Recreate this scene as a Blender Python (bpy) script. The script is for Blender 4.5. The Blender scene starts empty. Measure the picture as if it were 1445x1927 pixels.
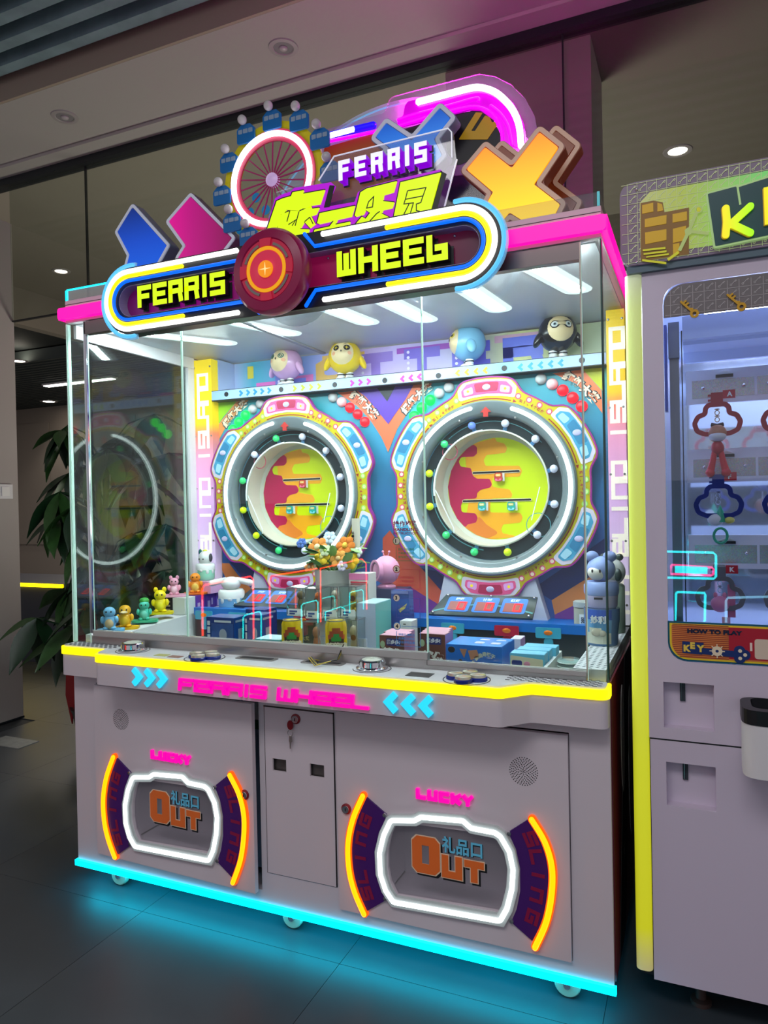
import bpy, bmesh, math, random
from mathutils import Matrix, Vector, Euler
from mathutils.geometry import tessellate_polygon
random.seed(7)
R = math.radians
S = bpy.context.scene
COL = S.collection
PI = math.pi

# ---------------------------------------------------------------- camera
IW, IH = 1445, 1927
CAM = Vector((2.2368, -2.0749, 1.4500))
AX = Vector((0.91605395, 0.40054718, -0.02017701))      # image right
UP = Vector((0.01494731, 0.01617680, 0.99975742))       # image up
FW = Vector((-0.40077641, 0.91613332, -0.00883172))     # view direction
FPX = 1356.453
cam = bpy.data.cameras.new('camera')
cam.sensor_fit = 'HORIZONTAL'; cam.sensor_width = 36.0
cam.lens = FPX / IW * 36.0
cam.clip_start = 0.05
cam_ob = bpy.data.objects.new('camera', cam)
cam_ob.matrix_world = Matrix(((AX.x, UP.x, -FW.x, CAM.x), (AX.y, UP.y, -FW.y, CAM.y), (AX.z, UP.z, -FW.z, CAM.z), (0, 0, 0, 1)))
COL.objects.link(cam_ob); S.camera = cam_ob

def ray(u, v):
    return AX * ((u - IW / 2) / FPX) - UP * ((v - IH / 2) / FPX) + FW
def at(u, v, y=0.0):                    # photo point -> (x, z) on the vertical plane at depth y
    d = ray(u, v); t = (y - CAM.y) / d.y; p = CAM + d * t
    return (p.x, p.z)
def atx(u, v, x):
    d = ray(u, v); p = CAM + d * ((x - CAM.x) / d.x); return (p.y, p.z)
def atz(u, v, z):
    d = ray(u, v); p = CAM + d * ((z - CAM.z) / d.z); return (p.x, p.y)
def poly(pts, y, o=(0, 0), s=1.0):      # traced outline (in a crop with origin o and scale s) -> plane points
    return [at(o[0] + a / s, o[1] + b / s, y) for a, b in pts]

# ---------------------------------------------------------------- light, world, exposure
S.view_settings.view_transform = 'Standard'; S.view_settings.look = 'None'
S.view_settings.gamma = 1.0; S.view_settings.use_curve_mapping = False
S.view_settings.exposure = 0.0
S.cycles.transparent_max_bounces = 32
S.cycles.max_bounces = 10
S.cycles.sample_clamp_indirect = 6.0
W = bpy.data.worlds.new('world'); S.world = W; W.use_nodes = True
W.node_tree.nodes['Background'].inputs[0].default_value = (0.62, 0.60, 0.66, 1)
W.node_tree.nodes['Background'].inputs[1].default_value = 0.62
def area(name, loc, size, power, col=(1, 1, 1), rot=(0, 0, 0), sy=None):
    l = bpy.data.lights.new(name, 'AREA'); l.energy = power; l.color = col; l.size = size
    if sy: l.shape = 'RECTANGLE'; l.size_y = sy
    o = bpy.data.objects.new(name, l); o.location = loc; o.rotation_euler = rot; COL.objects.link(o); return o
area('hall_light', (1.6, -2.6, 3.7), 2.2, 58, (1.0, 0.96, 0.97), (R(-8), 0, 0), 1.2)
area('hall_light', (-3.2, -3.4, 3.7), 2.0, 20, (1.0, 0.95, 0.92))
area('back_room_light', (-4.6, 5.0, 3.1), 1.6, 45, (1.0, 0.93, 0.84), (0, 0, 0), 1.6)
area('added_back_room_fill', (0.0, 3.2, 0.5), 2.0, 80, (1.0, 0.95, 0.84), (R(180), 0, 0), 1.0)  # added lamp, hidden by the machine, brightens the room's ceiling

# ---------------------------------------------------------------- materials
def lin(c):
    return tuple(((x / 255) / 12.92 if x / 255 <= 0.04045 else ((x / 255 + 0.055) / 1.055) ** 2.4) for x in c)
_m = {}
def M(name, col=(200, 200, 200), rough=0.5, metal=0.0, emit=None, es=0.0, bump=0.0, bscale=60, var=0.0, vscale=8, spec=0.5, coat=0.0):
    if name in _m: return _m[name]
    m = bpy.data.materials.new(name); m.use_nodes = True; nt = m.node_tree; b = nt.nodes['Principled BSDF']
    b.inputs['Base Color'].default_value = (*lin(col), 1); b.inputs['Roughness'].default_value = rough
    b.inputs['Metallic'].default_value = metal; b.inputs['Specular IOR Level'].default_value = spec
    b.inputs['Coat Weight'].default_value = coat
    if emit: b.inputs['Emission Color'].default_value = (*lin(emit), 1); b.inputs['Emission Strength'].default_value = es
    if bump or var:
        tc = nt.nodes.new('ShaderNodeTexCoord'); nz = nt.nodes.new('ShaderNodeTexNoise'); nz.inputs['Scale'].default_value = bscale if bump else vscale
        nz.inputs['Detail'].default_value = 4; nt.links.new(tc.outputs['Object'], nz.inputs['Vector'])
        if bump:
            bp = nt.nodes.new('ShaderNodeBump'); bp.inputs['Strength'].default_value = bump; bp.inputs['Distance'].default_value = 0.004
            nt.links.new(nz.outputs['Fac'], bp.inputs['Height']); nt.links.new(bp.outputs['Normal'], b.inputs['Normal'])
        if var:
            n2 = nt.nodes.new('ShaderNodeTexNoise'); n2.inputs['Scale'].default_value = vscale; n2.inputs['Detail'].default_value = 5
            nt.links.new(tc.outputs['Object'], n2.inputs['Vector'])
            mx = nt.nodes.new('ShaderNodeMixRGB'); mx.blend_type = 'MULTIPLY'; mx.inputs['Fac'].default_value = var
            mx.inputs['Color1'].default_value = (*lin(col), 1)
            cr = nt.nodes.new('ShaderNodeValToRGB'); cr.color_ramp.elements[0].color = (0.25, 0.25, 0.25, 1); cr.color_ramp.elements[0].position = 0.3
            cr.color_ramp.elements[1].color = (1, 1, 1, 1); cr.color_ramp.elements[1].position = 0.7
            nt.links.new(n2.outputs['Fac'], cr.inputs['Fac']); nt.links.new(cr.outputs['Color'], mx.inputs['Color2'])
            nt.links.new(mx.outputs['Color'], b.inputs['Base Color'])
    _m[name] = m; return m
def E(name, col, es=1.0, base=None):    # something that gives off light
    return M(name, base or tuple(c * 0.45 for c in col), 0.4, 0, col, es)
def glass(name, tint=(236, 246, 242), f0=0.045, rough=0.0, veil=0.0, f90=1.0):
    if name in _m: return _m[name]
    m = bpy.data.materials.new(name); m.use_nodes = True; nt = m.node_tree; nt.nodes.clear(); N = nt.nodes.new; L = nt.links.new
    out = N('ShaderNodeOutputMaterial'); tr = N('ShaderNodeBsdfTransparent'); gl = N('ShaderNodeBsdfGlossy'); mx = N('ShaderNodeMixShader')
    tr.inputs['Color'].default_value = (*lin(tint), 1); gl.inputs['Roughness'].default_value = rough
    ge = N('ShaderNodeNewGeometry'); d = N('ShaderNodeVectorMath'); d.operation = 'DOT_PRODUCT'
    L(ge.outputs['Normal'], d.inputs[0]); L(ge.outputs['Incoming'], d.inputs[1])
    ab = N('ShaderNodeMath'); ab.operation = 'ABSOLUTE'; L(d.outputs['Value'], ab.inputs[0])
    om = N('ShaderNodeMath'); om.operation = 'SUBTRACT'; om.inputs[0].default_value = 1; om.use_clamp = True; L(ab.outputs[0], om.inputs[1])
    pw = N('ShaderNodeMath'); pw.operation = 'POWER'; pw.inputs[1].default_value = 5; L(om.outputs[0], pw.inputs[0])
    ml = N('ShaderNodeMath'); ml.operation = 'MULTIPLY_ADD'; ml.inputs[1].default_value = f90 - f0; ml.inputs[2].default_value = f0; L(pw.outputs[0], ml.inputs[0])
    L(ml.outputs[0], mx.inputs['Fac']); L(tr.outputs[0], mx.inputs[1]); L(gl.outputs[0], mx.inputs[2])
    if veil:
        df = N('ShaderNodeBsdfDiffuse'); df.inputs['Color'].default_value = (*lin(tint), 1); m2 = N('ShaderNodeMixShader'); m2.inputs['Fac'].default_value = veil
        L(mx.outputs[0], m2.inputs[1]); L(df.outputs[0], m2.inputs[2]); L(m2.outputs[0], out.inputs[0])
    else: L(mx.outputs[0], out.inputs[0])
    _m[name] = m; return m
def acrylic(name, col, alpha=0.5, es=0.0, ecol=None):   # printed / edge-lit clear acrylic
    if name in _m: return _m[name]
    m = M(name, col, 0.15, 0, ecol or col, es); m.node_tree.nodes['Principled BSDF'].inputs['Alpha'].default_value = alpha; return m
def ramp_mat(name, stops, axis=2, emit=0.0, rough=0.4, rot=None):   # printed gradient along an axis of the object's own box
    if name in _m: return _m[name]
    m = M(name, (255, 255, 255), rough); nt = m.node_tree; b = nt.nodes['Principled BSDF']; N = nt.nodes.new; L = nt.links.new
    tc = N('ShaderNodeTexCoord'); sp = N('ShaderNodeSeparateXYZ'); L(tc.outputs['Generated'], sp.inputs[0]); cr = N('ShaderNodeValToRGB')
    for i, (p, c) in enumerate(stops):
        e = cr.color_ramp.elements[i] if i < 2 else cr.color_ramp.elements.new(p)
        e.position = p; e.color = (*lin(c), 1)
    L(sp.outputs[axis], cr.inputs['Fac']); L(cr.outputs['Color'], b.inputs['Base Color'])
    if emit: L(cr.outputs['Color'], b.inputs['Emission Color']); b.inputs['Emission Strength'].default_value = emit
    return m

# ---------------------------------------------------------------- mesh builder
def offs(p, i, closed):
    n = len(p); a = Vector(p[i - 1]) if (i > 0 or closed) else None; b = Vector(p[i]); c = Vector(p[(i + 1) % n]) if (i < n - 1 or closed) else None
    d1 = (b - a).normalized() if a is not None and (b - a).length > 1e-9 else None
    d2 = (c - b).normalized() if c is not None and (c - b).length > 1e-9 else None
    if d1 is None: d1 = d2
    if d2 is None: d2 = d1
    n1 = Vector((-d1.y, d1.x)); n2 = Vector((-d2.y, d2.x)); m = n1 + n2
    if m.length < 1e-6: return n1
    m.normalize(); return m / max(0.35, m.dot(n1))
def off_poly(p, d):                     # outline moved outwards by d (sign-corrected)
    ar = sum(p[i][0] * p[(i + 1) % len(p)][1] - p[(i + 1) % len(p)][0] * p[i][1] for i in range(len(p)))
    s = -1 if ar > 0 else 1
    return [(p[i][0] + s * d * offs(p, i, True).x, p[i][1] + s * d * offs(p, i, True).y) for i in range(len(p))]
def fillet(p, r, closed=True, n=5):
    out = []; N = len(p)
    for i in range(N):
        if not closed and i in (0, N - 1): out.append(tuple(p[i])); continue
        b = Vector(p[i]); a = Vector(p[i - 1]); c = Vector(p[(i + 1) % N]); d1 = a - b; d2 = c - b
        ang = d1.angle(d2) if d1.length > 1e-9 and d2.length > 1e-9 else PI
        if ang > R(172): out.append(tuple(b)); continue
        t = min(r / math.tan(ang / 2), d1.length * 0.48, d2.length * 0.48)
        s = b + d1.normalized() * t; e = b + d2.normalized() * t
        for k in range(n + 1):
            f = k / n; out.append(tuple(s * (1 - f) ** 2 + b * 2 * f * (1 - f) + e * f ** 2))
    return out
def arc(cx, cz, r, a0, a1, n=24):
    return [(cx + r * math.cos(R(a0 + (a1 - a0) * k / n)), cz + r * math.sin(R(a0 + (a1 - a0) * k / n))) for k in range(n + 1)]
def circ(cx, cz, r, n=32): return arc(cx, cz, r, 0, 360 * (n - 1) / n, n - 1)
def rect(x0, x1, z0, z1): return [(x0, z0), (x1, z0), (x1, z1), (x0, z1)]

class MB:
    def __init__(s, fr=None): s.v = []; s.f = []; s.m = []; s.fr = fr; s.k = 0
    def add(s, vs, fs, mi=0):
        k = len(s.v); fr = s.fr
        s.v += [tuple(fr @ Vector(v)) if fr else tuple(v) for v in vs]
        s.f += [tuple(k + i for i in f) for f in fs]; s.m += [mi] * len(fs); return s
    def box(s, x0, x1, y0, y1, z0, z1, mi=0):
        v = [(x, y, z) for z in (z0, z1) for y in (y0, y1) for x in (x0, x1)]
        return s.add(v, [(0, 2, 3, 1), (4, 5, 7, 6), (0, 1, 5, 4), (2, 6, 7, 3), (0, 4, 6, 2), (1, 3, 7, 5)], mi)
    def rbox(s, x0, x1, y0, y1, z0, z1, r, mi=0):       # box with rounded outline seen from the front
        return s.prism(fillet(rect(x0, x1, z0, z1), r), y0, y1, mi)
    def prism(s, p, y0, y1, mi=0, holes=(), sm=None):
        loops = [list(p)] + [list(h) for h in holes]; allp = [q for l in loops for q in l]; n = len(allp)
        tri = tessellate_polygon([[Vector((a, b, 0)) for a, b in l] for l in loops])
        v = [(a, y0, b) for a, b in allp] + [(a, y1, b) for a, b in allp]
        s.add(v, [tuple(t) for t in tri] + [tuple(n + i for i in reversed(t)) for t in tri], mi)
        st = 0; sd = []; base = len(s.v) - 2 * n
        for l in loops:
            k = len(l); sd += [(st + i, st + (i + 1) % k, n + st + (i + 1) % k, n + st + i) for i in range(k)]; st += k
        s.f += [tuple(base + i for i in f) for f in sd]; s.m += [mi if sm is None else sm] * len(sd); return s
    def stroke(s, p, w, y0, y1, mi=0, closed=False, cap='flat', sm=None):
        p = [tuple(q) for q in p]; h = w / 2; s.k += 1; y0 = y0 - 3e-5 * (s.k % 9)      # crossing strokes never share a plane
        if not closed and cap == 'square':
            a, b = Vector(p[0]), Vector(p[1]); p[0] = tuple(a + (a - b).normalized() * h)
            a, b = Vector(p[-1]), Vector(p[-2]); p[-1] = tuple(a + (a - b).normalized() * h)
        o = [offs(p, i, closed) for i in range(len(p))]; n = len(p)
        L = [(p[i][0] + h * o[i].x, p[i][1] + h * o[i].y) for i in range(n)]; Q = [(p[i][0] - h * o[i].x, p[i][1] - h * o[i].y) for i in range(n)]
        v = [(a, y0, b) for a, b in L] + [(a, y0, b) for a, b in Q] + [(a, y1, b) for a, b in L] + [(a, y1, b) for a, b in Q]; f = []
        for i in range(n if closed else n - 1):
            j = (i + 1) % n
            f += [(i, j, n + j, n + i), (2 * n + i, 3 * n + i, 3 * n + j, 2 * n + j), (i, 2 * n + i, 2 * n + j, j), (n + i, n + j, 3 * n + j, 3 * n + i)]
        if not closed: f += [(0, n, 3 * n, 2 * n), (n - 1, 3 * n - 1, 4 * n - 1, 2 * n - 1)]
        s.add(v, f, mi)
        if sm is not None:
            k0 = len(s.m) - len(f)
            for i in range(len(f)):
                if not (i % 4 == 0 and i < 4 * (n if closed else n - 1)): s.m[k0 + i] = sm
        if not closed and cap == 'round':
            for i, q in enumerate((p[0], p[-1])): s.prism(circ(q[0], q[1], h, 14), y0 - 1e-5 * (i + 1), y1, mi)
        return s
    def ring(s, cx, cz, r0, r1, y0, y1, mi=0, a0=0, a1=360, n=64):
        cl = abs(a1 - a0) >= 360; rm = (r0 + r1) / 2
        return s.stroke(arc(cx, cz, rm, a0, a1 - (a1 - a0) / n if cl else a1, n - 1 if cl else n), r1 - r0, y0, y1, mi, cl)
    def tube(s, p, r, mi=0, n=8, closed=False, caps=True):
        p = [Vector(q) for q in p]; k = len(p); vs = []; up = None
        for i in range(k):
            a = p[i - 1] if (i > 0 or closed) else p[i]; c = p[(i + 1) % k] if (i < k - 1 or closed) else p[i]
            t = (c - a).normalized()
            if up is None:
                up = Vector((0, 0, 1)) if abs(t.z) < 0.9 else Vector((0, 1, 0))
            u = (up - t * up.dot(t)).normalized(); w = t.cross(u); up = u
            rr = r[i] if isinstance(r, (list, tuple)) else r
            vs += [p[i] + (u * math.cos(2 * PI * j / n) + w * math.sin(2 * PI * j / n)) * rr for j in range(n)]
        f = []
        for i in range(k if closed else k - 1):
            b = (i + 1) % k
            f += [(i * n + j, i * n + (j + 1) % n, b * n + (j + 1) % n, b * n + j) for j in range(n)]
        if caps and not closed: f += [tuple(range(n)), tuple((k - 1) * n + j for j in reversed(range(n)))]
        return s.add([tuple(v) for v in vs], f, mi)
    def neon(s, p, r, y, mi=0, n=8, closed=False):
        s.tube([(a, y, b) for a, b in p], r, mi, n, closed)
        if not closed:
            for q in (p[0], p[-1]): s.ball((q[0], y, q[1]), r, mi, 8, 6)
        return s
    def lathe(s, prof, c=(0, 0, 0), axis='z', n=24, mi=0, cap=True):    # prof: list of (radius, height)
        vs = []; k = len(prof)
        for r, h in prof:
            for j in range(n):
                a = 2 * PI * j / n; x, y = r * math.cos(a), r * math.sin(a)
                vs.append((c[0] + x, c[1] + y, c[2] + h) if axis == 'z' else ((c[0] + x, c[1] - h, c[2] + y) if axis == 'y' else (c[0] + h, c[1] + x, c[2] + y)))
        f = [(i * n + j, i * n + (j + 1) % n, (i + 1) * n + (j + 1) % n, (i + 1) * n + j) for i in range(k - 1) for j in range(n)]
        if cap and prof[0][0] > 1e-6: f.append(tuple(reversed(range(n))))
        if cap and prof[-1][0] > 1e-6: f.append(tuple((k - 1) * n + j for j in range(n)))
        return s.add(vs, f, mi)
    def ball(s, c, r, mi=0, n=16, m=10):
        if not isinstance(r, (tuple, list)): r = (r, r, r)
        vs = [(c[0], c[1], c[2] - r[2])]; f = []
        for i in range(1, m):
            t = -PI / 2 + PI * i / m
            vs += [(c[0] + r[0] * math.cos(t) * math.cos(2 * PI * j / n), c[1] + r[1] * math.cos(t) * math.sin(2 * PI * j / n), c[2] + r[2] * math.sin(t)) for j in range(n)]
        vs.append((c[0], c[1], c[2] + r[2])); T = len(vs) - 1
        for j in range(n):
            f.append((0, 1 + (j + 1) % n, 1 + j)); f.append((T, 1 + (m - 2) * n + j, 1 + (m - 2) * n + (j + 1) % n))
            for i in range(m - 2): f.append((1 + i * n + j, 1 + i * n + (j + 1) % n, 1 + (i + 1) * n + (j + 1) % n, 1 + (i + 1) * n + j))
        return s.add(vs, f, mi)
    def text(s, body, x, z, h, y0, mi=0, d=0.001, bold=0.0, ang=0.0, w=None, align='l', sx=1.0):
        vs, fs, bw, bh = text_geo(body, bold); k = h / bh if bh else h; kx = (w / bw) if w else k * sx
        ca, sa = math.cos(R(ang)), math.sin(R(ang)); ox = -bw * kx / 2 if align == 'c' else 0; out = []
        for a, b, c in vs:
            X = a * kx + ox; Z = b * k; out.append((x + X * ca - Z * sa, y0 if c > 0 else y0 + d, z + X * sa + Z * ca))
        return s.add(out, fs, mi)
    def build(s, name, mats, parent=None, smooth=None, label=None, kind=None):
        me = bpy.data.meshes.new(name)
        if not isinstance(mats, (list, tuple)): mats = [mats]
        for m in mats: me.materials.append(m)
        bm = bmesh.new(); vs = [bm.verts.new(v) for v in s.v]
        for f, mi in zip(s.f, s.m):
            try: q = bm.faces.new([vs[i] for i in f])
            except ValueError: continue
            q.material_index = mi
        bmesh.ops.recalc_face_normals(bm, faces=bm.faces[:]); bm.to_mesh(me); bm.free()
        if smooth is not None:
            me.polygons.foreach_set('use_smooth', [True] * len(me.polygons)); me.set_sharp_from_angle(angle=R(smooth))
        o = bpy.data.objects.new(name, me); COL.objects.link(o)
        if parent: put(o, parent)
        if label: o['label'] = label
        if kind: o['kind'] = kind
        return o
def world_of(o):
    return (world_of(o.parent) @ o.matrix_parent_inverse @ o.matrix_basis) if o.parent else o.matrix_basis.copy()
def put(o, parent):
    o.parent = parent; o.matrix_parent_inverse = world_of(parent).inverted()
_t = {}
def text_geo(body, bold):
    if (body, bold) in _t: return _t[(body, bold)]
    c = bpy.data.curves.new('lettering', 'FONT'); c.body = body; c.extrude = 0.01; c.offset = bold; c.size = 1; c.resolution_u = 3
    o = bpy.data.objects.new('lettering', c); COL.objects.link(o); bpy.context.view_layer.update()
    me = bpy.data.meshes.new_from_object(o.evaluated_get(bpy.context.evaluated_depsgraph_get()))
    v = [tuple(q.co) for q in me.vertices]; f = [tuple(p.vertices) for p in me.polygons]
    bpy.data.objects.remove(o); bpy.data.curves.remove(c); bpy.data.meshes.remove(me)
    x0 = min(q[0] for q in v); z0 = min(q[1] for q in v); x1 = max(q[0] for q in v); z1 = max(q[1] for q in v)
    _t[(body, bold)] = ([(a - x0, b - z0, d) for a, b, d in v], f, x1 - x0, z1 - z0); return _t[(body, bold)]
# block lettering: centre lines of every stroke in a unit box
G = {'F': [[(0, 0), (0, 1), (1, 1)], [(0, .5), (.8, .5)]], 'E': [[(1, 1), (0, 1), (0, 0), (1, 0)], [(0, .5), (.85, .5)]],
     'R': [[(0, 0), (0, 1), (1, 1), (1, .5), (0, .5)], [(.9, .5), (1, 0)]], 'I': [[(.5, 0), (.5, 1)]],
     'S': [[(1, 1), (0, 1), (0, .5), (1, .5), (1, 0), (0, 0)]], 'W': [[(0, 1), (0, 0), (1, 0), (1, 1)], [(.5, 0), (.5, .85)]],
     'H': [[(0, 0), (0, 1)], [(1, 0), (1, 1)], [(0, .5), (1, .5)]], 'L': [[(0, 1), (0, 0), (1, 0)]], 'l': [[(0, 1), (0, 0), (1, 0), (1, .5), (.55, .5)]],
     'U': [[(0, 1), (0, 0), (1, 0), (1, 1)]], 'C': [[(1, 1), (0, 1), (0, 0), (1, 0)]], 'K': [[(0, 0), (0, 1)], [(1, 1), (.2, .5), (1, 0)]],
     'Y': [[(0, 1), (.5, .45), (1, 1)], [(.5, .5), (.5, 0)]], 'T': [[(0, 1), (1, 1)], [(.5, 1), (.5, 0)]],
     'O': [[(.28, 0), (0, .18), (0, .82), (.28, 1), (.72, 1), (1, .82), (1, .18), (.72, 0), (.28, 0)]],
     'A': [[(0, 0), (0, 1), (1, 1), (1, 0)], [(0, .45), (1, .45)]], 'N': [[(0, 0), (0, 1), (1, 1), (1, 0)]], 'D': [[(0, 0), (0, 1), (1, 1), (1, 0), (0, 0)]],
     'B': [[(0, 0), (0, 1), (.9, 1), (.9, .5), (0, .5)], [(.8, .5), (1, .5), (1, 0), (0, 0), (0, .2)]], 'P': [[(0, 0), (0, 1), (1, 1), (1, .45), (0, .45)]],
     'G': [[(1, 1), (0, 1), (0, 0), (1, 0), (1, .5), (.55, .5)]], 'e': [[(1, 0), (0, 0), (0, .5), (1, .5), (1, 1), (0, 1)]]}
def block(mb, ch, x, z, w, h, t, y0, y1, mi=0, grow=0.0, shear=0.0, sm=None):
    for k_, st in enumerate(G[ch]):
        y0_ = y0 - .00012 * k_
        p = [(x + t / 2 + a * (w - t), z + t / 2 + b * (h - t)) for a, b in st]
        if shear: p = [(a + shear * (b - z), b) for a, b in p]
        cl_ = len(p) > 3 and st[0] == st[-1]
        mb.stroke(p[:-1] if cl_ else p, t + 2 * grow, y0_, y1, mi, cl_, 'square', sm)

def thing(name, label, cat, loc=(0, 0, 0), group=None, rz=0.0):
    o = bpy.data.objects.new(name, None); o.empty_display_size = 0.1; COL.objects.link(o)
    o.location = loc; o.rotation_euler = (0, 0, rz); o['label'] = label; o['category'] = cat
    if group: o['group'] = group
    return o
def tag(o, label, cat, group=None):
    o['label'] = label; o['category'] = cat
    if group: o['group'] = group
    return o
def dup(root, loc, rz=None, label=None, group=None, scale=None):
    r = root.copy(); COL.objects.link(r); r.location = loc
    if rz is not None: r.rotation_euler = (0, 0, rz)
    if scale: r.scale = scale
    if label: r['label'] = label
    if group: r['group'] = group
    for ch in list(root.children):
        c = ch.copy(); COL.objects.link(c); c.parent = r
        for g in ch.children:
            d = g.copy(); COL.objects.link(d); d.parent = c
    return r

# ================================================================ THE SETTING
def st(mb, name, mats, parent=None, smooth=None):
    o = mb.build(name, mats, parent, smooth)
    if not parent: o['kind'] = 'structure'
    return o
m_floor = M('dark polished concrete tile', (58, 64, 70), 0.42, var=0.4, vscale=2.2, spec=0.45)
m_joint = M('dark floor joint', (44, 48, 52), 0.8)
m_wall = M('painted plaster', (172, 164, 160), 0.8, bump=0.08, bscale=90)
m_soffit = M('white ceiling paint', (186, 180, 178), 0.75, bump=0.05, bscale=80)
m_warm = M('beige ceiling trim', (176, 160, 144), 0.7)
m_beam = M('dark steel beam', (26, 32, 38), 0.45)
m_slat = M('dark blue wood slat', (136, 162, 172), 0.6, var=0.5, vscale=5)
m_slat2 = M('black slat', (34, 40, 40), 0.7)
m_room = M('back room ceiling paint', (150, 142, 130), 0.8)
m_pane = glass('shop window glass', (232, 236, 232), 0.05)

fl = st(MB().box(-9, 6, -7, 7.2, -0.06, -0.006), 'floor', m_joint)
tile = None
T = 0.8
for i in range(-7, 6):
    for j in range(-5, 7):
        x0 = 0.37 + i * T; y0 = -0.06 + j * T
        if x0 > 3.2 or (y0 < -2.6) or (x0 < -2.8 and y0 < 1.2): continue
        if tile is None:
            tile = MB().box(-0.3992, 0.3992, -0.3992, 0.3992, -0.006, 0).build('floor_tile', m_floor); o = tile
        else:
            o = tile.copy(); COL.objects.link(o)
        o.location = (x0 + T / 2, y0 + T / 2, 0); o.parent = fl
mb = MB()                                    # the floor beyond the tiles one can tell apart
mb.box(-9, 6, -7, -2.66, -0.005, 0).box(3.575, 6, -2.66, 7.2, -0.005, 0).box(-9, -5.24, -2.66, 7.2, -0.005, 0).box(-5.24, -2.84, -2.66, 0.74, -0.005, 0).box(-5.24, 3.575, 5.54, 7.2, -0.005, 0)
o = mb.build('floor_finish', m_floor, fl); o['kind'] = 'stuff'

st(MB().box(-2.32, -2.18, -2.0, 1.566, 0, 3.49), 'wall_left', m_wall)
st(MB().box(-2.32, -2.175, -2.0, 1.57, 0, 0.012), 'baseboard_left', m_beam)
# soffit with its trims
so = st(MB().box(-5, 5, 0.89, 1.52, 3.81, 3.9), 'ceiling', m_soffit)
st(MB().box(-5, 5, 0.872, 0.889, 3.81, 4.06), 'trim_1', m_warm)
st(MB().box(-5, 5, 1.40, 1.515, 3.79, 3.809), 'trim_2', m_soffit)
st(MB().box(-5, 5, 1.516, 1.60, 3.745, 3.86), 'trim_3', m_beam)
st(MB().box(-5, 5, -2.4, 0.87, 4.08, 4.12), 'ceiling_2', m_slat2)
sl = None
cl = bpy.data.objects['ceiling_2']
for i in range(21):
    y = 0.775 - i * 0.147
    if sl is None: sl = MB().box(-5, 5, -0.032, 0.032, 3.90, 4.06).build('ceiling_slat', m_slat); o = sl
    else: o = sl.copy(); COL.objects.link(o)
    o.location = (0, y, 0); o.parent = cl
# shop window: three panes with dark joints
st(MB().box(-1.463, 1.652, 1.55, 1.562, 0.02, 3.744), 'window_1', m_pane)
st(MB().box(1.66, 4.5, 1.55, 1.562, 0.02, 3.744), 'window_2', m_pane)
st(MB().box(-2.175, -1.470, 1.55, 1.562, 2.805, 3.744), 'window_3', m_pane)
st(MB().box(-1.4695, -1.4635, 1.548, 1.566, 0, 3.744).box(1.6525, 1.6595, 1.548, 1.566, 0, 3.744), 'trim_4', m_beam)
st(MB().box(-2.175, -1.4635, 1.546, 1.566, 2.795, 2.804), 'trim_5', m_beam)
# the room behind the glass
st(MB().box(-4.1, 6, 1.6, 4.0, 3.75, 3.85), 'ceiling_3', m_room)
st(MB().box(-4.22, -4.1, 1.6, 4.1, 3.38, 3.85).box(-4.1, 6, 4.0, 4.1, 3.38, 3.85), 'trim_6', m_room)
st(MB().box(1.03, 1.78, 1.62, 2.07, 0, 3.749), 'wall_column', M('column paint', (206, 190, 188), 0.8))
c4 = st(MB().box(-9, -4.22, 1.6, 7.2, 3.42, 3.46).box(-4.22, 6, 4.1, 7.2, 3.42, 3.46), 'ceiling_4', m_slat2)
sb = None
for i in range(32):
    y = 4.2 + i * 0.11
    if y > 7: break
    if sb is None: sb = MB().box(-9, 6, -0.022, 0.022, 3.26, 3.40).build('ceiling_slat', M('back room slat', (70, 78, 76), 0.7)); o = sb
    else: o = sb.copy(); COL.objects.link(o)
    o.location = (0, y, 0); o.parent = c4
bw = st(MB().box(-9, 6, 7.0, 7.15, 0, 3.42), 'wall_back', M('back wall panel', (170, 158, 146), 0.7))
for i in range(9):
    x = -8.9 + i * 0.95
    MB().box(x, x + 0.93, 6.975, 7.0, 0.9, 3.0).build('wall_panel', M('back wall panel', (170, 158, 146), 0.7), bw)
st(MB().box(-9.1, -9.0, 1.6, 7.2, 0, 3.42), 'wall_far_left', m_wall)
st(MB().box(4.6, 4.7, 1.6, 7.2, 0, 3.55), 'wall_right', m_wall)

# recessed lamps
m_lampw = E('lamp white', (255, 244, 224), 14); m_white = M('white enamel', (226, 224, 226), 0.4)
def downlight(x, y, z, lit, label, r=0.055):
    t = thing('ceiling_light', label, 'ceiling light', (x, y, z), 'recessed round ceiling lamps')
    mb = MB(); mb.lathe([(r * 1.55, 0), (r * 1.5, -0.006), (r * 1.1, -0.008), (r, -0.004), (r, 0.0)], n=28, cap=False); o = mb.build('trim_ring', M('lamp trim ring', (176, 168, 170), .5), None, 40); o.parent = t
    o = MB().lathe([(r, 0.0), (r * .98, -0.003), (0, -0.0035)], n=24).build('lamp_face', m_lampw if lit else M('unlit lamp glass', (150, 145, 150), 0.3), None, 40); o.parent = t
    if lit:
        l = bpy.data.lights.new('lamp', 'SPOT'); l.energy = 18; l.spot_size = R(110); l.spot_blend = 0.6; l.color = (1, .93, .82); l.shadow_soft_size = 0.05
        q = bpy.data.objects.new('lamp', l); COL.objects.link(q); q.location = (0, 0, -0.02); q.parent = t
    else:
        o = MB().ball((0, 0, -0.006), (r * .45, r * .45, r * .22), 0, 16, 8).build('bulb', M('unlit bulb', (196, 186, 190), 0.25), None, 60); o.parent = t
x, y = atz(122, 221, 3.805); downlight(x, y, 3.81, False, 'unlit recessed lamp in the soffit, the left one of two', 0.05)
x, y = atz(533, 91, 3.805); downlight(x, y, 3.81, False, 'unlit recessed lamp in the soffit, nearer the sign\'s purple glow', 0.05)
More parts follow.
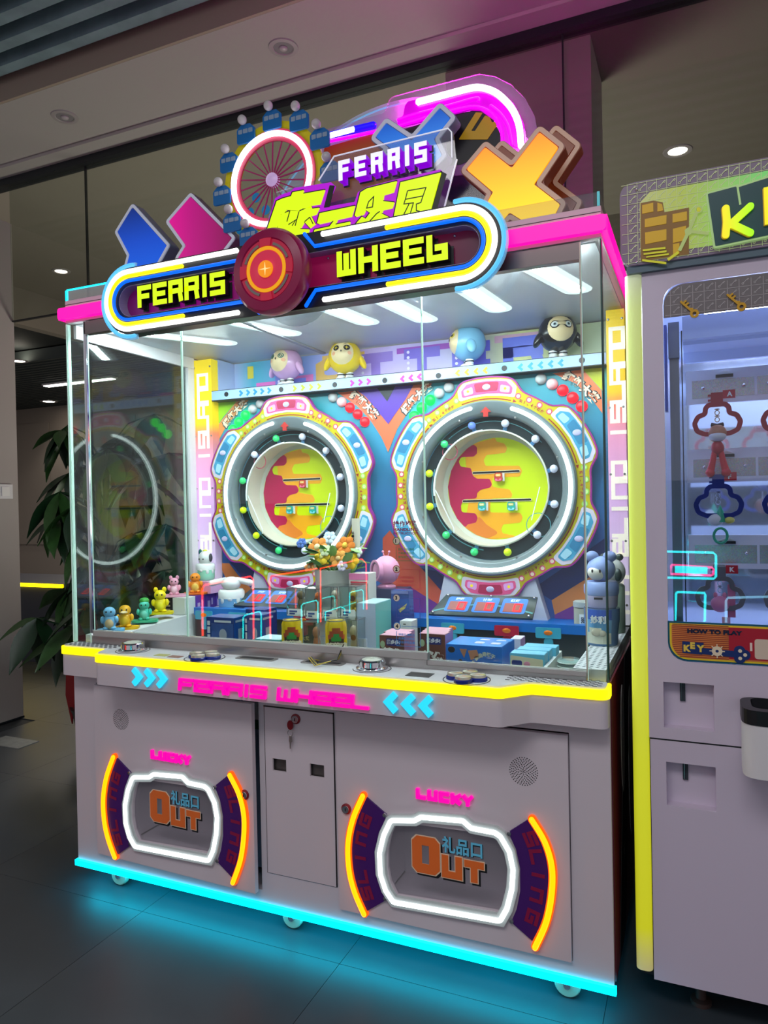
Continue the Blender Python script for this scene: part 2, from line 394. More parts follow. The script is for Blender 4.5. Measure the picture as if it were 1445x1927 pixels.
x, y = atz(115, 511, 3.745); downlight(x, y, 3.75, True, 'lit recessed lamp behind the glass, above the machine\'s left top corner')
x, y = atz(1275, 285, 3.745); downlight(x, y, 3.75, True, 'lit recessed lamp behind the glass, above the yellow-green lit sign board', 0.06)
x, y = atz(35, 680, 3.255); downlight(x, y, 3.26, True, 'lit lamp in the far slatted ceiling, leftmost beside the wall edge', 0.07)
x, y = atz(92, 756, 3.255); downlight(x, y, 3.26, True, 'lit lamp far back over the plant, in front of the pale wall', 0.09)
x, y = atz(232, 658, 3.255); downlight(x, y, 3.26, True, 'lit lamp in the slatted ceiling seen through the case\'s left glass', 0.06)
a = atz(85, 725, 3.25); b = atz(226, 712, 3.25)
t = thing('linear_light', 'long thin white ceiling light bar under the dark slats', 'ceiling light', (a[0], a[1], 3.25))
for nm, mb, mt in (('housing', MB().box(a[0], b[0], a[1] - .06, a[1] + .06, 3.235, 3.262), m_white), ('diffuser', MB().box(a[0] + .02, b[0] - .02, a[1] - .045, a[1] + .045, 3.225, 3.2345), E('linear lamp', (255, 250, 240), 9))):
    mb.build(nm, mt, t)
t = thing('wall_switch', 'small white switch plate on the left wall edge', 'switch', (-2.178, *((lambda q: (q[0], q[1]))(atx(8, 925, -2.178)))))
y, z = atx(8, 925, -2.178)
MB().box(-2.179, -2.168, y - .06, y + .06, z - .05, z + .05).build('plate', m_white, t); MB().box(-2.168, -2.162, y - .03, y + .03, z - .032, z + .032).build('rocker', M('switch rocker', (240, 238, 236), .3), t)
x, y = atz(18, 1400, 0.0)
o = MB().box(x - .16, x + .14, y - .05, y + .10, 0.0, 0.004).build('floor_sticker', M('faded white sticker', (150, 150, 146), .6, var=.3, vscale=20)); tag(o, 'faded white sticker lying on the dark floor by the left wall', 'sticker')
# dark counter with a lit yellow edge in the back room
x, y = atz(43, 1105, .75)
t = thing('counter', 'dark low counter with a lit yellow edge in the back room', 'counter', (x - .5, y + .4, 0))
MB().box(-5.2, -3.30, 2.95, 3.7, 0, .735).build('body', M('dark counter', (34, 36, 44), .5), t)
MB().box(-5.2, -3.29, 2.93, 2.949, .735, .765).build('edge_light', E('yellow edge light', (255, 216, 0), 9.0), t)
MB().box(-5.22, -3.28, 2.95, 3.72, .735, .77).build('counter_top', M('counter top', (60, 60, 70), .4), t)

# ================================================================ THE FERRIS WHEEL PRIZE MACHINE
def EN(name, rgb, es):          # neon tube / lit acrylic, strength es
    return E(name, rgb, es)
m_cab = M('white sheet metal', (216, 206, 213), 0.38, spec=0.4, coat=0.15)
m_maroon = M('maroon printed side film', (98, 26, 40), 0.3)
m_black = M('black plastic', (16, 20, 24), 0.4)
m_steel = M('brushed steel', (176, 174, 172), 0.32, 0.9, bump=0.05, bscale=200)
m_rail = M('grey metal rail', (120, 112, 112), 0.35, 0.8)
m_chrome = M('chrome', (220, 220, 224), 0.08, 1.0)
m_glass = glass('case glass', (242, 249, 246), 0.05)
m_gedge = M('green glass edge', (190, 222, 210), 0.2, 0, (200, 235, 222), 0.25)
n_white = EN('white neon', (246, 252, 255), 3.2)
n_soft = M('frosted neon housing', (172, 180, 178), 0.35, 0, (225, 240, 245), 0.08)
n_pink = EN('pink neon', (255, 0, 150), 1.6)
n_yellow = EN('yellow neon', (255, 232, 0), 1.5)
n_cyan = EN('cyan neon', (0, 214, 255), 3.6)
n_orange = EN('orange neon', (255, 150, 0), 2.6)
n_orange2 = EN('orange neon housing', (255, 92, 0), 1.1)
n_blue = EN('blue neon', (0, 100, 255), 1.35)
n_lblue = EN('light blue neon', (92, 200, 255), 1.0)
n_mag = EN('magenta neon', (235, 0, 235), 2.0)
l_yel = EN('lit yellow letter', (214, 244, 0), 1.05)
l_cyan = EN('lit cyan letter', (40, 214, 255), 1.1)
l_pink = EN('lit pink letter', (255, 0, 170), 1.05)
FZ = Matrix(((1, 0, 0, 0), (0, 0, 1, 0), (0, 1, 0, 0), (0, 0, 0, 1)))       # outline drawn on the ground plane, extruded upwards
FX = Matrix(((0, 1, 0, 0), (1, 0, 0, 0), (0, 0, 1, 0), (0, 0, 0, 1)))       # outline drawn on a side wall (y, z), extruded along x

AM = thing('arcade_machine', 'large white two-wheel prize arcade machine with neon ferris wheel signs', 'arcade machine', (1.0, 0.5, 0))
def part(mb, name, mats, smooth=None, label=None, parent=AM, kind=None): return mb.build(name, mats, parent, smooth, label, kind)

# --- lower cabinet
mb = MB()
mb.box(0, .112, 0, .03, .10, .90).box(1.888, 2.0, 0, .03, .10, .90).box(.112, 1.888, 0, .03, .10, .143).box(.846, .868, 0, .03, .143, .90)
mb.box(.868, 1.137, 0, .03, .143, .206).box(.868, 1.137, 0, .03, .779, .90).box(1.137, 1.148, 0, .03, .143, .90).box(.112, .846, 0, .03, .795, .90).box(1.148, 1.888, 0, .03, .795, .90)
mb.box(0, .02, .03, 1.0, .10, .90).box(.02, 1.98, .98, 1.0, .10, .90).box(.02, 1.98, .03, .98, .10, .12).box(.02, 1.98, .02, .98, .86, .88).box(1.978, 1.998, .03, 1.0, .10, .90)
part(mb, 'cabinet_body', m_cab)
mb = MB(FX); sp = rect(.02, 1.0, .10, .945); mb.prism(sp, 1.9985, 2.004, 0)
for yy, zz, ry, rz_ in ((.30, .70, .05, .17), (.55, .55, .07, .26), (.30, .32, .03, .05), (.78, .70, .05, .2)):
    mb.prism([(yy + ry * math.cos(2 * PI * k / 20), zz + rz_ * math.sin(2 * PI * k / 20)) for k in range(20)], 2.004, 2.0052, 1 if rz_ > .1 else 2)
mb.prism([(.12, .10), (.3, .10), (.6, .945), (.40, .945)], 2.004, 2.0048, 2)
part(mb, 'side_panel', [m_maroon, M('pale side print', (200, 190, 190), .35), m_black])
part(MB().box(.60, .86, .10, .115, .16, .80, 0).box(.72, .86, .09, .099, .66, .69, 1).box(.72, .86, .09, .099, .695, .78, 2), 'inner_box', [M('blue grey inner box', (130, 150, 176), .5), M('green label', (20, 110, 70), .5), m_white])
part(MB().box(-.006, 2.006, -.012, .004, .078, .0995), 'cyan_light_strip', n_cyan)
part(MB().box(.02, 1.98, .03, .06, .088, .0985), 'underglow_strip', EN('underglow cyan', (0, 200, 235), 22))

# --- prize doors
def door_shapes(dx):
    o, s = (630, 1450), 3.284
    def P(pts): return [(x + dx, z) for x, z in poly(pts, -.014, o, s)]
    fr = P([(365, 298), (500, 300), (540, 278), (800, 300), (850, 345), (995, 372), (1030, 395), (1085, 490), (1108, 600), (1100, 720), (1070, 840), (1028, 915), (372, 800), (325, 730), (292, 630), (286, 500), (312, 390), (352, 305)])
    hole = P([(385, 318), (990, 398), (1030, 440), (1060, 520), (1078, 620), (1070, 720), (1045, 810), (1010, 872), (385, 770), (345, 690), (328, 600), (328, 490), (350, 390)])
    aL = P([(182, 150), (122, 290), (92, 440), (98, 600), (132, 740), (190, 876)]); aR = P([(1222, 295), (1302, 430), (1345, 580), (1345, 740), (1312, 920), (1242, 1080)])
    pL = P([(196, 158), (322, 268), (290, 360), (268, 480), (274, 620), (300, 740), (326, 792), (205, 862), (145, 740), (112, 600), (106, 440), (136, 300)])
    pR = P([(1206, 292), (1074, 376), (1122, 480), (1148, 600), (1148, 740), (1126, 850), (1092, 930), (1222, 1046), (1290, 920), (1326, 740), (1326, 580), (1284, 430)])
    scr = P([(312, 270), (316, 784), (1080, 384), (1096, 924)])
    return fr, hole, aL, aR, pL, pR, scr, P
def smooth_line(p, n=4):
    out = []
    for i in range(len(p) - 1):
        a, b, c, d = Vector(p[max(i - 1, 0)]), Vector(p[i]), Vector(p[i + 1]), Vector(p[min(i + 2, len(p) - 1)])
        for k in range(n):
            t = k / n; out.append(tuple(0.5 * ((2 * b) + (c - a) * t + (2 * a - 5 * b + 4 * c - d) * t * t + (3 * b - a - 3 * c + d) * t ** 3)))
    out.append(tuple(p[-1])); return out
m_purple = M('dark violet acrylic', (52, 18, 84), .3, 0, (52, 14, 84), .25)
m_sling = M('crimson print', (104, 10, 52), .4, 0, (110, 10, 50), .25)
m_orangeprint = M('orange print', (206, 96, 34), .5, 0, (206, 96, 34), .12)
m_cream = M('cream outline print', (232, 206, 176), .5)
m_blueprint = M('sky blue print', (92, 176, 208), .5, 0, (92, 176, 208), .1)
m_lock = M('red lock collar', (130, 14, 30), .3)
def lock(x, z, y, parent, name='lock'):
    mb = MB(); mb.lathe([(.017, 0), (.017, .004), (.0125, .007)], (x, y, z), 'y', 24, 0).lathe([(.0125, .006), (.012, .010), (.004, .0095)], (x, y, z), 'y', 20, 1).box(x - .0012, x + .0012, y - .0106, y - .009, z - .005, z + .005, 2)
    return mb.build(name, [m_lock, m_chrome, m_black], parent, 40)
def grille(cx, cz, r, y, parent):
    mb = MB()
    for k in range(1, 9):
        n = max(5, int(k * 4.3)); rr = r * k / 8
        for j in range(n): mb.prism(circ(cx + rr * math.cos(2 * PI * (j + .5 * (k % 2)) / n), cz + rr * math.sin(2 * PI * (j + .5 * (k % 2)) / n), .0017, 6), y - .0006, y, 0)
    mb.prism(circ(cx, cz, .0017, 6), y - .0006, y)
    o = mb.build('speaker_grille', m_black, parent); o['kind'] = 'stuff'; return o
def arc_word(mb, word, pts, y0, y1, w, mi, flip=False):   # letters standing along an arc-shaped plate
    pts = smooth_line(pts, 6); n = len(word)
    for i, ch in enumerate(word):
        t = (.13 + .74 * (i + .5) / n) * (len(pts) - 1); k = min(int(t), len(pts) - 2); c = Vector(pts[k]).lerp(Vector(pts[k + 1]), t - k)
        d = (Vector(pts[k + 1]) - Vector(pts[k])).normalized(); u = Vector((-d.y, d.x))
        if flip: u = -u; d = -d; d = -d
        h = w
        for stt in G[ch]:
            q = [tuple(c + d * ((a - .5) * h * .95) + u * ((b - .5) * h * .82)) for a, b in stt]
            mb.stroke(q, .010, y0, y1, mi, cap='square')
def prize_door(x0, x1, dx, gx, lx, lz, ajar, lab):
    fr, hole, aL, aR, pL, pR, scr, P = door_shapes(dx); yf = -.014
    D = MB().prism(rect(x0, x1, .146, .79), yf, .004, 0, [hole]).build('prize_door', m_cab, AM, None, lab)
    mb = MB().stroke(fr, .034, yf - .012, yf, 0, True); mb.build('light_frame_housing', n_soft, D)
    MB().neon(fillet(fr, .012, True, 3), .0072, yf - .014, 0, 8, True).build('white_light_frame', n_white, D, 60)
    MB().prism(off_poly(hole, .006), -.004, -.001).build('flap_window', glass('smoked flap acrylic', (236, 234, 238), .05, 0, .10), D)
    cx = sum(q[0] for q in hole) / len(hole); lo = min(q[1] for q in hole); hi = max(q[1] for q in hole); le = min(q[0] for q in hole) - .005; ri = max(q[0] for q in hole) + .005
    mb = MB(); mb.box(le, ri, .14, .145, lo - .01, hi + .01).box(le, ri, .005, .14, lo - .012, lo - .006).box(le, ri, .005, .14, hi + .006, hi + .012).box(le - .006, le, .005, .14, lo, hi).box(ri, ri + .006, .005, .14, lo, hi)
    mb.build('prize_chute', M('grey chute lining', (232, 228, 232), .5), D)
    # OUT and its small Chinese line, printed on the flap
    def bx(a, b): (p, q) = P([a, b]); return p[0], p[1], q[0] - p[0], q[1] - p[1]
    for ch, a, b, t in (('O', (474, 628), (640, 432), .034), ('U', (657, 664), (780, 548), .021), ('T', (797, 690), (916, 580), .021)):
        X, Z, w, h = bx(a, b); m2 = MB(); h = abs(h)
        if ch == 'O':         # tall block with clipped corners and a slot
            def OO(g, dx_, dz_): q = .016; return [(X + dx_ - g, Z + dz_ - g + q), (X + dx_ - g + q, Z + dz_ - g), (X + dx_ + w + g - q, Z + dz_ - g), (X + dx_ + w + g, Z + dz_ - g + q), (X + dx_ + w + g, Z + dz_ + h + g - q), (X + dx_ + w + g - q, Z + dz_ + h + g), (X + dx_ - g + q, Z + dz_ + h + g), (X + dx_ - g, Z + dz_ + h + g - q)]
            sl = rect(X + w * .36, X + w * .62, Z + h * .26, Z + h * .76)
            m2.prism(OO(.003, .006, -.006), -.0045, -.0040, 2, [sl]).prism(OO(.003, 0, 0), -.0055, -.0045, 1, [sl]).prism(OO(0, 0, 0), -.0065, -.0055, 0, [sl]); m2.build('letter', [m_orangeprint, m_cream, m_black], D); continue
        block(m2, ch, X + .006, Z - .006, w, h, t, -.0045, -.0040, 2, .003); block(m2, ch, X, Z, w, h, t, -.0055, -.0045, 1, .003); block(m2, ch, X, Z, w, h, t, -.0065, -.0055, 0)
        m2.build('letter', [m_orangeprint, m_cream, m_black], D)
    X, Z, w, h = bx((657, 510), (905, 452))
    m2 = MB().text('礼品口', X + .002, Z - .002, h, -.0050, 1, .0008, .05, 0, w).text('礼品口', X, Z, h, -.0062, 0, .001, .025, 0, w); m2.build('chinese_lettering', [m_blueprint, m_black], D)
    X, Z, w, h = (lambda q: (q[0][0], q[0][1], q[1][0] - q[0][0], .036))(P([(503, 160), (862, 190)]))
    hh = P([(503, 170)])[0][1]; hz = P([(860, 210)])[0][1]; base = (hh + hz) / 2 - .002
    cw = w / 5
    for i, ch in enumerate('LUCKY'):
        m2 = MB(); block(m2, ch, X + i * cw + .002, base, cw - .005, .032, .0105, yf - .010, yf); m2.build('letter', l_pink, D, None, 'pink lit letter')
    for a, p_, fl in ((aL, pL, 0), (aR, pR, 1)):
        m2 = MB().prism(p_, yf - .006, yf, 0)
        mid = []
        ins = [p_[k] for k in (range(1, 7))]; n = len(a)
        ctr = [( (a[k][0] * .52 + cx * .0 + (a[k][0] + (.062 if not fl else -.062)) * .48), a[k][1]) for k in range(n)]
        if not fl: arc_word(m2, 'SLING', list(reversed([(q[0] + .012, q[1] * 1.0) for q in ctr])), yf - .0075, yf - .006, .034, 1)
        else: arc_word(m2, 'SLING', [(q[0] - .012, q[1]) for q in ctr], yf - .0075, yf - .006, .034, 1)
        m2.build('arc_plate', [m_purple, m_sling], D, None, 'dark violet arc plate with crimson lettering')
        sm = smooth_line(a, 5)
        MB().stroke(sm, .024, yf - .010, yf, 0, cap='round').build('arc_light_housing', n_orange2, D)
        MB().neon(sm, .0085, yf - .012, 0).build('orange_arc_light', n_orange, D, 60)
    m2 = MB()
    for q in scr: m2.lathe([(.007, 0), (.006, .004), (0, .005)], (q[0], yf - .006, q[1]), 'y', 12)
    m2.build('screw_head', m_chrome, D, 40)
    lock(lx, lz, yf, D); grille(gx, .673, .037 if dx else .04, yf, D)
    if ajar:
        D.matrix_basis = Matrix.Translation((x0, 0, 0)) @ Matrix.Rotation(R(-ajar), 4, 'Z') @ Matrix.Translation((-x0, 0, 0)) @ D.matrix_basis
    return D
XR = at(630 + 372 / 3.284, 1450 + 800 / 3.284, -.014)[0]; XL = at(180 + 382 / 4.817, 1380 + 966 / 4.817, -.02)[0]
prize_door(1.150, 1.886, 0.0, at(985, 1449, -.014)[0], at(652, 1519, -.014)[0], .478, 0, 'right prize door with white lit window frame')
prize_door(.115, .843, XL - XR, at(229, 1350, -.014)[0], at(463, 1487, -.03)[0], .478, 1.8, 'left prize door, standing slightly ajar')
# --- coin door with a key in its lock
mb = MB().prism(rect(.872, 1.134, .21, .775), -.004, .004, 0, [rect(.901, .954, .561, .603), rect(1.045, 1.098, .561, .603)])
CD = part(mb, 'coin_door', m_cab)
MB().box(.895, .96, .012, .016, .555, .61).box(1.04, 1.104, .012, .016, .555, .61).build('coin_slot_plate', M('dull steel plate', (112, 108, 106), .35, .7, var=.4, vscale=30), CD)
MB().box(.8715, .8725, -.0045, .003, .21, .775).box(1.1335, 1.1375, -.003, .003, .21, .779).box(.868, 1.1375, -.003, .003, .775, .779).build('door_gap', m_black, CD)
lock(.996, .746, -.004, CD)
mb = MB().prism([(q[0] * .011 + .979, q[1] * .016 + .726) for q in circ(0, 0, 1, 16)], -.016, -.012, 0).tube([(.979 + .010 * math.cos(2 * PI * k / 16), -.015, .700 + .010 * math.sin(2 * PI * k / 16)) for k in range(16)], .0012, 1, 6, True)
mb.prism([(.976, .69), (.985, .69), (.986, .672), (.982, .668), (.981, .648), (.977, .648), (.977, .668), (.974, .673)], -.017, -.014, 1)
mb.build('key', [m_lock, m_steel], CD, None, 'key with red tag hanging from the lock')
# --- castors
def castor(x, y):
    mb = MB(); mb.lathe([(0, -.014), (.012, -.014), (.034, -.013), (.038, -.008), (.038, .008), (.034, .013), (.012, .014), (0, .014)], (x, y, .038), 'y', 28, 0)
    o = part(mb, 'castor', M('pale green castor tyre', (190, 216, 190), .4), 40)
    MB().lathe([(.013, .013), (.010, .019), (0, .02)], (x, y, .038), 'y', 16).build('hub', m_chrome, o, 40)
    MB().box(x - .022, x + .022, y - .02, y - .016, .045, .10).box(x - .022, x + .022, y + .016, y + .02, .045, .10).box(x - .03, x + .03, y - .03, y + .03, .092, .10).build('fork', m_steel, o)
for x in (.155, .93, 1.862): castor(x, .06)
for x in (.155, 1.862): castor(x, .92)

# --- console
CO = fillet([(-.002, .02), (-.002, -.062), (.225, -.062), (.250, -.138), (1.725, -.138), (1.795, -.062), (2.002, -.062), (2.002, .02)], .028, True, 6)
part(MB(FZ).prism(CO, .832, .912), 'console_body', m_cab, 35)
line = [CO[i] for i in range(len(CO)) if not (CO[i][1] > .015)]

part(MB(FZ).stroke([(-.002, .018)] + line + [(2.002, .018)], .010, .9125, .9400), 'yellow_light_trim', n_yellow, 35)
CT = part(MB(FZ).prism(off_poly(CO, -.0055), .9397, .9450), 'console_top', M('printed console film', (226, 230, 232), .35, var=.12, vscale=14))
mb = MB()
for xa, xb in ((.012, .27), (1.72, 1.99)):
    nx = int((xb - xa) / .022)
    for i in range(nx):
        for j in range(7):
            x = xa + i * .022 + (j % 2) * .011; y = -.054 + j * .0118
            mb.box(x, x + .012, y, y + .006, .9451, .9456)
o = mb.build('dash_print', M('dark dash print', (60, 66, 76), .4), CT); o['kind'] = 'stuff'
def ring_flat(mb, x, y, r0, r1, z0, z1, mi, a0=0, a1=360): 
    fr = mb.fr; mb.fr = FZ; mb.ring(x, y, r0, r1, z0, z1, mi, a0, a1, 32); mb.fr = fr
for px, py in ((250, 1222), (700, 1256)):
    x, y = atz(px, py, .9490)
    mb = MB(); ring_flat(mb, x, y, .058, .0605, .9451, .9460, 1, 200, 420); mb.lathe([(.05, 0), (.05, .006), (.042, .010), (.041, .026), (.038, .030), (.034, .030)], (x, y, .9450), 'z', 36, 0).lathe([(.034, .029), (.02, .034), (0, .036)], (x, y, .9450), 'z', 32, 2)
    part(mb, 'round_push_button', [m_chrome, m_black, M('clear button dome', (206, 214, 200), .08, 0, (210, 225, 200), .05)], 30)
for px, py in ((385, 1236), (878, 1276)):
    x, y = atz(px, py, .9490)
    mb = MB(); ring_flat(mb, x, y, .066, .069, .9451, .9460, 0, 150, 330); ring_flat(mb, x, y, .066, .069, .9451, .9460, 0, -30, 60); mb.build('button_ring_print', m_black, CT)
    for dx_, dy_ in ((-.034, 0), (.034, 0), (0, -.034), (0, .034)):
        mb = MB(); mb.lathe([(.027, 0), (.027, .008), (.024, .011)], (x + dx_, y + dy_, .9450), 'z', 24, 0).lathe([(.024, .010), (.023, .018), (.017, .020), (0, .0205)], (x + dx_, y + dy_, .9450), 'z', 24, 1)
        part(mb, 'push_button', [M('navy button collar', (22, 40, 130), .25), M('pearl button cap', (214, 208, 190), .15, .6)], 30)
def console_cut(px, py, w, d, mat, nm):
    x, y = atz(px, py, .9450); part(MB().box(x - w / 2, x + w / 2, y - d / 2, y + d / 2, .9451, .9462), nm, mat)
console_cut(305, 1233, .05, .03, M('yellow sticker', (190, 190, 110), .5), 'small_sticker'); console_cut(330, 1236, .05, .03, M('brown sticker', (150, 110, 96), .5), 'small_sticker')
console_cut(790, 1270, .075, .05, M('grey steel plate', (96, 98, 98), .3, .8), 'blank_plate')
for px, py in ((483, 1240), (608, 1248)):
    x, y = atz(px, py, .9450)
    fr = MB(FZ); fr.prism(fillet(rect(x - .075, x + .075, y - .022, y + .022), .01), .9452, .9480, 0).prism(fillet(rect(x - .062, x + .062, y - .012, y + .012), .006), .9480, .9485, 1)
    fr.build('slot_frame', [m_steel, m_black], AM)
x, y = atz(592, 1246, .9450); x2, y2 = atz(642, 1238, .9590)
mb = MB()
for k in range(4):
    mb.tube([(x - .02 + .01 * k, y + .004 * k, .9480), (x, y - .02 - .006 * k, .9660), ((x + x2) / 2, y - .05 - .008 * k, .9520), (x2, y2 - .03 + .004 * k, .9590), (x2, y2 + .02, 1.0)], .002, k % 2, 6)
part(mb, 'loose_wires', [m_black, M('yellow wire', (190, 170, 60), .5)])
x, y = atz(500, 1232, .9490); part(MB().tube([(x - .05, y, .9520), (x + .02, y + .01, .9530), (x + .07, y + .012, .9510)], [.010, .009, .003], 0), 'screwdriver_handle', M('navy handle', (26, 34, 90), .3), 40)
x, y = atz(642, 1238, .9590); part(MB().lathe([(.016, 0), (.016, .02), (.010, .03)], (x, y + .03, .9490), 'z', 18), 'cable_gland', m_black, 30)
# console lettering and arrows
y0 = -.141
(xa, za), (xb, zb) = at(337, 1304, y0), at(697, 1329, y0); hb = .0415; zb0 = (za + zb) / 2
G['e'] = [[(1, 0), (0, 0), (0, 1), (1, 1), (1, .5), (0, .5)]]
ws = {'I': .42, ' ': .55}; txt = 'FeRRIS WHeeL'; u = (xb - xa) / sum(ws.get(c, 1.0) for c in txt); x = xa
for ch in txt:
    k = ws.get(ch, 1.0)
    if ch != ' ':
        mb = MB(); block(mb, ch, x, zb0, u * k - .004, hb, .0098, y0 - .008, y0, 0, 0, .12); part(mb, 'letter', l_pink, None, 'pink lit letter on the console front')
    x += u * k
for u, v, dr in ((259, 1273, 1), (282, 1275, 1), (305, 1277, 1), (737, 1321, -1), (770, 1325, -1), (803, 1328, -1)):
    x, z = at(u, v, y0); p = [(x - dr * .014, z + .026), (x + dr * .012, z), (x - dr * .014, z - .026)]
    part(MB().stroke(p, .019, y0 - .008, y0, 0), 'arrow_light', l_cyan, None, 'cyan chevron')

# --- glass case: sill, posts, panes
part(MB().box(.098, 1.462, .0, .03, .9455, .972), 'sill', m_steel)
part(MB().box(1.4622, 1.938, .0, .03, .9455, .9575), 'sill', m_steel)
part(MB().box(.098, 1.462, .004, .03, .9722, .993), 'pane_rail', M('grey pane rail', (168, 166, 164), .4))
part(MB().box(1.4625, 1.938, .004, .03, .9577, .9705), 'pane_rail', M('grey pane rail', (168, 166, 164), .4))
part(MB().box(.092, 1.94, 0, .03, 2.128, 2.175), 'top_rail', m_rail)
def pane(x0, x1, y, z0, z1):
    mb = MB().box(x0, x1, y, y + .005, z0, z1, 0); e = .0018
    mb.box(x0 - e, x0, y, y + .005, z0, z1, 1).box(x1, x1 + e, y, y + .005, z0, z1, 1); part(mb, 'glass_pane', [m_glass, m_gedge])
pane(.004, .088, .001, .946, 2.176); pane(1.945, 1.996, .001, .946, 2.176)
pane(.098, .545, .012, .9932, 2.13); pane(.535, 1.46, .020, .9932, 2.13); pane(1.4615, 1.938, .012, .971, 2.13)
part(MB().box(.0895, .0975, .0, .012, .985, 2.175).box(.0985, .102, .0, .008, .985, 2.13, 0), 'chrome_post', m_chrome)
part(MB().box(1.9395, 1.9435, .0, .012, .97, 2.175), 'chrome_post', M('pale post', (206, 200, 186), .25, .3))
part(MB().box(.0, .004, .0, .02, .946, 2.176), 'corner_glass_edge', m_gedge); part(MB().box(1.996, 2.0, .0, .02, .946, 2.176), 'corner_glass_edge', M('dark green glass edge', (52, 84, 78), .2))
# side panes with their white frames
part(MB().box(.002, .008, .022, .70, .966, 2.13, 0), 'side_glass', m_glass)
part(MB().box(1.992, 1.998, .022, .98, .95, 2.176, 0), 'side_glass', glass('coated side glass', (244, 248, 246), .03, 0, .04, .16))
mf = m_white
part(MB().box(.009, .022, .03, .745, 2.125, 2.176).box(.009, .022, .70, .745, .98, 2.124).box(.0, .008, .7005, .745, .966, 2.176), 'side_frame', mf)
part(MB().box(.0, .006, .7455, .98, .90, 2.176), 'rear_side_panel', m_white)
# bottom of the case, back board, strips, shelf
part(MB().box(.02, 1.98, .035, .80, .881, .886), 'case_floor', M('white peg board', (214, 214, 206), .5))
y0 = .80
BB = part(MB().prism(rect(.122, 1.924, .887, 1.975), y0, y0 + .012, 0, [circ(.538, 1.511, .27, 48), circ(1.4655, 1.511, .27, 48)]), 'back_board', ramp_mat('blue board print', [(0, (30, 62, 132)), (.45, (46, 108, 168)), (.8, (52, 142, 178)), (1, (48, 160, 172))], 2, .05))
def pm(c, es=.05): return M('print %d %d %d' % c, c, .4, 0, c, es)
def prints(shapes, y, parent, name, d=.0012):
    for pts, o, s, c in shapes:
        MB().prism(poly(pts, y - d, o, s), y - d, y).build(name, pm(c), parent); 
C6 = (580, 720); C5 = (390, 720); C2 = (920, 680); C3 = (720, 920); C4 = (920, 920); q = 6.0208
prints([([(330, 112), (560, 90), (1190, 25), (1400, 10), (1180, 260), (1010, 520), (905, 790), (830, 620), (700, 420), (560, 270)], C6, q, (232, 112, 72)),
        ([(92, 520), (330, 214), (470, 196), (230, 470), (105, 690)], C5, q, (226, 148, 84)), ([(92, 230), (330, 212), (180, 390), (92, 520)], C5, q, (150, 214, 40)),
        ([(720, 135), (1065, 92), (1275, 330), (1285, 590), (1160, 420), (980, 250)], C2, q, (240, 128, 80)), ([(1060, 90), (1300, 68), (1300, 350), (1200, 240)], C2, q, (196, 206, 20)),
        ([(0, 560), (80, 470), (250, 720), (440, 900), (700, 1195), (690, 1345), (440, 1190), (300, 1100), (0, 1150)], C3, q, (206, 84, 56)),
        ([(440, 900), (600, 930), (760, 1050), (700, 1200)], C3, q, (14, 40, 96)), ([(300, 1100), (440, 1190), (690, 1345), (680, 1445), (-120, 1445), (0, 1150)], C3, q, (104, 36, 124)),
        ([(500, 1130), (1040, 755), (1310, 560), (1310, 900), (1050, 1050), (710, 1262)], C4, q, (12, 40, 98)), ([(710, 1262), (1050, 1052), (1310, 900), (1310, 1180), (960, 1320), (745, 1425)], C4, q, (214, 128, 66)),
        ([(745, 1425), (960, 1320), (1310, 1180), (1310, 1500), (745, 1500)], C4, q, (110, 44, 130))], y0, BB, 'printed_shape')
z2 = 7.225; CL = (370, 1060)
prints([([(440, -20), (820, -20), (960, 200), (820, 330), (690, 290), (520, 60)], CL, z2, (20, 48, 108)), ([(300, 0), (440, 0), (560, 160), (700, 300), (790, 400), (560, 420), (420, 250)], CL, z2, (206, 124, 60)),
        ([(296, 120), (420, 260), (600, 440), (760, 500), (760, 640), (296, 640)], CL, z2, (108, 42, 122))], y0, BB, 'printed_shape')
prints([([(560, 92), (1190, 27), (1100, 190), (905, 470), (760, 290), (650, 160)], C6, q, (92, 54, 168))], y0 - .0012, BB, 'printed_shape')
prints([([(780, 62), (985, 40), (893, 212)], C6, q, (30, 40, 44))], y0 - .0024, BB, 'printed_shape')
isl = [(0, (236, 232, 246)), (.15, (226, 206, 240)), (.42, (226, 176, 230)), (.60, (240, 160, 196)), (.70, (246, 132, 100)), (.74, (248, 196, 20)), (1, (250, 214, 20))]
for x0, x1 in ((.012, .120), (1.926, 1.9915)):
    SB = part(MB().box(x0, x1, .748, .798, .985, 2.165), 'corner_light_box', ramp_mat('backlit island print', isl, 2, .38))
    word = 'PA BLIND ISLAND'; ch_h = (2.09 - 1.02) / len(word); mb = MB()
    for i, ch in enumerate(word):
        if ch == ' ': continue
        for stt in G[ch]:
            mb.stroke([((x0 + .082 if x0 < 1 else x0 + .060) - b * (.052 if x0 < 1 else .044), 1.03 + (i + .06 + a * .84) * ch_h) for a, b in stt], .0145, .7465, .748, 0, cap='square')
    mb.build('island_lettering', M('white print', (250, 240, 225), .5, 0, (255, 244, 230), .55), SB)
    mb = MB()
    for zz in (1.06, 1.3, 1.55, 1.8, 2.13):
        for xx in (x0 + .008, x1 - .008): mb.lathe([(.005, 0), (.004, .003), (0, .0035)], (xx, .748, zz), 'y', 10)
    mb.build('screw_head', m_steel, SB, 40)
